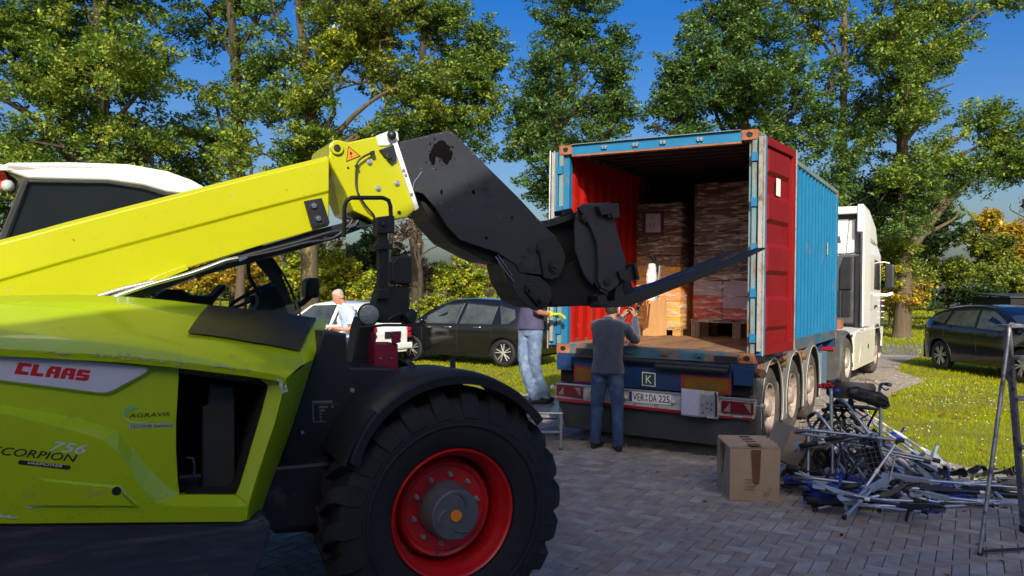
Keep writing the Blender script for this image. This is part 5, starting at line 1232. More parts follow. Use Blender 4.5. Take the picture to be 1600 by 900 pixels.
# ================================================================ trees and shrubs
M_leaf = attr_mat('leaf', 0.5, 0.32, 0.4)
def bark(name, c, d, amt=.35):
    return mat(name, c, .95, var=.35, scale=4, stretch=(3, 3, .5), bump=1.0, bscale=9, dirt=d, dirt_amt=amt, dirt_scale=2.5)
M_bark = bark('bark_dark', (.045, .036, .028), (.075, .065, .04))
M_barkp = bark('bark_pale', (.10, .075, .052), (.09, .08, .035), .3)
M_barky = bark('bark_lichen', (.075, .058, .036), (.22, .18, .03), .2)
PALS = {
 'oak': [(.030, .050, .010), (.055, .085, .014), (.085, .115, .018), (.13, .15, .022), (.20, .19, .03)],
 'green': [(.022, .042, .012), (.038, .066, .018), (.055, .090, .022), (.08, .115, .028), (.13, .15, .04)],
 'olive': [(.035, .048, .010), (.07, .085, .014), (.11, .12, .018), (.16, .16, .02), (.22, .17, .025)],
 'yellow': [(.06, .08, .010), (.11, .13, .012), (.18, .18, .015), (.25, .22, .018), (.30, .20, .02)],
 'orange': [(.12, .09, .012), (.22, .13, .012), (.30, .18, .015), (.24, .17, .015), (.14, .12, .015)],
 'brown': [(.07, .04, .03), (.10, .05, .045), (.13, .08, .05), (.09, .07, .04), (.15, .12, .05)],
 'dark': [(.012, .024, .010), (.02, .036, .014), (.03, .05, .018), (.04, .06, .02), (.06, .08, .025)]}
DENS = 3.6
NLEAF = 0
def make_crown(blobs, Y, pal, rng_, leaf=.135, dens=1.0, spread=.42, per=24, gap=.0, depth=.75):
    """blobs: (px, py, rx px, ry px[, pal]); returns leaf polygons, colours and clump centres"""
    Vs, Cs, CL_ = [], [], []
    for bl in blobs:
        x, y, rx, ry = bl[:4]; pl = PALS[bl[4] if len(bl) > 4 else pal]; yy = Y + (bl[5] if len(bl) > 5 else 0)
        c = at_y(x, y, yy); sx, sz = rx / FPX * yy, ry / FPX * yy; sy = min(sx, sz) * depth + .35 * max(sx, sz)
        vol = sx * sz * 3.14
        def ball(n):
            d = rng_.normal(size=(n, 3)); d /= np.linalg.norm(d, axis=1)[:, None] + 1e-9
            return d * rng_.uniform(0, 1, n)[:, None] ** (1 / 2.4)
        nb = int(dens * vol * DENS * (1.6 / spread) ** .0) + 3            # boughs
        B_ = np.array(c) + ball(nb) * np.array([sx, sy, sz])
        nz = np.array([mnoise.noise(Vector(p) * .45) for p in B_]); B_ = B_[nz > -0.17 + gap]
        CL_.append(B_)
        if not len(B_): continue
        k1 = 13; nb = len(B_)
        tilt = rng_.normal(0, .25, (nb, 2))
        q_ = ball(nb * k1) * np.array([1.9, 1.9, .95]) * spread
        br = np.repeat(B_, k1, axis=0); tl = np.repeat(tilt, k1, axis=0); q_[:, 2] += (q_[:, :2] * tl).sum(1)
        P = br + q_
        m = len(P) * per
        Q = np.repeat(P, per, axis=0) + ball(m) * spread * np.array([.62, .62, .42])
        tone = np.repeat(np.repeat(rng_.normal(0, .75, nb), k1), per) + np.repeat(rng_.normal(0, .4, len(P)), per) + rng_.normal(0, .5, m) + 1.6
        idx = np.clip(tone, 0, 3.99); i0 = idx.astype(int); f = (idx - i0)[:, None]
        pa = np.array(pl); C = pa[i0] * (1 - f) + pa[i0 + 1] * f; C *= rng_.uniform(1.6, 2.7, (m, 1)) * np.array([.90, 1.04, .95])
        a = rng_.normal(size=(m, 3)); a[:, 2] *= .6; a /= np.linalg.norm(a, axis=1)[:, None]
        b = np.cross(a, rng_.normal(size=(m, 3)) * .5 + np.array([0, 0, 1.0])); b /= np.linalg.norm(b, axis=1)[:, None]
        s = (leaf * rng_.uniform(.7, 1.5, m))[:, None]
        nn = np.cross(a, b)
        V = np.stack([Q - a * s * .5, Q + b * s * .27 + nn * s * .06, Q + a * s * .5, Q - b * s * .27 + nn * s * .06], 1)
        Vs.append(V); Cs.append(C)
    global NLEAF; NLEAF += sum(len(v) for v in Vs)
    return np.concatenate(Vs), np.concatenate(Cs), np.concatenate(CL_)
def tree(name, label, cat, base, Y, trunk, blobs, pal='oak', rb=.35, bm=None, seed=1, leaf=.135, dens=1.0, gap=0, twigs=60, per=24, spread=.42, group=None, limbs=True):
    """base px x; trunk: list of (px, py) from the foot up"""
    rg = np.random.default_rng(seed); rd = random.Random(seed)
    X0 = at_y(base, 460, Y).x; t = thing(name, label, cat, (X0, Y, 0), 0, group)
    V, C, P = make_crown(blobs, Y, pal, rg, leaf, dens, spread, per, gap)
    V = V - np.array([X0, Y, 0]); me = leaf_mesh('crown', V, C, M_leaf, 4)
    o = link(bpy.data.objects.new('crown', me)); o.parent = t
    if trunk:
        pts = [Vector((X0, Y, -.1)), Vector((X0, Y, .5))] + [at_y(x, y, Y) + Vector((0, rd.uniform(-.3, .3), 0)) for x, y in trunk]
        sp_ = smooth_path(pts, 5); n = len(sp_)
        rr = [rb * (1.45 if i == 0 else 1.18 if i < 3 else 1) * (1 - .80 * (i / n) ** 1.15) for i in range(n)]
        mb = MB(); mb.tube(sp_, rr, 14); mb.build('trunk', bm or M_bark, t, world=True, smooth=60)
        mb = MB(); k = 0
        if limbs:
            for bl in blobs:
                c = at_y(bl[0], bl[1], Y + (bl[5] if len(bl) > 5 else 0))
                z0 = max(2.2, c.z - (abs(c.x - X0) * .7 + 1.0)); j = min(range(n), key=lambda i: abs(sp_[i].z - z0)); s = sp_[j]
                L = (c - s).length; m1 = s.lerp(c, .35) + Vector((rd.uniform(-.3, .3), rd.uniform(-.3, .3), .12 * L)); m2 = s.lerp(c, .7) + Vector((rd.uniform(-.4, .4), rd.uniform(-.4, .4), .10 * L))
                r0 = min(rr[j] * .55, .05 + L * .022)
                mb.tube(smooth_path([s, m1, m2, c], 3), [r0 * (1 - .085 * i) for i in range(10)], 7)
            cs = [at_y(b[0], b[1], Y + (b[5] if len(b) > 5 else 0)) for b in blobs]
            for p in P[rg.integers(0, len(P), twigs)]:
                p = Vector(p); c = min(cs, key=lambda q: (q - p).length); m = c.lerp(p, .5) + Vector((rd.uniform(-.3, .3), rd.uniform(-.3, .3), rd.uniform(0, .5)))
                mb.tube([c, m, p], [.055, .032, .012], 5)
            mb.build('branches', bm or M_bark, t, world=True, smooth=60)
    return t
G_ = 'tall oaks along the lawn'
tree('oak_tree', 'broad dense oak at the far left, its crown over the white cab roof', 'tree', 165, 29, [(165, 300), (160, 200), (150, 60), (140, -120)],
     [(30, 60, 130, 120), (170, 90, 110, 110), (80, 200, 130, 80), (215, 190, 70, 70), (20, 300, 80, 60), (150, 260, 90, 45), (60, -80, 150, 90), (210, -60, 100, 90), (-90, 120, 110, 150), (240, 260, 50, 40), (150, 120, 90, 90, 'oak', -2), (100, 230, 90, 50, 'oak', -2), (230, 120, 60, 60, 'oak', -1)], 'oak', .42, seed=11, dens=.95, twigs=90, group=G_)
tree('oak_tree', 'dark stemmed oak with sky showing through, second trunk from the left', 'tree', 372, 32, [(372, 330), (370, 220), (368, 120), (362, 0), (358, -120)],
     [(330, 30, 55, 60), (400, 40, 50, 55), (310, 150, 55, 45), (400, 150, 60, 50), (340, 230, 60, 40), (300, 280, 60, 45), (410, 240, 50, 40), (360, -90, 110, 70), (275, 210, 35, 60), (440, 90, 35, 60, 'green'), (330, 320, 60, 30, 'oak')], 'oak', .40, seed=12, dens=.62, gap=.08, twigs=120, group=G_)
tree('oak_tree', 'oak with the yellow lichen stained trunk and olive crown above the boom', 'tree', 486, 30, [(485, 430), (484, 330), (486, 200), (478, 110), (470, 20), (462, -110)],
     [(540, 20, 80, 60, 'olive'), (610, 60, 70, 60, 'olive'), (560, 130, 80, 50, 'olive'), (500, 180, 60, 50, 'oak'), (590, 180, 70, 40, 'oak'), (470, 230, 60, 45, 'oak'), (560, 215, 70, 30, 'oak'), (450, 290, 60, 30), (510, -80, 120, 80, 'olive'), (640, 130, 50, 60, 'olive'), (430, 30, 40, 60, 'green'), (545, 90, 45, 45, 'yellow'), (480, 60, 50, 60, 'oak'), (450, 150, 40, 50, 'oak')], 'oak', .40, M_barky, seed=13, dens=.8, twigs=90, group=G_)
tree('oak_tree', 'oak with ragged right edge against blue sky above the black jib', 'tree', 655, 33, [(650, 330), (655, 200), (660, 80), (665, -40)],
     [(690, 60, 50, 45), (650, 10, 60, 50, 'olive'), (740, 110, 48, 50), (700, 150, 60, 50), (755, 160, 32, 45), (660, 210, 60, 45), (720, 210, 45, 38), (745, 60, 28, 25), (690, 250, 50, 30), (745, 235, 22, 28), (770, 90, 20, 30), (700, 15, 18, 16), (660, 130, 50, 60, 'oak', -2), (640, 260, 50, 40, 'oak', -1)], 'oak', .33, seed=14, dens=.8, twigs=80, group=G_)
tree('oak_tree', 'free standing dark green oak directly left of the container', 'tree', 866, 35, [(868, 420), (868, 300), (870, 180), (880, 60), (885, -60)],
     [(890, 10, 58, 45), (885, -60, 50, 50), (870, 80, 62, 50), (930, 90, 45, 50), (845, 150, 50, 45), (920, 165, 55, 50), (965, 110, 22, 45), (965, 190, 22, 40), (830, 215, 38, 40), (880, 230, 60, 45), (945, 245, 32, 30), (815, 240, 25, 25), (860, 290, 40, 35), (900, 285, 40, 30), (880, 330, 25, 28), (840, 180, 45, 30), (971, 65, 10, 25), (868, 130, 40, 60, 'green', -2), (875, 240, 40, 50, 'green', -1.5)], 'green', .36, seed=15, dens=1.0, twigs=70, group=G_)
tree('oak_tree', 'wide green oak rising behind the container roof', 'tree', 1165, 32, [(1165, 300), (1160, 180), (1150, 60), (1145, -70)],
     [(1120, 20, 60, 50), (1180, 60, 60, 55), (1100, 90, 50, 50), (1080, 150, 52, 45), (1160, 150, 70, 50), (1050, 190, 38, 32), (1110, 215, 60, 35), (1240, 160, 55, 50), (1220, 225, 70, 50), (1180, 220, 60, 40), (1290, 230, 50, 50), (1270, 290, 60, 45), (1150, -60, 80, 60), (1020, 195, 18, 18), (1300, 140, 40, 50), (1055, 120, 22, 40), (1230, 110, 40, 30), (1160, 120, 50, 60, 'green', -2)], 'green', .40, seed=16, dens=.95, twigs=80, group=G_)
tree('oak_tree', 'slender oak with bare leaning stem seen above the container front', 'tree', 1322, 36, [(1322, 380), (1320, 250), (1322, 150), (1318, 60), (1322, -20), (1330, -110)],
     [(1240, 10, 50, 22, 'olive'), (1300, 20, 50, 35, 'oak'), (1345, 70, 28, 40, 'oak'), (1280, 60, 35, 22, 'olive'), (1310, 110, 40, 22, 'oak'), (1190, -20, 60, 40, 'olive'), (1330, -60, 90, 50), (1345, 180, 30, 40), (1345, 240, 45, 50, 'olive'), (1350, 300, 50, 45, 'dark')], 'olive', .27, M_barkp, seed=17, dens=.75, twigs=60, group=G_)
tree('oak_tree', 'big oak with a thick pale trunk on the lawn right of the truck', 'tree', 1410, 33.9, [(1410, 440), (1411, 360), (1408, 250), (1405, 130), (1402, 30), (1400, -100)],
     [(1400, 60, 50, 45), (1430, 20, 55, 30), (1500, 15, 60, 16), (1455, 90, 40, 40), (1420, 140, 60, 45), (1480, 165, 45, 30), (1510, 75, 18, 20), (1400, 210, 70, 40, 'oak'), (1470, 230, 60, 40, 'oak'), (1530, 195, 50, 35), (1575, 215, 40, 40), (1560, 260, 50, 22), (1490, 290, 50, 35, 'green'), (1440, 320, 60, 40, 'dark'), (1400, 380, 50, 25, 'oak'), (1385, 300, 40, 60, 'dark'), (1500, 330, 30, 30, 'green'), (1570, 5, 35, 10), (1610, 240, 40, 60), (1490, 130, 30, 14, 'olive'), (1438, 462, 26, 16, 'orange'), (1405, 468, 16, 12, 'orange'), (1412, 175, 45, 55, 'oak', -2), (1416, 285, 48, 45, 'oak', -2), (1398, 70, 40, 50, 'oak', -2), (1440, 245, 40, 40, 'oak', -1.5), (1412, 345, 34, 20, 'green', -2), (1390, 430, 20, 14, 'yellow'), (1420, 420, 20, 14, 'olive')], 'oak', .40, M_barkp, seed=18, dens=.80, twigs=90, group=G_)
# smaller trees and shrubs further back
tree('bare_tree', 'thin nearly leafless tree between the mast and the yellow bush', 'tree', 655, 30, [(658, 440), (654, 385), (650, 345), (648, 325)],
     [(645, 340, 28, 14, 'brown'), (672, 350, 20, 16, 'brown'), (630, 365, 18, 14, 'brown'), (690, 365, 14, 12, 'olive')], 'brown', .12, M_bark, seed=21, dens=.22, twigs=70, per=10, leaf=.12)
tree('autumn_tree', 'orange yellow tree beyond the hedge at the right edge', 'tree', 1562, 50, [(1562, 400), (1560, 360)],
     [(1555, 372, 26, 28), (1585, 360, 24, 22), (1545, 350, 14, 14), (1600, 385, 22, 24), (1570, 395, 30, 18), (1535, 390, 16, 20, 'yellow')], 'orange', .25, seed=22, dens=.55, leaf=.26, spread=.6, twigs=20)
tree('bare_tree', 'bare twiggy treetop above the orange tree at the right edge', 'tree', 1625, 44, [(1625, 400), (1622, 350), (1615, 325)],
     [(1600, 325, 26, 16, 'brown'), (1620, 335, 30, 20, 'brown'), (1580, 318, 12, 5, 'brown')], 'brown', .16, seed=23, dens=.12, per=8, twigs=90, leaf=.1)
def shrub(label, px, Y, blobs, pal, seed, **k):
    return tree('shrub', label, 'shrub', px, Y, [(px, 455)], blobs, pal, .06, seed=seed, **{**dict(leaf=.15, spread=.36, twigs=16, dens=1.1, per=22), **k})
shrub('tall yellow leafed shrub beside the cab mirror', 470, 34, [(470, 420, 32, 45), (450, 450, 30, 35), (495, 440, 28, 40), (470, 475, 50, 25), (500, 395, 20, 20)], 'yellow', 31)
shrub('yellow green shrub left of the lamp mast', 535, 36, [(530, 425, 34, 36), (560, 445, 26, 28), (520, 460, 34, 20), (550, 400, 18, 18)], 'yellow', 32)
shrub('grey brown bare shrub behind the yellow ones', 530, 46, [(530, 390, 34, 22), (560, 380, 16, 18)], 'brown', 33, dens=.3, per=16)
shrub('dark evergreen bush right behind the lamp mast', 590, 48, [(575, 395, 24, 30), (600, 400, 30, 34), (560, 420, 26, 30), (620, 425, 26, 28)], 'dark', 34, leaf=.2)
shrub('purple brown bush under the thin bare tree', 640, 44, [(640, 430, 30, 26), (670, 438, 26, 24), (615, 445, 22, 20)], 'brown', 35)
shrub('round yellow green bush right of the thin tree', 722, 38, [(722, 425, 34, 30), (700, 445, 26, 22), (748, 445, 24, 22), (715, 400, 18, 14)], 'yellow', 36)
shrub('purple leafed bush beside the white house', 790, 52, [(785, 452, 20, 16), (800, 440, 14, 18)], 'brown', 37, leaf=.2)
shrub('low yellow bush behind the black hatchback', 668, 27, [(668, 478, 26, 12), (650, 488, 18, 10), (695, 474, 16, 8)], 'yellow', 38, leaf=.1, spread=.22)
shrub('low golden bush behind the black hatchback boot', 775, 36, [(768, 466, 16, 8), (790, 468, 14, 7)], 'yellow', 39, leaf=.12, spread=.25)
shrub('green bush behind the trailer corner', 857, 34, [(850, 478, 26, 20), (868, 500, 18, 14)], 'oak', 40)
shrub('golden low branches seen through the cab', 345, 30, [(330, 430, 40, 18), (300, 440, 26, 12), (368, 425, 26, 16), (410, 430, 14, 26)], 'orange', 41, leaf=.16, dens=.8)
shrub('green hedge bush beyond the black car, left part', 1462, 40, [(1460, 440, 34, 34), (1490, 425, 36, 30), (1440, 460, 20, 20), (1475, 470, 40, 20, 'dark')], 'olive', 42)
shrub('tall hedge bush above the black car roof', 1535, 41, [(1530, 430, 36, 32), (1560, 440, 30, 26), (1530, 462, 50, 24, 'dark'), (1510, 405, 30, 24, 'olive')], 'olive', 43)
shrub('hedge end at the right edge beside the shed', 1600, 40, [(1598, 450, 24, 18), (1625, 440, 40, 30)], 'olive', 44)
shrub('green undergrowth between truck and thick trunk', 1390, 42, [(1385, 420, 30, 40), (1400, 480, 40, 22, 'dark'), (1370, 380, 30, 40, 'oak')], 'dark', 45, leaf=.2)
shrub('dark bushes filling the low gap right of the thick trunk', 1480, 44, [(1470, 360, 50, 34, 'dark'), (1520, 375, 46, 30, 'olive'), (1440, 385, 40, 34, 'dark'), (1560, 410, 40, 22, 'olive')], 'dark', 47, leaf=.2)
shrub('foliage low behind the cab at the left edge', 12, 30, [(0, 330, 40, 40), (20, 370, 40, 40), (-40, 400, 60, 60)], 'olive', 46, dens=.8)
tree('oak_tree', 'tree stem seen through the cab between branches', 'tree', 373, 24, [(374, 440), (374, 400), (372, 350), (370, 300)], [(370, 240, 30, 40, 'oak'), (350, 330, 30, 20, 'oak')], 'oak', .19, M_barkp, seed=19, dens=.6, twigs=10)
# distant wood closing the horizon
rgf = np.random.default_rng(5); bl = []
for k in range(64):
    x = -900 + k * 52 + rgf.uniform(-14, 14); bl.append((x, 436 + rgf.uniform(-6, 6) + x * .008, 46, 15 + rgf.uniform(0, 9), ('dark', 'green', 'olive', 'green')[k % 4], rgf.uniform(-8, 14)))
V, C, P = make_crown(bl, 98, 'dark', rgf, leaf=.85, dens=.10, spread=1.3, per=24, gap=-1)
o = link(bpy.data.objects.new('distant_wood', leaf_mesh('distant_wood', V, C, M_leaf, 4)))
tag(o, 'far line of trees closing the horizon behind the gardens', 'woodland', kind='stuff')

# overhead wire
mb = MB(); a, b = at_y(600, 372, 42), at_y(1760, 352, 27)
pts = [a.lerp(b, t) - UP * 1.1 * 4 * t * (1 - t) * .35 for t in [i / 20 for i in range(21)]]
tag(mb.tube(pts, .012, 5).build('overhead_wire', M_blacksteel), 'thin overhead wire crossing behind the container and truck', 'wire')

# houses
def far_house(label, x0, x1, ye, yr, Y, wallm, roofm, yb):
    a, b = at_y(x0, ye, Y), at_y(x1, ye, Y); zr = at_y(x0, yr, Y).z; ze = a.z
    t = thing('house', label, 'house', ((a.x + b.x) / 2, Y, 0)); w = (b.x - a.x) / 2
    mb = MB(); mb.bx((-w, 0, 0), (w, 8, ze)); mb.build('wall', wallm, t)
    mb = MB(); mb.prism([(-w - .4, -.5, ze - .1), (-w - .4, 4, zr), (-w - .4, 8.5, ze - .1)], (2 * w + .8, 0, 0)); r = mb.build('roof', roofm, t)
    mb = MB(); mb.bx((w * .3, 3.5, zr - .6), (w * .3 + .6, 4.1, zr + .7)); mb.build('chimney', M_tile, r)
    for k in range(-2, 3):
        mb = MB(); x = k * w * .38; mb.bx((x - .55, -.04, ze * .35), (x + .55, .02, ze * .85)); f_ = mb.build('window', M_white, t)
        MB().bx((x - .47, -.05, ze * .38), (x + .47, -.042, ze * .82)).build('pane', M_glass, f_)
    return t
far_house('white walled house with dark red roof beyond the black hatchback', 742, 812, 458, 404, 62, M_white, mat('maroon_roof', (.10, .02, .03), .8, var=.2, scale=2), 480)
far_house('house with brown tiled roof behind the right hedge', 1572, 1680, 428, 412, 50, M_wallb, mat('brown_roof', (.16, .085, .06), .85, var=.25, scale=1.5), 480)
t = thing('garden_shed', 'dark garden shed at the right edge behind the black car', 'shed', (at_y(1600, 470, 36).x, 36, 0))
mb = MB(); mb.bx((-.6, 0, 0), (4, 3, 1.75)); mb.build('wall', M_dark, t); mb = MB(); mb.prism([(-.7, -.1, 1.751), (4.1, -.1, 1.751), (4.1, 3.1, 1.90), (-.7, 3.1, 1.90)], (0, 0, .06)); mb.build('roof', M_skirt, t)
# ================================================================ parked cars
def interp(pts, x):
    if x <= pts[0][0]: return pts[0][1]
    for (x0, y0), (x1, y1) in zip(pts, pts[1:]):
        if x <= x1:
            t = (x - x0) / (x1 - x0); return y0 + (y1 - y0) * t
    return pts[-1][1]
def car(name, label, loc, rz, paint, L, W, top, belt, axf, axr, Rw, side_win, screens, lamps, spokes=10, wheelm=None, trimm=None, sill=.20, zc=None, mirror_x=.6, doors=(), handles=(), tumble=.26, vis=(1, -1)):
    t = thing(name, label, 'car', loc, rz); H = max(z for _, z in top); h2 = L / 2; zc = Rw
    top = sorted(top)
    # smoothed silhouette
    def tz(x): return sum(interp(top, x + d) for d in (-.05, -.025, 0, .025, .05)) / 5
    def bz(x):
        z = sill + .05 * max(0, (abs(x) - h2 + .5) / .5) ** 2 * 2
        for xw in (axf, axr):
            d = abs(x - xw)
            if d < Rw + .055: z = max(z, zc + math.sqrt((Rw + .055) ** 2 - d * d))
        return z
    def hw(x, z):
        e = max(0, (abs(x) - h2 + .75) / .75); pl = 1 - .20 * e ** 2.4 - .16 * e ** 9
        b = interp(belt, x)
        if z <= b:
            q = (z - sill) / (b - sill); s = 1 - .055 * (1 - q) ** 2.2 - .035 * max(0, q - .55) ** 1.3 * 2.0
        else: s = .966 - tumble * ((z - b) / max(.2, H - b)) ** 1.12
        return W / 2 * pl * s
    xs = sorted(set([-h2 + L * i / 72 for i in range(73)] + [xw + s * (Rw + .055) * f for xw in (axf, axr) for s in (-1, 1) for f in (1.0, .985, .95)]))
    rows = 15; ringv = []
    for x in xs:
        b, tp = bz(x), tz(x); ed = tp - .035; ring = []
        b = min(b, ed - .02)
        lv = [b + (ed - b) * (j / rows) for j in range(rows + 1)]
        ring += [Vector((x, hw(x, z), z)) for z in lv]
        w = hw(x, ed)
        ring += [Vector((x, w * math.cos(R(a)) ** .6 * (1 if a < 90 else -1) if a != 90 else 0, ed + .035 * math.sin(R(a)) + .03 * math.sin(R(a)) ** 2)) for a in (20, 40, 60, 90)]
        ring += [Vector((v.x, -v.y, v.z)) for v in reversed(ring[:-1])]
        ringv.append(ring)
    mb = MB(); mb.loft(ringv, closed=False, cap=False); mb.poly(ringv[0]); mb.poly(ringv[-1])
    body = mb.build('body', paint, t, smooth=32)
    mb = MB(); mb.bx((-h2 + .15, -W / 2 + .12, sill + .02), (h2 - .15, W / 2 - .12, min(.7, interp(belt, 0) - .1))); mb.build('underbody', M_dark, t)
    for s in (1, -1):
        for xw in (axf, axr):       # arch trim, wheel
            c = Vector((xw, 0, zc)); yo = hw(xw, zc + Rw) * s
            mb = MB(); mb.loft([[Vector((xw + math.cos(R(a)) * r, (hw(xw + math.cos(R(a)) * r, zc + math.sin(R(a)) * r) + d) * s, zc + math.sin(R(a)) * r)) for r, d in ((Rw + .05, -.02), (Rw + .05, .006), (Rw + .085, .006), (Rw + .09, -.01))] for a in range(0, 181, 10)], closed=False, cap=False)
            mb.build('wheel_arch_trim', trimm or paint, body, smooth=50)
            y = (W / 2 - .045) * s; mb = MB()
            mb.lathe((xw, y, zc), (0, s, 0), [(Rw * .68, -.06), (Rw * .70, -.005), (Rw * .80, .008), (Rw * .93, -.002), (Rw * .985, -.02), (Rw, -.05), (Rw, -.16), (Rw * .9, -.20), (Rw * .68, -.2)], 36)
            w_ = mb.build('wheel', M_rubber, t, smooth=35)
            mb = MB(); mb.lathe((xw, y, zc), (0, s, 0), [(Rw * .70, -.02), (Rw * .69, .002), (Rw * .655, -.006), (Rw * .63, -.05), (Rw * .62, -.12), (.001, -.13)], 36); mb.build('rim', mat('rim_dark', (.02, .02, .022), .5, .3), w_, smooth=40)
            for k in range(spokes):
                a = 2 * math.pi * (k // 2 * 2 + (k % 2) * .62) / spokes if spokes > 6 else 2 * math.pi * k / spokes
                e = Vector((math.cos(a), 0, math.sin(a))); f = Vector((-math.sin(a + .25), 0, math.cos(a + .25))); mb = MB()
                o0 = Vector((xw, y - .004 * s, zc)); m1 = .016 + .0; wf = .010 if spokes == 10 else .018; pr = [o0 + e * .03 - f * wf, o0 + e * .03 + f * wf, o0 + e * Rw * .66 + f * wf * 1.5, o0 + e * Rw * .66 - f * wf * .6]
                mb.prism(pr, (0, -.03 * s, 0)); mb.build('spoke', wheelm or M_chrome, w_, bevel=.004)
            mb = MB(); mb.cyl((xw, y - .03 * s, zc), (xw, y + .002 * s, zc), .042, 16); mb.build('wheel_cap', wheelm or M_chrome, w_)
        def S(x, z, d=.004): return Vector((x, (hw(x, z) + d) * s, z))
        for poly in side_win:
            mb = MB(); n = len(poly); cx = sum(p[0] for p in poly) / n; cz = sum(p[1] for p in poly) / n
            mb.poly([S(*p, .007) for p in poly]); mb.build('side_window', M_cglass, body, fix=False)
            mb = MB(); mb.loft([[S(p[0], p[1], .012), S(p[0] + (p[0] - cx) * .05, p[1] + (p[1] - cz) * .10, .006)] for p in poly + [poly[0]]], closed=False, cap=False); mb.build('window_trim', M_print_black, body, fix=False)
        for x0, z0, x1, z1 in doors:
            mb = MB(); mb.tube([S(x0 + (x1 - x0) * i / 6, z0 + (z1 - z0) * i / 6, .001) for i in range(7)], .005, 4); mb.build('door_seam', M_print_black, body)
        for x, z in handles:
            mb = MB(); mb.tube([S(x - .10, z, .012), S(x - .08, z, .03), S(x + .08, z, .03), S(x + .10, z, .012)], .014, 8); mb.build('door_handle', M_chrome if 'hatchback' in label else paint, body)
        mz = interp(belt, mirror_x) + .07; mb = MB(); mb.ball((mirror_x, (hw(mirror_x, mz) + .11) * s, mz + .02), .1, 12, (.8, 1, .75)); mb.tube([S(mirror_x, mz - .03), Vector((mirror_x, (hw(mirror_x, mz) + .07) * s, mz))], .03, 6); mb.build('door_mirror', paint, body, smooth=60)
        for x0, x1, z0, z1, m_ in lamps:
            mb = MB(); nx_ = 5; mb.loft([[S(x0 + (x1 - x0) * i / nx_, z0 + (z1 - z0) * j / 3, .010) for i in range(nx_ + 1)] for j in range(4)], closed=False, cap=False); mb.build('lamp', m_, body, fix=False)
    for (x0, z0), (x1, z1), f0, f1 in screens:
        mb = MB(); n = 6; mb.loft([[Vector((x0 + (x1 - x0) * i / n, (hw(x0 + (x1 - x0) * i / n, tz(x0 + (x1 - x0) * i / n) - .035) * (f0 + (f1 - f0) * i / n)) * k, tz(x0 + (x1 - x0) * i / n) + .006 + .028 * (1 - k * k) ** .5)) for k in (-1, -.8, -.4, 0, .4, .8, 1)] for i in range(n + 1)], closed=False, cap=False)
        mb.build('windscreen', M_glass, body, fix=False)
    return t, body, hw, tz
M_cglass = mat('car_glass', (.05, .06, .055), .04, var=.5, scale=3, coat=1)
M_cblk = mat('car_black', (.005, .005, .007), .15, var=.1, coat=.6, spec=.35)
M_cwht = mat('car_white', (.75, .76, .78), .2, var=.03, coat=1.0)
# black hatchback on the left lawn
R0 = Vector((-.218, 18.92, 0)); F0 = Vector((-2.60, 20.15, 0)); d = (F0 - R0).normalized(); az = math.atan2(d.y, d.x); c = R0 + d * 1.30
nrm = Vector((-d.y, d.x, 0)); c = c - nrm * (.87 if nrm.y < 0 else -.87) * 1.0
mv = [[(-1.28, 1.02), (-1.45, 1.03), (-1.62, 1.16), (-1.55, 1.36), (-1.15, 1.44)], [(-1.0, 1.01), (-1.08, 1.42), (-.25, 1.48), (-.12, 1.0)], [(0.0, 1.0), (-.14, 1.47), (.35, 1.43), (.85, 1.16), (.90, .98)], [(.98, .98), (.95, 1.12), (1.22, .98)]]
mv = [[(-x if False else x, z) for x, z in p] for p in mv]
car('parked_car', 'black hatchback parked on the left lawn beyond the big wheel', c, az, M_cblk, 4.28, 1.80,
    [(-2.14, .62), (-2.12, .95), (-2.02, 1.08), (-1.86, 1.42), (-1.70, 1.52), (-1.2, 1.57), (-.3, 1.60), (.25, 1.56), (.62, 1.42), (1.18, 1.05), (1.45, .98), (1.85, .88), (2.05, .75), (2.14, .55)],
    [(-2.14, 1.02), (-1.0, 1.0), (1.2, .95), (2.14, .8)], 1.32, -1.32, .325, mv, [((.66, 0), (1.2, 0), .93, .95), ((-2.04, 0), (-1.84, 0), .9, .9)],
    [(-2.10, -1.92, .92, 1.04, M_red), (1.85, 2.08, .62, .72, M_lens)], 10, mat('alloy', (.62, .62, .64), .3, .6, var=.05), None, .20, None, .92,
    [(-.06, .28, -.04, .99), (.98, .32, 1.0, .95), (-1.0, .62, -1.02, 1.0), (-1.9, .95, 1.9, .82)], [(-.62, .92), (.22, .90)])
# white compact car in front of it, seen from behind left
dw = Vector((-math.sin(R(56)), math.cos(R(56)), 0)); cw_ = at_y(608, 540, 19.1); cw_ = Vector((cw_.x, 19.1, 0)) + dw * 1.75 - Vector((dw.y, -dw.x, 0)) * .0
tw, bw, hww, tzw = car('parked_car', 'white small car behind the man in the pale blue shirt', cw_, math.atan2(dw.y, dw.x), M_cwht, 3.7, 1.66,
    [(-1.85, .6), (-1.83, .95), (-1.72, 1.05), (-1.50, 1.36), (-1.2, 1.46), (-.2, 1.49), (.3, 1.42), (.9, 1.02), (1.3, .92), (1.7, .78), (1.85, .55)],
    [(-1.85, .95), (1.85, .85)], 1.22, -1.22, .30, [[(-1.5, .98), (-1.3, 1.30), (-.75, 1.38), (-.65, .96)], [(-.5, .95), (-.58, 1.39), (.2, 1.36), (.75, 1.0), (.78, .93)]],
    [((.3, 0), (.9, 0), .93, .95), ((-1.72, 0), (-1.5, 0), .86, .9)], [], 6, None, None, .2, None, .75, [(-.56, .3, -.56, .95)], [(-.4, .85)])
for y in (.60, -.60):
    for z in (.86, .70):
        mb = MB(); mb.cyl((-1.80, y, z), (-1.868, y, z), .066, 20); mb.build('tail_lamp', M_red, bw, bevel=.006)
mb = MB(); mb.bx((-1.872, -.26, .66), (-1.862, .26, .78)); mb.build('number_plate', M_print_white, bw)
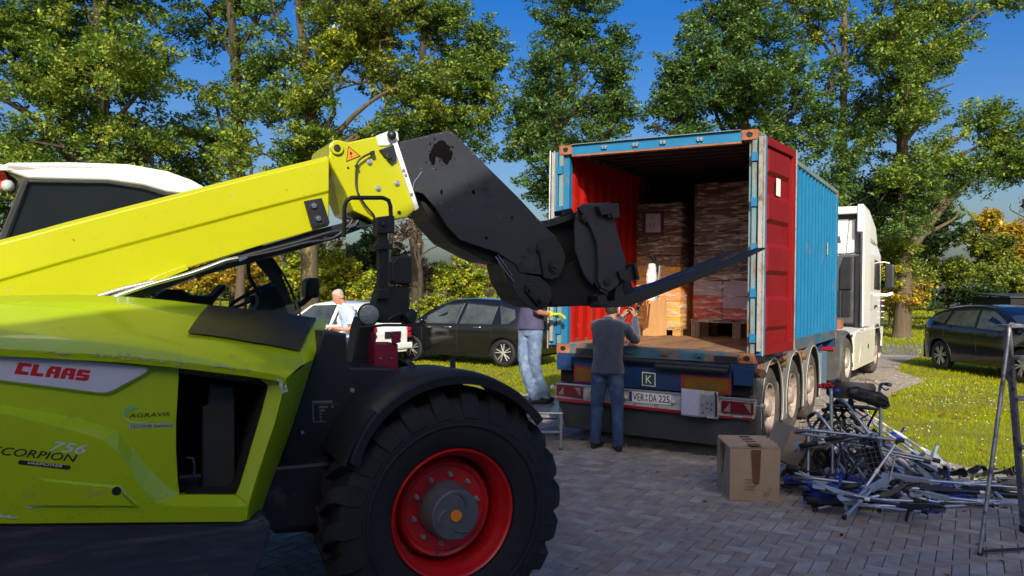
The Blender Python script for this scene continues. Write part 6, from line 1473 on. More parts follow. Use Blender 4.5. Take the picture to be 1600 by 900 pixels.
mb = MB(); mb.bx((-1.875, -.28, .64), (-1.8645, .28, .80)); mb.build('plate_frame', M_black, bw)
mb = MB(); mb.bx((-1.90, -.70, .36), (-1.80, .70, .52)); mb.build('bumper', M_cwht, bw, bevel=.04)
# black SUV on the right
R1 = Vector((10.68, 19.78, 0)); d = Vector((.10, -.995, 0)).normalized(); c = R1 + d * 1.385 + Vector((.86, .06, 0))
tr, brs, hws, tzs = car('parked_car', 'black SUV parked on the right lawn with turbine style wheels', c, math.atan2(d.y, d.x), M_cblk, 4.60, 1.85,
    [(-2.3, .7), (-2.29, .98), (-2.2, 1.10), (-2.0, 1.22), (-1.72, 1.42), (-1.35, 1.53), (-.8, 1.60), (-.2, 1.62), (.35, 1.58), (.75, 1.44), (1.38, 1.12), (1.6, 1.05), (2.0, .97), (2.2, .84), (2.3, .6)],
    [(-2.3, 1.06), (-1.2, 1.10), (1.2, 1.04), (2.3, .9)], 1.385, -1.385, .365,
    [[(-1.25, 1.15), (-1.72, 1.22), (-1.78, 1.28), (-1.5, 1.40), (-1.15, 1.46)], [(-1.14, 1.14), (-1.03, 1.47), (-.18, 1.52), (-.14, 1.11)], [(-.04, 1.10), (-.08, 1.52), (.38, 1.49), (.98, 1.20), (1.15, 1.07)]],
    [((.82, 0), (1.38, 0), .93, .95), ((-2.13, 0), (-1.97, 0), .9, .9)], [(-2.27, -2.05, 1.0, 1.10, M_red), (2.0, 2.25, .75, .86, M_lens)], 12, mat('alloy_dark', (.45, .45, .47), .3, .7, var=.05), M_black, .24, None, 1.12,
    [(-.02, .35, -.06, 1.06), (1.12, .4, 1.12, 1.02), (-1.2, .8, -1.2, 1.08)], [(-.85, 1.0), (.15, .98)])
for s in (1, -1):
    mb = MB(); mb.tube([Vector((x, (hws(x, tzs(x) - .035) - .03) * s, tzs(x) + .035)) for x in (-1.5, -1.1, -.5, .1, .4)], .012, 6); mb.build('roof_rail', M_blacksteel, brs)
mb = MB(); mb.prism([(-2.28, -.62, 1.42), (-2.28, .62, 1.42), (-1.95, .60, 1.50), (-1.95, -.60, 1.50)], (0, 0, .03)); mb.build('roof_spoiler', M_cblk, brs, bevel=.01)
# ================================================================ people
M_skin = mat('skin', (.36, .18, .11), .55, var=.12, scale=12)
M_skinr = mat('skin_ruddy', (.50, .20, .13), .55, var=.15, scale=12)
M_hair = mat('hair_dark', (.03, .02, .015), .8, var=.3, scale=40, bump=.4)
M_hairg = mat('hair_grey', (.40, .33, .30), .8, var=.2, scale=40, bump=.3)
M_jeans = mat('jeans_blue', (.030, .065, .16), .85, var=.35, scale=14, bump=.3, bscale=150, dirt=(.07, .12, .22), dirt_amt=.25, dirt_scale=7)
M_jeansl = mat('jeans_faded', (.13, .19, .31), .85, var=.3, scale=10, bump=.3, bscale=150, dirt=(.26, .34, .46), dirt_amt=.3, dirt_scale=7)
M_sweat = mat('sweater_slate', (.028, .040, .078), .9, var=.25, scale=10, bump=.5, bscale=260, sheen=.3)
M_tee = mat('tshirt_purple_grey', (.065, .06, .12), .9, var=.2, scale=10, bump=.3, bscale=200)
M_shirt = mat('shirt_pale_blue', (.46, .58, .76), .85, var=.1, scale=16, bump=.3, bscale=150)
M_shoe = mat('shoe_black', (.010, .010, .012), .5, var=.3)
M_glove = mat('glove_lime', (.45, .62, .02), .8, var=.15, bump=.4, bscale=120)
def ring(c, rx, ry, ax, front, n=16, pw=2.0):
    """ellipse of half widths rx (sideways) and ry (front-back) across axis ax"""
    ax = Vector(ax).normalized(); f = (Vector(front) - ax * Vector(front).dot(ax)).normalized(); s = ax.cross(f)
    return [Vector(c) + s * math.copysign(abs(math.cos(a)) ** (2 / pw), math.cos(a)) * rx + f * math.copysign(abs(math.sin(a)) ** (2 / pw), math.sin(a)) * ry for a in [2 * math.pi * k / n for k in range(n)]]
def limb(mb, pts, rs, front=(0, 1, 0), flat=1.0):
    pts = smooth_path(pts, 4); n = len(pts); m = len(rs) - 1; rings = []
    for i, p in enumerate(pts):
        t = i / (n - 1) * m; k = min(int(t), m - 1); r = rs[k] + (rs[k + 1] - rs[k]) * (t - k)
        d = pts[min(i + 1, n - 1)] - pts[max(i - 1, 0)]; fr = front if abs(Vector(front).dot(d.normalized())) < .9 else (0, 0, 1)
        rings.append(ring(p, r, r * flat, d, fr, 14))
    mb.loft(rings)
def hand_geo(mb, w, d, up, s=1.0, curl=.6, side=1):
    """palm with four fingers of different length and a thumb; w wrist, d direction, up = back of the hand"""
    d = Vector(d).normalized(); up = (Vector(up) - d * Vector(up).dot(d)).normalized(); x = d.cross(up) * side; w = Vector(w)
    P = lambda a, b, c: w + (x * a + d * b + up * c) * s
    mb.loft([ring(P(0, b, 0), rx * s, ry * s, d, up, 12, 2.6) for b, rx, ry in ((-.02, .028, .021), (.02, .034, .018), (.055, .041, .015), (.085, .040, .013), (.098, .034, .010))])
    for k, (xx, L) in enumerate(((-.031, .072), (-.010, .082), (.011, .076), (.031, .060))):
        pts = [P(xx * .9, .075, 0)]; a = .15 + .1 * k
        pos = Vector((xx, .092, 0)); pts.append(P(*pos))
        for seg in (.44, .32, .26):
            a += curl * (.75 + .1 * k); pos = pos + Vector((xx * .05, math.cos(a) * L * seg, -math.sin(a) * L * seg)); pts.append(P(*pos))
        mb.tube(pts, [.0095 * s, .010 * s, .009 * s, .008 * s, .0065 * s], 8)
    mb.tube([P(-.026, .015, -.004), P(-.050, .045, -.012), P(-.055, .075, -.026), P(-.045, .095, -.040)], [.015 * s, .013 * s, .011 * s, .008 * s], 8)
def head_geo(mb, c, face, tilt=0.0, s=1.0):
    """skull, jaw, nose, ears, neck towards c - z"""
    f = Vector(face).normalized(); u0 = Vector((0, 0, 1)); u = (u0 * math.cos(tilt) + f * math.sin(tilt)).normalized(); f = (f - u * f.dot(u)).normalized(); x = f.cross(u); c = Vector(c)
    P = lambda a, b, z: c + (x * a + f * b + u * z) * s
    lv = ((-.115, .030, .030, .055), (-.10, .045, .045, .045), (-.07, .058, .070, .020), (-.035, .066, .086, .005), (0, .072, .095, -.002), (.04, .076, .100, -.008), (.08, .070, .092, -.010), (.11, .050, .068, -.010), (.125, .024, .034, -.010))
    mb.loft([ring(P(0, off, z), rx * s, ry * s, u, f, 18) for z, rx, ry, off in lv])
    mb.loft([[P(-.010, .088, .012), P(.010, .088, .012), P(.006, .094, .020), P(-.006, .094, .02)], [P(-.016, .090, -.028), P(.016, .090, -.028), P(.009, .116, -.022), P(-.009, .116, -.022)], [P(-.012, .086, -.036), P(.012, .086, -.036), P(.006, .10, -.034), P(-.006, .10, -.034)]])
    for s_ in (-1, 1): mb.loft([ring(P(s_ * d_, -.008, -.01), ry_ * s, rx_ * s, x, f, 10) for d_, rx_, ry_ in ((.066, .018, .032), (.078, .017, .030), (.083, .010, .020))])
    mb.tube([P(0, -.015, -.06), P(0, -.030, -.13), P(0, -.045, -.20)], [.056 * s, .055 * s, .068 * s], 14)
    mb.loft([ring(P(0, .088, z), .024 * s, .008 * s, u, f, 10) for z in (-.062, -.055, -.048)])
    return P
def face_bits(P, t, hair):
    for s_ in (-1, 1):
        mb = MB(); mb.ball(P(s_ * .031, .082, .008), .011, 10); mb.build('eye', mat('eye_white', (.5, .48, .45), .3), t, world=True, smooth=60)
        mb = MB(); mb.ball(P(s_ * .031, .091, .007), .005, 8); mb.build('iris', M_print_black, t, world=True)
        mb = MB(); mb.tube([P(s_ * .016, .092, .026), P(s_ * .032, .094, .031), P(s_ * .048, .086, .026)], .004, 6); mb.build('eyebrow', hair, t, world=True)
    mb = MB(); mb.tube([P(-.022, .090, -.056), P(0, .097, -.054), P(.022, .090, -.056)], .003, 6); mb.build('mouth', mat('lip', (.3, .1, .08), .5), t, world=True)
def hair_geo(P, t, m, s=1.0, cap=None):
    mb = MB(); n = 18; rings = []
    for z, rx, ry, off in ((-.05, .066, .072, -.028), (-.02, .074, .088, -.020), (.03, .081, .101, -.014), (.08, .077, .099, -.014), (.115, .056, .074, -.012), (.133, .026, .036, -.012)):
        rings.append([P(math.cos(a) * rx, off + math.sin(a) * ry * (1 if math.sin(a) < 0 or z > .06 else .72), z) for a in [2 * math.pi * k / n for k in range(n)]])
    mb.loft(rings); return remeshed(mb, 'hair', m, t, .008, smooth_it=2, disp=.006, dscale=.02)
def shoe_geo(mb, ankle, toe, s=1.0):
    a = Vector(ankle); d = (Vector(toe) - a); d.z = 0; d.normalize(); x = Vector((-d.y, d.x, 0)); g = a.z
    mb.loft([ring(a + d * b * s + UP * (z), rx * s, rz * s, d, UP, 14, 2.5) for b, z, rx, rz in ((-.075, .045 - .09, .030, .035), (-.05, .05 - .09, .040, .052), (0, .055 - .09, .044, .055), (.06, .045 - .09, .046, .044), (.12, .035 - .09, .050, .034), (.17, .03 - .09, .042, .028), (.195, .028 - .09, .022, .02))])
    mb.tube([a + UP * -.04, a + UP * .03], [.05 * s, .052 * s], 12)

def person(label, foot, face, legs, torso, shoulders, arms, head, mats, sleeves='long', group=None, cap=None, tall=1.0, glove=None, hair=None):
    t = thing('person', label, 'person', (foot[0], foot[1], foot[2]), 0)
    skin, shirtm, trm = mats; F = Vector(face).normalized(); S_ = Vector((F.y, -F.x, 0))      # S_ = the person's right
    b = MB(); P = head_geo(b, head[0], head[1], head[2])
    # body core under the clothes
    pel, chest = torso[0], torso[-2]
    b.loft([ring(c, rx * .86, ry * .86, (0, 0, 1), F) for c, rx, ry in torso])
    for hipk, kn, an in legs: limb(b, [hipk, kn, an], [.075, .052, .036])
    for sh, el, wr, hd, upv, curl, side in arms:
        limb(b, [sh, el, wr], [.042, .040, .027]); b.tube([wr, Vector(wr) + (Vector(hd)) * .01], .026, 8)
        if glove is None or side not in glove: hand_geo(b, wr, hd, upv, 1.0, curl, side)
    body = remeshed(b, 'body', skin, t, .0085, smooth_it=2)
    face_bits(P, t, hair or M_hair)
    # trousers
    q = MB(); q.loft([ring(c, rx, ry, (0, 0, 1), F, 18) for c, rx, ry in torso[:3]])
    for hipk, kn, an in legs:
        hipk, kn, an = map(Vector, (hipk, kn, an)); limb(q, [hipk + UP * .03, hipk.lerp(kn, .5) - F * .004, kn, kn.lerp(an, .45) - F * .018, an - UP * .015], [.100, .090, .072, .068, .062], F)
        q.tube([an - UP * .03 + UP * .0, an + UP * .02], [.070, .064], 14)
    remeshed(q, 'trousers', trm, t, .012, smooth_it=3, disp=.020, dscale=.09)
    # top
    q = MB(); q.loft([ring(c, rx + (.012 if i > 1 else .022), ry + (.012 if i > 1 else .020), (0, 0, 1), F, 20) for i, (c, rx, ry) in enumerate(([(Vector(torso[0][0]) + UP * .03, torso[1][1], torso[1][2])] if sleeves == 'long' else []) + torso[1:])])
    for sh, el, wr, hd, upv, curl, side in arms:
        sh, el, wr = map(Vector, (sh, el, wr))
        if sleeves == 'long': limb(q, [sh, sh.lerp(el, .5), el, el.lerp(wr, .5), wr.lerp(el, .06)], [.072, .066, .058, .050, .044])
        else: limb(q, [sh, sh.lerp(el, .5), sh.lerp(el, .82)], [.074, .070, .070])
    cn = Vector(torso[-1][0]); q.loft([ring(cn + UP * dz, r_, r_ * .95, (0, 0, 1), F, 16) for dz, r_ in ((-.06, .10), (.0, .074), (.035, .066))])
    remeshed(q, 'sweater' if sleeves == 'long' else 'shirt', shirtm, t, .012, smooth_it=3, disp=.022, dscale=.11)
    for i, (hipk, kn, an) in enumerate(legs):
        q = MB(); toe = Vector(an) + F + S_ * (.3 if i == 0 else -.3) * (1 if len(legs[i]) else 1)
        shoe_geo(q, Vector(an) + UP * .0, toe); remeshed(q, 'shoe', M_shoe, t, .008, smooth_it=2)
        q = MB(); 
    return t, P
def torso_of(hip, F, lean=0.0, wsh=.205, base=.0, wd=1.0, side=Vector((0, 0, 0))):
    F = Vector(F).normalized(); c = Vector(hip)
    rows = ((-.10, .150, .105, 0), (-.02, .172, .122, 0), (.10, .162, .118, .1), (.22, .165, .120, .3), (.34, .182, .125, .6), (.44, .200, .122, .85), (.51, .195, .100, 1.0), (.555, .12, .075, 1.05))
    return [(c + UP * z + F * lean * q + side * q, rx * wd * (wsh / .205 if z > .2 else 1), ry * wd) for z, rx, ry, q in rows]

# man in the slate sweater at the container sill, seen from behind, handing up crutches
gA = at_z(949, 706); Fa = Vector((.22, 1, 0)).normalized(); Sa = Vector((Fa.y, -Fa.x, 0)); hipA = Vector((gA.x - .01, gA.y, .98))
fA = [at_z(930, 700), at_z(966, 705)]
legsA = [(hipA + Sa * s * .088 - UP * .04, Vector((hipA.x, hipA.y, 0)).lerp(f_, .55) + UP * .52 + Sa * s * .045 + Fa * .01, Vector((f_.x, f_.y, .09))) for s, f_ in ((-1, fA[0]), (1, fA[1]))]
tA = torso_of(hipA, Fa, .05, .20); shR = hipA + UP * .475 + Sa * .18 + Fa * .03; shL = hipA + UP * .475 - Sa * .15 + Fa * .04
hR = at_y(992, 495, gA.y + .42); eR = at_y(993, 531, gA.y + .16); hL = at_y(972, 494, gA.y + .55); eL = at_y(950, 520, gA.y + .42)
hdA = Vector((at_y(957, 486, gA.y + .06).x, gA.y + .06, 1.665))
pA, PA = person('man in slate grey sweater and blue jeans seen from behind at the container sill', (gA.x, gA.y, 0), Fa, legsA, tA, None,
    [(shR, eR, hR, Vector((-.1, .3, 1)), Vector((.9, -.5, 0)), .8, 1), (shL, eL, hL, Vector((.5, .3, .8)), Vector((-.9, -.3, .3)), .8, -1)], (hdA, Vector((.55, .85, 0)), -.12), (M_skin, M_sweat, M_jeans))
hair_geo(PA, pA, M_hair)
mb = MB(); n = 18
mb.loft([[PA(math.cos(a) * rx, -.012 + math.sin(a) * ry, z) for a in [2 * math.pi * k / n for k in range(n)]] for z, rx, ry in ((.045, .086, .108), (.085, .086, .108), (.12, .068, .085), (.14, .034, .042), (.146, .004, .004))])
mb.loft([[PA(x, .085 + y, z) for x, y, z in ((-.06, 0, .05), (-.05, .05, .048), (0, .072, .05), (.05, .05, .048), (.06, 0, .05), (0, .01, .062))], [PA(x, .085 + y, z - .006) for x, y, z in ((-.06, 0, .05), (-.05, .05, .048), (0, .072, .05), (.05, .05, .048), (.06, 0, .05), (0, .01, .062))]])
mb.build('cap', mat('cap_navy', (.02, .024, .035), .9, var=.2, bump=.3, bscale=200), pA, world=True, smooth=50)
# man on the step stool: light jeans, purple grey shirt, lime glove, upper body behind the lifting head
stz = .43; gB = at_z(846, 634, stz); Fb = Vector((.75, .66, 0)).normalized(); Sb = Vector((Fb.y, -Fb.x, 0))
kB = at_y(822, 515, gB.y); hipB = Vector((at_y(829, 535, gB.y).x, gB.y + .0, stz + .96))
a1 = at_z(838, 633, stz) + UP * .09; a2 = at_z(853, 632, stz) + UP * .09 + Vector((0, .12, 0))
legsB = [(hipB - Sb * .085 - UP * .04, Vector((at_y(819, 575, gB.y).x, gB.y + .03, stz + .52)), a1 + Vector((-.02, .06, 0))), (hipB + Sb * .085 - UP * .04, Vector((at_y(836, 578, gB.y).x, gB.y - .02, stz + .52)), a2)]
tB = torso_of(hipB, Fb, .06, .20); sB = hipB + UP * .475 + Sb * .19
hB = at_y(860, 491, gB.y - .10); eB = at_y(838, 484, gB.y - .26); hB2 = hipB + Fb * .45 + UP * .62 - Sb * .1
pB, PB = person('man standing on the metal work stool in faded jeans with a lime glove', (gB.x, gB.y, stz), Fb, legsB, tB, None,
    [(sB, eB, hB, Vector((1, .15, .02)), Vector((0, 0, 1)), .25, 1), (hipB + UP * .475 - Sb * .19, hipB + UP * .50 - Sb * .1 + Fb * .25, hB2, Vector((.3, .3, .9)), Vector((-1, 0, 0)), .5, -1)], (hipB + UP * .70 + Fb * .05, Fb, 0), (M_skinr, M_tee, M_jeansl), sleeves='short', glove=(1,))
hair_geo(PB, pB, M_hair)
q = MB(); hand_geo(q, hB + Vector((.01, 0, 0)), Vector((1, .15, .02)), Vector((0, 0, 1)), 1.18, .25, 1); q.tube([hB - Vector((.05, 0, 0)), hB + Vector((.02, 0, 0))], [.046, .038], 12); remeshed(q, 'glove', M_glove, pB, .006, smooth_it=1)
# grey haired man in pale blue shirt by the white car
YC = 14.2; hc = at_y(528, 478, YC); gC = Vector((at_y(545, 520, YC).x, YC, 0)); Fc = Vector((-.86, -.42, 0)).normalized(); Sc = Vector((Fc.y, -Fc.x, 0))
hipC = Vector((gC.x + .05, YC, .98)); shc = hc.z
legsC = [(hipC + Sc * s * .09 - UP * .04, hipC + Sc * s * .10 + UP * -.46 + Fc * .02, hipC + Sc * s * .11 - UP * .89) for s in (1, -1)]
tC = torso_of(hipC, Fc, .10, .21, wd=1.12); hb1 = at_y(522, 512, YC - .35); hb2 = at_y(516, 513, YC - .15)
pC, PC = person('grey haired man in a pale blue short sleeved shirt looking down by the white car', (gC.x, gC.y, 0), Fc, legsC, tC, None,
    [(hipC + UP * .46 - Sc * .20 + Fc * .06, at_y(548, 513, YC - .30), hb1, Vector((-1, -.1, .05)), UP, .6, 1), (hipC + UP * .46 + Sc * .19 + Fc * .06, at_y(530, 516, YC + .2), hb2, Vector((-1, -.1, 0)), UP, .6, -1)], (Vector((hc.x, YC, hipC.z + .70)), Vector((-.9, -.42, 0)), .42), (M_skinr, M_shirt, M_jeans), sleeves='short', hair=M_hairg)
hair_geo(PC, pC, M_hairg)
mb = MB(); mb.box(Vector(hb2) + Vector((-.12, 0, .02)), (.10, .16, .012), (0, .3, 0)); tag(mb.build('notepad', M_black, bevel=.004), 'small dark notepad in the hands of the grey haired man', 'notepad')

# ================================================================ work stool under the man
st = thing('work_stool', 'small aluminium step stool left of the trailer bumper', 'stool', (at_z(851, 645).x, gB.y, 0), 0)
sa = at_z(820, 642, stz); sb_ = at_z(880, 645, stz); sc_ = at_z(862, 628, stz)
x0, x1 = sa.x - .10, sb_.x; y0, y1 = sb_.y, sc_.y + .10
mb = MB(); mb.bx((x0, y0, stz - .022), (x1, y1, stz)); mb.build('stool_top', mat('stool_plate', (.32, .40, .48), .25, .6, var=.15, scale=12), st, world=True, bevel=.006)
for xx in (x0 + .02, x1 - .02):
    for yy in (y0 + .02, y1 - .02):
        mb = MB(); mb.bx((xx - .013, yy - .013, .01), (xx + .013, yy + .013, stz - .023)); mb.build('leg', M_alu, st, world=True, bevel=.003)
        mb = MB(); mb.bx((xx - .022, yy - .022, 0), (xx + .022, yy + .022, .012)); mb.build('foot', M_black, st, world=True)
for z in (.19,):
    for yy in (y0 + .02, y1 - .02): mb = MB(); mb.bx((x0 + .034, yy - .01, z), (x1 - .034, yy + .01, z + .025)); mb.build('crossbar', M_alu, st, world=True)
    for xx in (x0 + .02, x1 - .02): mb = MB(); mb.bx((xx - .01, y0 + .034, z), (xx + .01, y1 - .034, z + .025)); mb.build('crossbar', M_alu, st, world=True)
# ================================================================ crutches, walkers, boxes, ladder
M_cgrey = mat('crutch_grey_plastic', (.25, .31, .40), .45, var=.1, scale=6)
M_cblu = mat('crutch_blue_plastic', (.015, .04, .30), .4, var=.15)
M_cblack = mat('crutch_black_plastic', (.012, .012, .014), .5, var=.2)
M_cwhite = mat('crutch_white_tube', (.78, .78, .76), .3, .2, var=.05)
M_ctube = mat('crutch_aluminium', (.55, .60, .68), .33, .75, var=.1)
M_cred = MATS.get('door_red')
M_crd = mat('crutch_red_tube', (.45, .01, .05), .35, .2, var=.1)
M_cdark = mat('crutch_dark_tube', (.05, .06, .08), .35, .5, var=.15)
def crutch_proto(tube, plastic, handle=None, strut=None):
    """forearm crutch along local x: tip at 0, cuff at about 0.98"""
    t = thing('crutch', 'crutch', 'crutch', (0, 0, 0)); handle = handle or plastic
    mb = MB(); mb.tube([(0, 0, 0), (.42, 0, 0)], .0110, 10); mb.build('lower_tube', tube, t, smooth=60)
    mb = MB(); mb.tube([(.40, 0, 0), (.74, 0, 0)], .0140, 10); mb.build('upper_tube', tube, t, smooth=60)
    mb = MB(); mb.tube([(-.015, 0, 0), (-.01, 0, 0), (.01, 0, 0), (.04, 0, 0)], [.02, .021, .015, .012], 10); mb.build('rubber_tip', M_cblack, t, smooth=50)
    mb = MB(); mb.tube([(.385, 0, 0), (.43, 0, 0)], .017, 10); mb.build('clip_ring', strut or M_cwhite, t)
    mb = MB(); mb.loft([[Vector((x, s * w, z - h)), Vector((x, s * w, z + h))][:1] + [Vector((x, -w, z + h)), Vector((x, w, z + h)), Vector((x, w, z - h))] if False else [Vector((x, -w, z - h)), Vector((x, w, z - h)), Vector((x, w, z + h)), Vector((x, -w, z + h))] for s in (1,) for x, z, w, h in ((.68, 0, .017, .019), (.78, 0, .024, .026), (.84, -.010, .022, .024), (.90, -.024, .026, .018), (.96, -.038, .036, .010), (1.02, -.044, .044, .006))])
    mb.build('arm_support', plastic, t, smooth=50, bevel=.003)
    mb = MB(); mb.tube([(.765, 0, .012), (.755, 0, .05), (.745, 0, .085), (.742, 0, .125)], [.014, .017, .016, .013], 10); mb.tube([(.80, 0, .006), (.79, 0, .03), (.757, 0, .045)], .007, 6); mb.build('handle', handle, t, smooth=60)
    mb = MB(); mb.loft([[Vector((x, math.cos(a) * r, -.002 + math.sin(a) * r * .9)) for a in [math.pi * (1.0 + k / 8 * 1.0) + 0 for k in range(9)]] + [Vector((x, math.cos(a) * (r - .004), -.002 + math.sin(a) * (r - .004) * .9)) for a in [math.pi * (2.0 - k / 8) for k in range(9)]] for x, r in ((.94, .038), (.98, .045), (1.03, .048), (1.055, .044))])
    mb.build('cuff', plastic, t, smooth=50)
    return t
PR = {'blue': crutch_proto(M_ctube, M_cblu), 'grey': crutch_proto(M_ctube, M_cgrey), 'black': crutch_proto(M_ctube, M_cblack), 'white': crutch_proto(M_cwhite, M_cgrey, strut=M_cwhite), 'red': crutch_proto(M_crd, M_cblack, strut=M_cwhite), 'dark': crutch_proto(M_cdark, M_cblack)}
used_pr = set()
def place(kind, tip, cuff, label, roll=0.0, group='forearm crutches in the heap', s=1.0):
    pr = PR[kind]
    if kind in used_pr: o = copy_tree(pr)
    else: o = pr; used_pr.add(kind)
    tip, cuff = Vector(tip), Vector(cuff); d = (cuff - tip).normalized(); L = (cuff - tip).length
    up = Vector((0, 0, 1)) if abs(d.z) < .95 else Vector((0, 1, 0)); y = up.cross(d).normalized(); z = d.cross(y)
    m = Matrix((d, y, z)).transposed().to_4x4() @ Matrix.Rotation(roll, 4, 'X')
    o.rotation_euler = m.to_euler(); o.location = tip; s_ = L / 1.04 * s; o.scale = (s_, 1, 1); 
    o['label'] = label; o['group'] = group; o['make'] = kind; return o
def G3(x, y, z): return at_z(x, y, z)
def PY(x, y, Y): return at_y(x, y, Y)
# the front crutches, each where it lies
place('grey', G3(1402, 690, .60), PY(1320, 812, 6.72) + UP * .02, 'pale grey crutch propped steeply across the front of the heap, cuff on the paving', 1.2)
place('grey', G3(1352, 690, .10), PY(1238, 698, 7.35), 'pale blue grey crutch at the left front whose open cuff points at the box', 1.4)
place('blue', PY(1385, 757, 7.2), PY(1290, 765, 6.95), 'short blue crutch with dark blue cuff left of the steep grey one', 2.2)
place('blue', PY(1588, 808, 6.85), PY(1405, 807, 6.85), 'front lowest crutch of the heap with royal blue arm support', 1.5)
place('blue', PY(1588, 800, 7.0), PY(1398, 797, 6.98), 'second lowest crutch with silver tube just above the royal blue one', 1.5)
place('black', PY(1570, 795, 7.0), PY(1350, 793, 7.05), 'crutch with black grip lying second row at the heap foot', 1.2)
place('grey', PY(1600, 790, 7.1), PY(1420, 772, 7.05), 'grey crutch with broad forked arm rest in the middle of the heap front', 2.9)
place('grey', PY(1596, 762, 7.3), PY(1372, 745, 7.2), 'grey crutch with slotted handle stretched level at mid heap', 2.9)
place('dark', PY(1600, 774, 7.25), PY(1430, 762, 7.2), 'dark tubed crutch beneath the level grey ones', 2.0)
place('grey', PY(1380, 690, 7.6), PY(1300, 762, 7.1), 'grey crutch slanting down behind the steep front one', .6)
place('blue', PY(1560, 752, 7.5), PY(1455, 757, 7.45), 'blue cuffed crutch half buried right of the red tube', .3)
place('white', PY(1320, 630, 8.1), PY(1482, 745, 7.9), 'white tubed crutch leaning outermost on the right flank of the walker', 1)
place('white', PY(1330, 652, 8.0), PY(1470, 748, 7.8), 'white tubed crutch second from the right flank', .4)
place('white', PY(1318, 650, 7.9), PY(1445, 756, 7.7), 'white tubed crutch third on the right flank, beside the crimson one', 2)
place('red', PY(1365, 672, 7.85), PY(1452, 742, 7.72), 'crimson tubed crutch among the white ones', 1)
place('white', PY(1310, 668, 7.85), PY(1425, 752, 7.6), 'white tubed crutch under the crimson one', 3)
place('grey', PY(1322, 640, 8.0), PY(1402, 712, 7.6), 'silver crutch under the white bundle near the walker frame', 2)
place('black', PY(1340, 700, 7.7), PY(1440, 752, 7.5), 'black gripped crutch lying beneath the white bundle', 2.5)
for _k, (_a, _b, _n) in enumerate((((1345, 640, 8.05), (1500, 738, 7.95), 'highest white crutch of the bundle, nearest the grass'), ((1340, 662, 7.8), (1462, 752, 7.55), 'white crutch crossing low over the white bundle'), ((1325, 672, 7.7), (1408, 742, 7.45), 'shortest looking white crutch beside the walker leg'), ((1352, 668, 7.9), (1470, 742, 7.8), 'white crutch running along beneath the crimson tube'))):
    place('white', PY(*_a), PY(*_b), _n, _k * 1.3)
place('blue', PY(1440, 712, 8.3), PY(1392, 672, 8.2), 'crutch whose blue cuff stands up against the grass', .2)
rp = random.Random(21); kinds = ['black', 'grey', 'dark', 'blue', 'black', 'grey', 'dark']
for k in range(30):
    x0 = rp.uniform(1335, 1470); y = rp.uniform(742, 806); Yd = 7.95 - (y - 742) / 64 * .95 + rp.uniform(-.1, .1); z = max(.03, at_y(x0, y, Yd).z)
    a = at_y(x0, y, Yd); a.z = max(.02, min(a.z, .30)); ang = rp.choice((0, math.pi)) + rp.uniform(-.28, .28); d = Vector((math.cos(ang), math.sin(ang) * .8, rp.uniform(-.06, .06))).normalized()
    c = a + Vector((.45, 0, 0)); t0 = c - d * .52; t1 = c + d * .52; t0.z = max(.02, t0.z); t1.z = max(.03, t1.z)
    place(kinds[k % 7], t0, t1, 'elbow crutch buried in the tangle beside the stepladder', rp.uniform(0, 6), 'crutches buried in the tangle beside the stepladder')
rp = random.Random(5)
for k in range(26):
    a = at_z(rp.uniform(1262, 1400), rp.uniform(742, 792), rp.uniform(.03, .22)); ang = rp.uniform(-.6, .9) + rp.choice((0, math.pi)); d = Vector((math.cos(ang), math.sin(ang), rp.uniform(-.1, .25))).normalized()
    t0 = a - d * .4; t1 = a + d * .5; sh_ = max(0, 2.60 - min(t0.x, t1.x)); t0.x += sh_; t1.x += sh_; t0.z = max(.03, t0.z); t1.z = max(.04, t1.z)
    place(('grey', 'black', 'blue', 'dark')[k % 4], t0, t1, 'elbow crutch lying under the folded walkers behind the box', rp.uniform(0, 6), 'crutches under the folded walkers')
for k in range(6):
    xk = 1440 + k * 27; c = PY(xk, 748 - (k % 2) * 5, 7.8 - .04 * k); d = Vector((rp.uniform(-.3, .3), -.6, .5)).normalized()
    place(('black', 'dark')[k % 2], c - d * .6 if (c - d * .6).z > 0 else Vector((c.x, c.y + .5, .03)), c + d * .12, 'black cuffed crutch end poking up along the back of the heap', k, 'black crutch ends along the back of the heap', 1)

# each buried crutch told apart by its make and its rank from the front
_cn = {'black': 'black gripped', 'grey': 'grey plastic handled', 'dark': 'dark tubed', 'blue': 'blue cuffed', 'white': 'white tubed', 'red': 'crimson'}
_or = ['nearest the camera', 'second nearest', 'third nearest', 'fourth nearest', 'fifth nearest', 'sixth nearest', 'seventh nearest', 'eighth nearest', 'ninth nearest', 'tenth nearest', 'eleventh nearest']
for grp, wh in (('crutches buried in the tangle beside the stepladder', 'in the tangle beside the stepladder'), ('crutches under the folded walkers', 'under the folded walkers'), ('black crutch ends along the back of the heap', 'end along the heap back')):
    lst = [o for o in scene.collection.objects if o.get('group') == grp and o.parent is None]
    for kd in set(o['make'] for o in lst):
        for r_, o in enumerate(sorted([o for o in lst if o['make'] == kd], key=lambda o: o.location.y)):
            o['label'] = '%s crutch %s, %s of its kind' % (_cn[kd], wh, _or[r_])

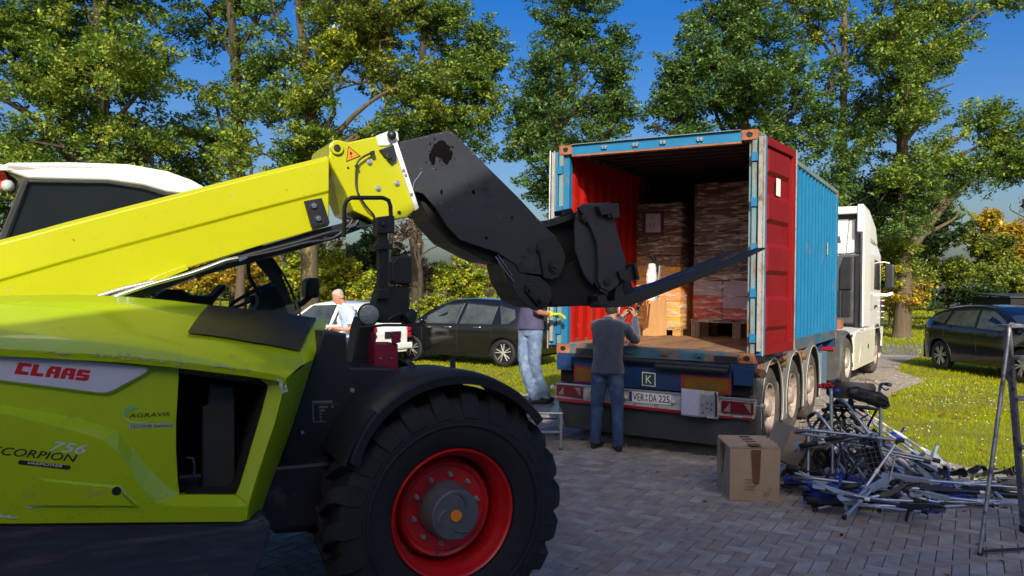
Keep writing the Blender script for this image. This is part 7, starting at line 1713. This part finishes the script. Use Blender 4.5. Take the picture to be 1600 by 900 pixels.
# rollators
M_rfr = mat('rollator_silver', (.36, .42, .50), .35, .6, var=.1)
def caster(t, c, axis, r=.10):
    mb = MB(); mb.lathe(c, axis, [(r * .62, -.018), (r * .7, -.022), (r * .92, -.02), (r, -.010), (r, .010), (r * .92, .02), (r * .7, .022), (r * .62, .018), (r * .62, -.018)], 28); w = mb.build('wheel', M_cblack, t, smooth=40, world=True)
    mb = MB(); u, v, d = basis(axis)
    for k in range(5):
        e = u * math.cos(k * 1.257) + v * math.sin(k * 1.257); mb.tube([Vector(c), Vector(c) + e * r * .64], .010, 6)
    mb.cyl(Vector(c) - d * .022, Vector(c) + d * .022, .018, 10); mb.build('wheel_spokes', M_cdark, w, world=True)
def rollator(label, M, frame, H=.92, W=.50, D=.62, basket=True, bag=True):
    """walking frame with four wheels; M places it"""
    loc = M.to_translation(); t = thing('rollator', label, 'rollator', loc, 0, 'rollators in the heap', rot=M.to_euler()); ROOTM[t.name] = M.copy()
    T = lambda x, y, z: M @ Vector((x, y, z))
    for s in (-1, 1):
        x = s * W / 2
        mb = MB(); mb.tube(smooth_path([T(x, -.08, .12), T(x, -.04, .45), T(x, .0, .72), T(x, .02, H - .08), T(x, -.02, H), T(x, -.16, H + .01)], 5), .0165, 10); mb.build('frame_tube', frame, t, world=True, smooth=60)
        mb = MB(); mb.tube(smooth_path([T(x, D - .1, .12), T(x, D * .55, .38), T(x, .06, .60)], 5), .012, 10); mb.build('frame_tube', M_cdark, t, world=True, smooth=60)
        mb = MB(); mb.tube([T(x, -.16, H + .01), T(x, -.26, H + .008)], .019, 10); mb.build('hand_grip', M_cblack, t, world=True, smooth=60)
        mb = MB(); mb.tube(smooth_path([T(x + .01 * s, -.20, H - .03), T(x + .01 * s, -.12, H - .05), T(x, -.03, H - .03)], 4), .007, 6); mb.build('brake_lever', M_cblack, t, world=True)
        mb = MB(); mb.tube(smooth_path([T(x, -.05, H - .03), T(x - s * .10, .12, H + .02), T(x - s * .06, .10, H - .3), T(x, .0, .35)], 5), .003, 5); mb.build('brake_cable', M_cblack, t, world=True)
        for yy in (-.08, D - .1): caster(t, T(x, yy, .10), (T(1, 0, 0) - T(0, 0, 0)))
    mb = MB(); mb.prism([T(-W / 2 + .02, .02, .58), T(W / 2 - .02, .02, .58), T(W / 2 - .02, .26, .58), T(-W / 2 + .02, .26, .58)], T(0, 0, .025) - T(0, 0, 0)); mb.build('seat', M_cblack, t, world=True, bevel=.006)
    mb = MB()
    for z, y in ((.60, .0), (.30, .12)): mb.tube([T(-W / 2, y, z), T(W / 2, y, z)], .010, 8)
    mb.tube([T(-W / 2, .02, .28), T(W / 2, .30, .52)], .009, 8); mb.tube([T(W / 2, .02, .28), T(-W / 2, .30, .52)], .009, 8); mb.build('cross_brace', M_cdark, t, world=True)
    if basket:
        mb = MB(); x0, x1, y0, y1, z0, z1 = -.18, .18, .20, .44, .26, .46
        for k in range(9):
            x = x0 + (x1 - x0) * k / 8; mb.tube([T(x, y0, z1), T(x, y0, z0), T(x, y1, z0), T(x, y1, z1)], .0022, 4)
        for k in range(6):
            y = y0 + (y1 - y0) * k / 5; mb.tube([T(x0, y, z1), T(x0, y, z0), T(x1, y, z0), T(x1, y, z1)], .0022, 4)
        for z in (z0 + .05, z0 + .10, z0 + .15, z1): mb.tube([T(x0, y0, z), T(x1, y0, z), T(x1, y1, z), T(x0, y1, z), T(x0, y0, z)], .0022 if z < z1 else .004, 4)
        mb.build('wire_basket', mat('basket_wire', (.12, .13, .14), .4, .6), t, world=True)
    if bag:
        mb = MB(); mb.loft([ring(T(0, .16, z), rx, .06, T(0, 0, 1) - T(0, 0, 0), T(0, 1, 0) - T(0, 0, 0), 16, 3.5) for z, rx in ((H - .17, .20), (H - .14, .235), (H - .04, .24), (H - .005, .22))]); mb.build('backrest_pad', M_cblack, t, world=True, smooth=40)
    return t
def RM(loc, rx, ry, rz): return Matrix.Translation(Vector(loc)) @ Euler((rx, ry, rz)).to_matrix().to_4x4()
c0 = at_z(1322, 745, .0); c0 = Vector((3.18, 7.72, .06))
rollator('tall silver rollator standing upright on top of the heap with a black backrest', RM((at_z(1325, 738, .1).x, 7.75, .16), -.06, .04, -.12), M_rfr, H=.84, W=.46)
_z = Vector((.96, .22, .10)).normalized(); _x = (Vector((-.10, .30, .95)) - _z * Vector((-.10, .30, .95)).dot(_z)).normalized(); _y = _z.cross(_x)
rollator('overturned silver rollator at the left foot of the heap with a wire basket', Matrix.Translation(at_z(1262, 778, .0) + UP * .27) @ Matrix((_x, _y, _z)).transposed().to_4x4(), M_rfr, H=.80, W=.42, D=.5, bag=False)
rollator('folded dark rollator wedged inside the upright silver one', RM((at_z(1318, 745, 0).x, 7.95, .10), .10, .22, 1.9), M_cdark, H=.74, W=.16, D=.5, bag=False)
def walking_frame(label, M, W=.52, H=.84, D=.40, fr=None):
    loc = M.to_translation(); t = thing('walking_frame', label, 'walking frame', loc, 0, 'walking frames in the heap', rot=M.to_euler()); ROOTM[t.name] = M.copy(); T = lambda x, y, z: M @ Vector((x, y, z)); fr = fr or M_rfr
    for s in (-1, 1):
        x = s * W / 2; mb = MB(); mb.tube(smooth_path([T(x, D / 2 + .04, 0), T(x, D / 2, H * .6), T(x, D / 2 - .03, H - .08), T(x, D / 2 - .10, H), T(x, -D / 2 + .10, H), T(x, -D / 2 + .03, H - .08), T(x, -D / 2, H * .6), T(x, -D / 2 - .04, 0)], 4), .0145, 10); mb.build('side_frame', fr, t, world=True, smooth=60)
        mb = MB(); mb.tube([T(x, D / 2 - .13, H), T(x, -D / 2 + .13, H)], .020, 10); mb.build('hand_grip', M_cblack, t, world=True)
        mb = MB(); mb.tube([T(x, D / 2, H * .45), T(x, -D / 2, H * .45)], .010, 8); mb.build('side_bar', fr, t, world=True)
        for yy in (D / 2 + .04, -D / 2 - .04): mb = MB(); mb.tube([T(x, yy, -.01), T(x, yy * .99, .05)], .020, 8); mb.build('rubber_tip', M_cblack, t, world=True)
    for z in (.42, .66): mb = MB(); mb.tube([T(-W / 2, D / 2 - .005, H * z / .84), T(W / 2, D / 2 - .005, H * z / .84)], .012, 8); mb.build('front_bar', fr, t, world=True)
    return t
def MX(loc, z, x): z = Vector(z).normalized(); x = Vector(x); x = (x - z * x.dot(z)).normalized(); return Matrix.Translation(Vector(loc)) @ Matrix((x, z.cross(x), z)).transposed().to_4x4()
walking_frame('silver walking frame lying on its side at the front left of the heap', MX(at_z(1385, 778) + UP * .30, (-.93, -.10, .12), (.1, .25, .95)), W=.42)
walking_frame('silver walking frame tipped back against the upright rollator, grips up', MX(at_z(1362, 762) + UP * .06, (-.45, .35, .82), (.9, .15, .4)), W=.30, H=.80)
walking_frame('dark walking frame crumpled low between box and rollators', MX(at_z(1255, 760) + UP * .08, (.50, .30, .62), (.75, -.2, -.5)), W=.26, H=.66, fr=M_cdark)
walking_frame('blue grey walking frame half buried at the middle of the heap', MX(at_z(1450, 782) + UP * .12, (-.9, .3, .22), (.2, .9, -.2)), W=.36, H=.78, fr=M_alu)
# things hung on the upright rollator
q = MB(); cc = PY(1290, 604, 7.55)
for k in range(9): q.ball(cc + Vector((rp.uniform(-.05, .05), rp.uniform(-.04, .04), rp.uniform(-.015, .03))), rp.uniform(.015, .03), 8, (1.3, 1, .6))
tag(remeshed(q, 'red_cloth', mat('cloth_red', (.45, .01, .03), .8, var=.2), None, .006, world=False, smooth_it=1, disp=.01, dscale=.03), 'crumpled red cloth lying on top of the upright rollator', 'cloth')
q = MB(); q.ball(PY(1308, 611, 7.5), .030, 14, (1, 1, .95)); tag(q.build('blue_ball_cap', M_cblu, smooth=60), 'round blue knob on the top bar of the upright rollator', 'knob')
t = thing('tote_bag', 'black bag hanging off the right handle of the upright rollator', 'bag', PY(1372, 622, 7.55)[:])
q = MB(); q.loft([ring(PY(x, y, 7.55), rx, .05, (1, 0, -.2), (0, 1, 0), 14, 3) for x, y, rx in ((1325, 612, .04), (1338, 614, .06), (1355, 620, .065), (1375, 625, .075), (1385, 628, .05))]); remeshed(q, 'bag_body', M_cblack, t, .008, smooth_it=2, disp=.02, dscale=.06)
q = MB(); q.tube(smooth_path([PY(1376, 622, 7.5), PY(1386, 627, 7.5), PY(1389, 634, 7.5), PY(1382, 638, 7.5), PY(1374, 634, 7.5)]), .009, 6); q.build('bag_strap', M_cblack, t, world=True)

# walking sticks being handed up and the bundle above the fork
def stick(kind, a, b, label, roll=0): return place(kind, a, b, label, roll, 'crutches being handed up')
stick('black', at_y(978, 545, gA.y + .35), at_y(1003, 462, gA.y + .70), 'black crutch held upright in the right hand of the man in the sweater', .5)
stick('dark', at_y(962, 528, gA.y + .45), at_y(990, 470, gA.y + .62), 'dark crutch held in front of the first by the same man', 1.5)
stick('white', at_y(966, 492, gA.y + .5), at_y(969, 462, gA.y + .9), 'light crutch beside the capped head of the man in the sweater', 1)
t = thing('crutch_bundle', 'bundle of black crutch ends in clear wrap showing above the near fork', 'bundle', (CO + CA * .5 + CB * 2.0 + UP * (CZ + FZ))[:], -YAW)
q = MB(); bY = 11.0
for k in range(7):
    a = at_y(1024 + k * .6, 425, bY); q.tube(smooth_path([a, at_y(1019 + k * 1.2, 408, bY + .05 * (k % 3)), at_y(1008 + k * 3.2, 396 + abs(k - 4) * 1.8, bY)]), .011, 6)
q.build('crutch_ends', M_cblack, t, world=True)
q = MB(); q.tube([at_y(1017, 470, bY), at_y(1018, 430, bY), at_y(1019, 412, bY)], [.07, .075, .05], 10); remeshed(q, 'clear_wrap', mat('wrap_white', (.75, .73, .72), .2, var=.15, scale=30, bump=.6, bscale=40), t, .008, smooth_it=1, disp=.02, dscale=.04)
q = MB(); q.tube([at_y(1026, 470, bY), at_y(1031, 415, bY)], .014, 8); q.build('steel_tube', M_ctube, t, world=True)

# cardboard boxes
M_card = mat('cardboard', (.36, .27, .185), .85, var=.10, scale=3, bump=.15, bscale=30, dirt=(.22, .15, .09), dirt_amt=.12, dirt_scale=5)
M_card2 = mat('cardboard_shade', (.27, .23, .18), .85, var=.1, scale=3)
M_tapeb = mat('parcel_tape', (.14, .065, .035), .25, var=.2, scale=14, bump=.3, bscale=30)
bx0 = at_z(1140, 781); bx1 = at_z(1217, 783); back = at_z(1128, 758)
ux = (bx1 - bx0).normalized(); uy = (back - bx0); uy = (uy - ux * uy.dot(ux)).normalized(); Wb = (bx1 - bx0).length; Db = .55; Hb = .462
b1 = thing('cardboard_box', 'closed cardboard box with ribbed lid and brown tape standing on the paving', 'box', bx0[:], math.atan2(ux.y, ux.x))
P = lambda x, y, z: bx0 + ux * x * Wb + uy * y * Db + UP * z * Hb
mb = MB(); rng2 = random.Random(8); rings = []
for z in (0, .04, .5, .9, .985, 1.0):
    r_ = []
    for (xa, ya), (xb, yb) in zip(((0, 0), (1, 0), (1, 1), (0, 1)), ((1, 0), (1, 1), (0, 1), (0, 0))):
        for k in range(6):
            f = k / 6; bul = .012 * math.sin(math.pi * f) * math.sin(math.pi * min(1, z)); x = xa + (xb - xa) * f; y = ya + (yb - ya) * f
            r_.append(P(x, y, z) + (ux * (yb - ya) - uy * (xb - xa) * 1.0) * bul + ux * (.010 * z if xa == 1 or (xa == 0 and False) else 0))
    rings.append(r_)
mb.loft(rings); mb.build('carton', M_card, b1, world=True, smooth=30)
for k in range(9):      # lid is a stack of folded flaps seen as ribs
    y0 = .03 + k * .105; mb = MB(); h = Hb * (1.005 + .012 * (k % 2)); mb.prism([P(-.015, y0, 1.0) + UP * .003, P(1.02, y0, 1.0) + UP * .003, P(1.02, y0 + .085, 1.0) + UP * (.010 + .022 * (k % 2)), P(-.015, y0 + .085, 1.0) + UP * (.010 + .022 * (k % 2))], UP * .006); mb.build('lid_flap', M_card, b1, world=True)
def tape(name, pts, par, m=M_tapeb): mb = MB(); mb.poly(pts); return mb.build(name, m, par, world=True, fix=False)
n_ = -uy * .0145
tape('parcel_tape', [P(.42, 0, .99) + n_, P(.62, 0, .99) + n_, P(.60, 0, .45) + n_, P(.585, 0, .33) + n_, P(.52, 0, .30) + n_, P(.45, 0, .36) + n_], b1)
tape('parcel_tape', [P(.40, -.01, 1.0) + UP * .03, P(.64, -.01, 1.0) + UP * .03, P(.62, 1.0, 1.0) + UP * .035, P(.42, 1.0, 1.0) + UP * .035], b1)
nl = -ux * .014
tape('parcel_tape', [P(0, .35, 1) + nl, P(0, .65, 1) + nl, P(0, .6, .45) + nl, P(0, .5, .38) + nl, P(0, .4, .45) + nl], b1)
mb = MB()
for r_, L in ((.40, .12), (.335, .13), (.27, .14), (.21, .13)):
    k = .30
    while k < .30 + L * 1.4:
        w_ = rng2.uniform(.01, .025); mb.poly([P(k, 0, r_) + n_ * 1.04, P(k + w_, 0, r_) + n_ * 1.04, P(k + w_, 0, r_ + .022) + n_ * 1.04, P(k, 0, r_ + .022) + n_ * 1.04]); k += w_ + .008
mb.build('faint_print', mat('faint_ink', (.21, .145, .095), .9, var=.2), b1, world=True, fix=False)
# second box, tipped on its edge behind the first
m2 = RM((at_z(1238, 742, 0).x - .02, 8.0, .30), .0, .42, .25); b2 = thing('cardboard_box', 'open empty cardboard box tipped on edge behind the closed one', 'box', m2.to_translation()[:], 0, rot=m2.to_euler())
w2, d2, h2_ = .46, .32, .36
for nm, a_, b_ in (('carton_side', (-w2 / 2, -d2 / 2, -h2_ / 2), (w2 / 2, -d2 / 2 + .006, h2_ / 2)), ('carton_side', (-w2 / 2, d2 / 2 - .006, -h2_ / 2), (w2 / 2, d2 / 2, h2_ / 2)), ('carton_side', (-w2 / 2, -d2 / 2 + .007, -h2_ / 2), (-w2 / 2 + .006, d2 / 2 - .007, h2_ / 2)), ('carton_side', (w2 / 2 - .006, -d2 / 2 + .007, -h2_ / 2), (w2 / 2, d2 / 2 - .007, h2_ / 2)), ('carton_bottom', (-w2 / 2 + .007, -d2 / 2 + .007, -h2_ / 2), (w2 / 2 - .007, d2 / 2 - .007, -h2_ / 2 + .006))):
    mb = MB(); mb.bx(a_, b_); mb.build(nm, M_card2, b2, bevel=.002)
mb = MB(); mb.prism([(w2 / 2, -d2 / 2, h2_ / 2), (w2 / 2, d2 / 2, h2_ / 2), (w2 / 2 + .08, d2 / 2, h2_ / 2 - .12), (w2 / 2 + .08, -d2 / 2, h2_ / 2 - .12)], (.005, 0, .003)); mb.build('carton_flap', M_card2, b2)
mb = MB(); mb.bx((-.06, -d2 / 2 - .0015, .02), (-.005, -d2 / 2 - .0002, h2_ / 2)); mb.build('parcel_tape', M_tapeb, b2)

# stepladder
M_lad = mat('ladder_aluminium', (.30, .31, .33), .45, .8, var=.2, scale=14, dirt=(.13, .13, .13), dirt_amt=.35, dirt_scale=12)
fl = at_z(1531, 868); tp = at_y(1578, 510, fl.y + .38); fr = at_z(1601, 832)
ld = thing('step_ladder', 'aluminium stepladder standing at the right edge beside the heap', 'ladder', (fl.x, fl.y, 0), 0)
wd_ = Vector((.50, .10, 0))
for o_ in (Vector((0, 0, 0)), wd_):
    mb = MB(); mb.tube(smooth_path([fl + UP * .02 + o_, fl.lerp(tp, .5) + o_, fl.lerp(tp, .93) + o_, tp + Vector((.01, .02, .005)) + o_, tp + Vector((.07, .05, .01)) + o_, tp + Vector((.14, .05, 0)) + o_], 5), .0155, 10); mb.build('side_rail', M_lad, ld, world=True, smooth=60)
    mb = MB(); mb.tube([fl + o_, fl + (tp - fl).normalized() * .06 + o_], .020, 8); mb.build('rubber_foot', M_cblack, ld, world=True)
    b = fr + o_; top_ = tp + Vector((.015, .05, -.03)) + o_; d = (top_ - b).normalized(); x = Vector((.03, 0, 0)); y = Vector((0, .035, 0))
    mb = MB(); mb.loft([[b - x * .4 - y, b + x * .4 - y, b + x * .4 + y, b - x * .4 + y], [top_ - x * .4 - y, top_ + x * .4 - y, top_ + x * .4 + y, top_ - x * .4 + y]]); mb.build('step_rail', M_lad, ld, world=True, bevel=.003)
    mb = MB(); mb.loft([[b - x * .5 - y * 1.2, b + x * .5 - y * 1.2, b + x * .5 + y * 1.2, b - x * .5 + y * 1.2], [b + d * .05 - x * .5 - y * 1.2, b + d * .05 + x * .5 - y * 1.2, b + d * .05 + x * .5 + y * 1.2, b + d * .05 - x * .5 + y * 1.2]]); mb.build('rubber_foot', M_cblack, ld, world=True)
for f in (.18, .42, .66, .86):
    c = fr.lerp(tp + Vector((.015, .05, -.03)), f); dd = .13 if f > .8 else .07; mb = MB(); mb.prism([c + Vector((-.01, -dd, 0)), c + wd_ + Vector((.01, -dd, 0)), c + wd_ + Vector((.01, .03, 0)), c + Vector((-.01, .03, 0))], UP * .025); mb.build('tread', M_lad, ld, world=True, bevel=.004)
mb = MB(); mb.prism([tp + Vector((.0, -.02, -.01)), tp + wd_ + Vector((0, -.02, -.01)), tp + wd_ + Vector((0, .16, -.01)), tp + Vector((0, .16, -.01))], UP * .02); mb.build('top_tread', M_lad, ld, world=True, bevel=.004)
mb = MB(); mb.tube([fl + UP * .03, fl + wd_ + UP * .03], .011, 8); mb.build('foot_brace', M_cblack, ld, world=True)
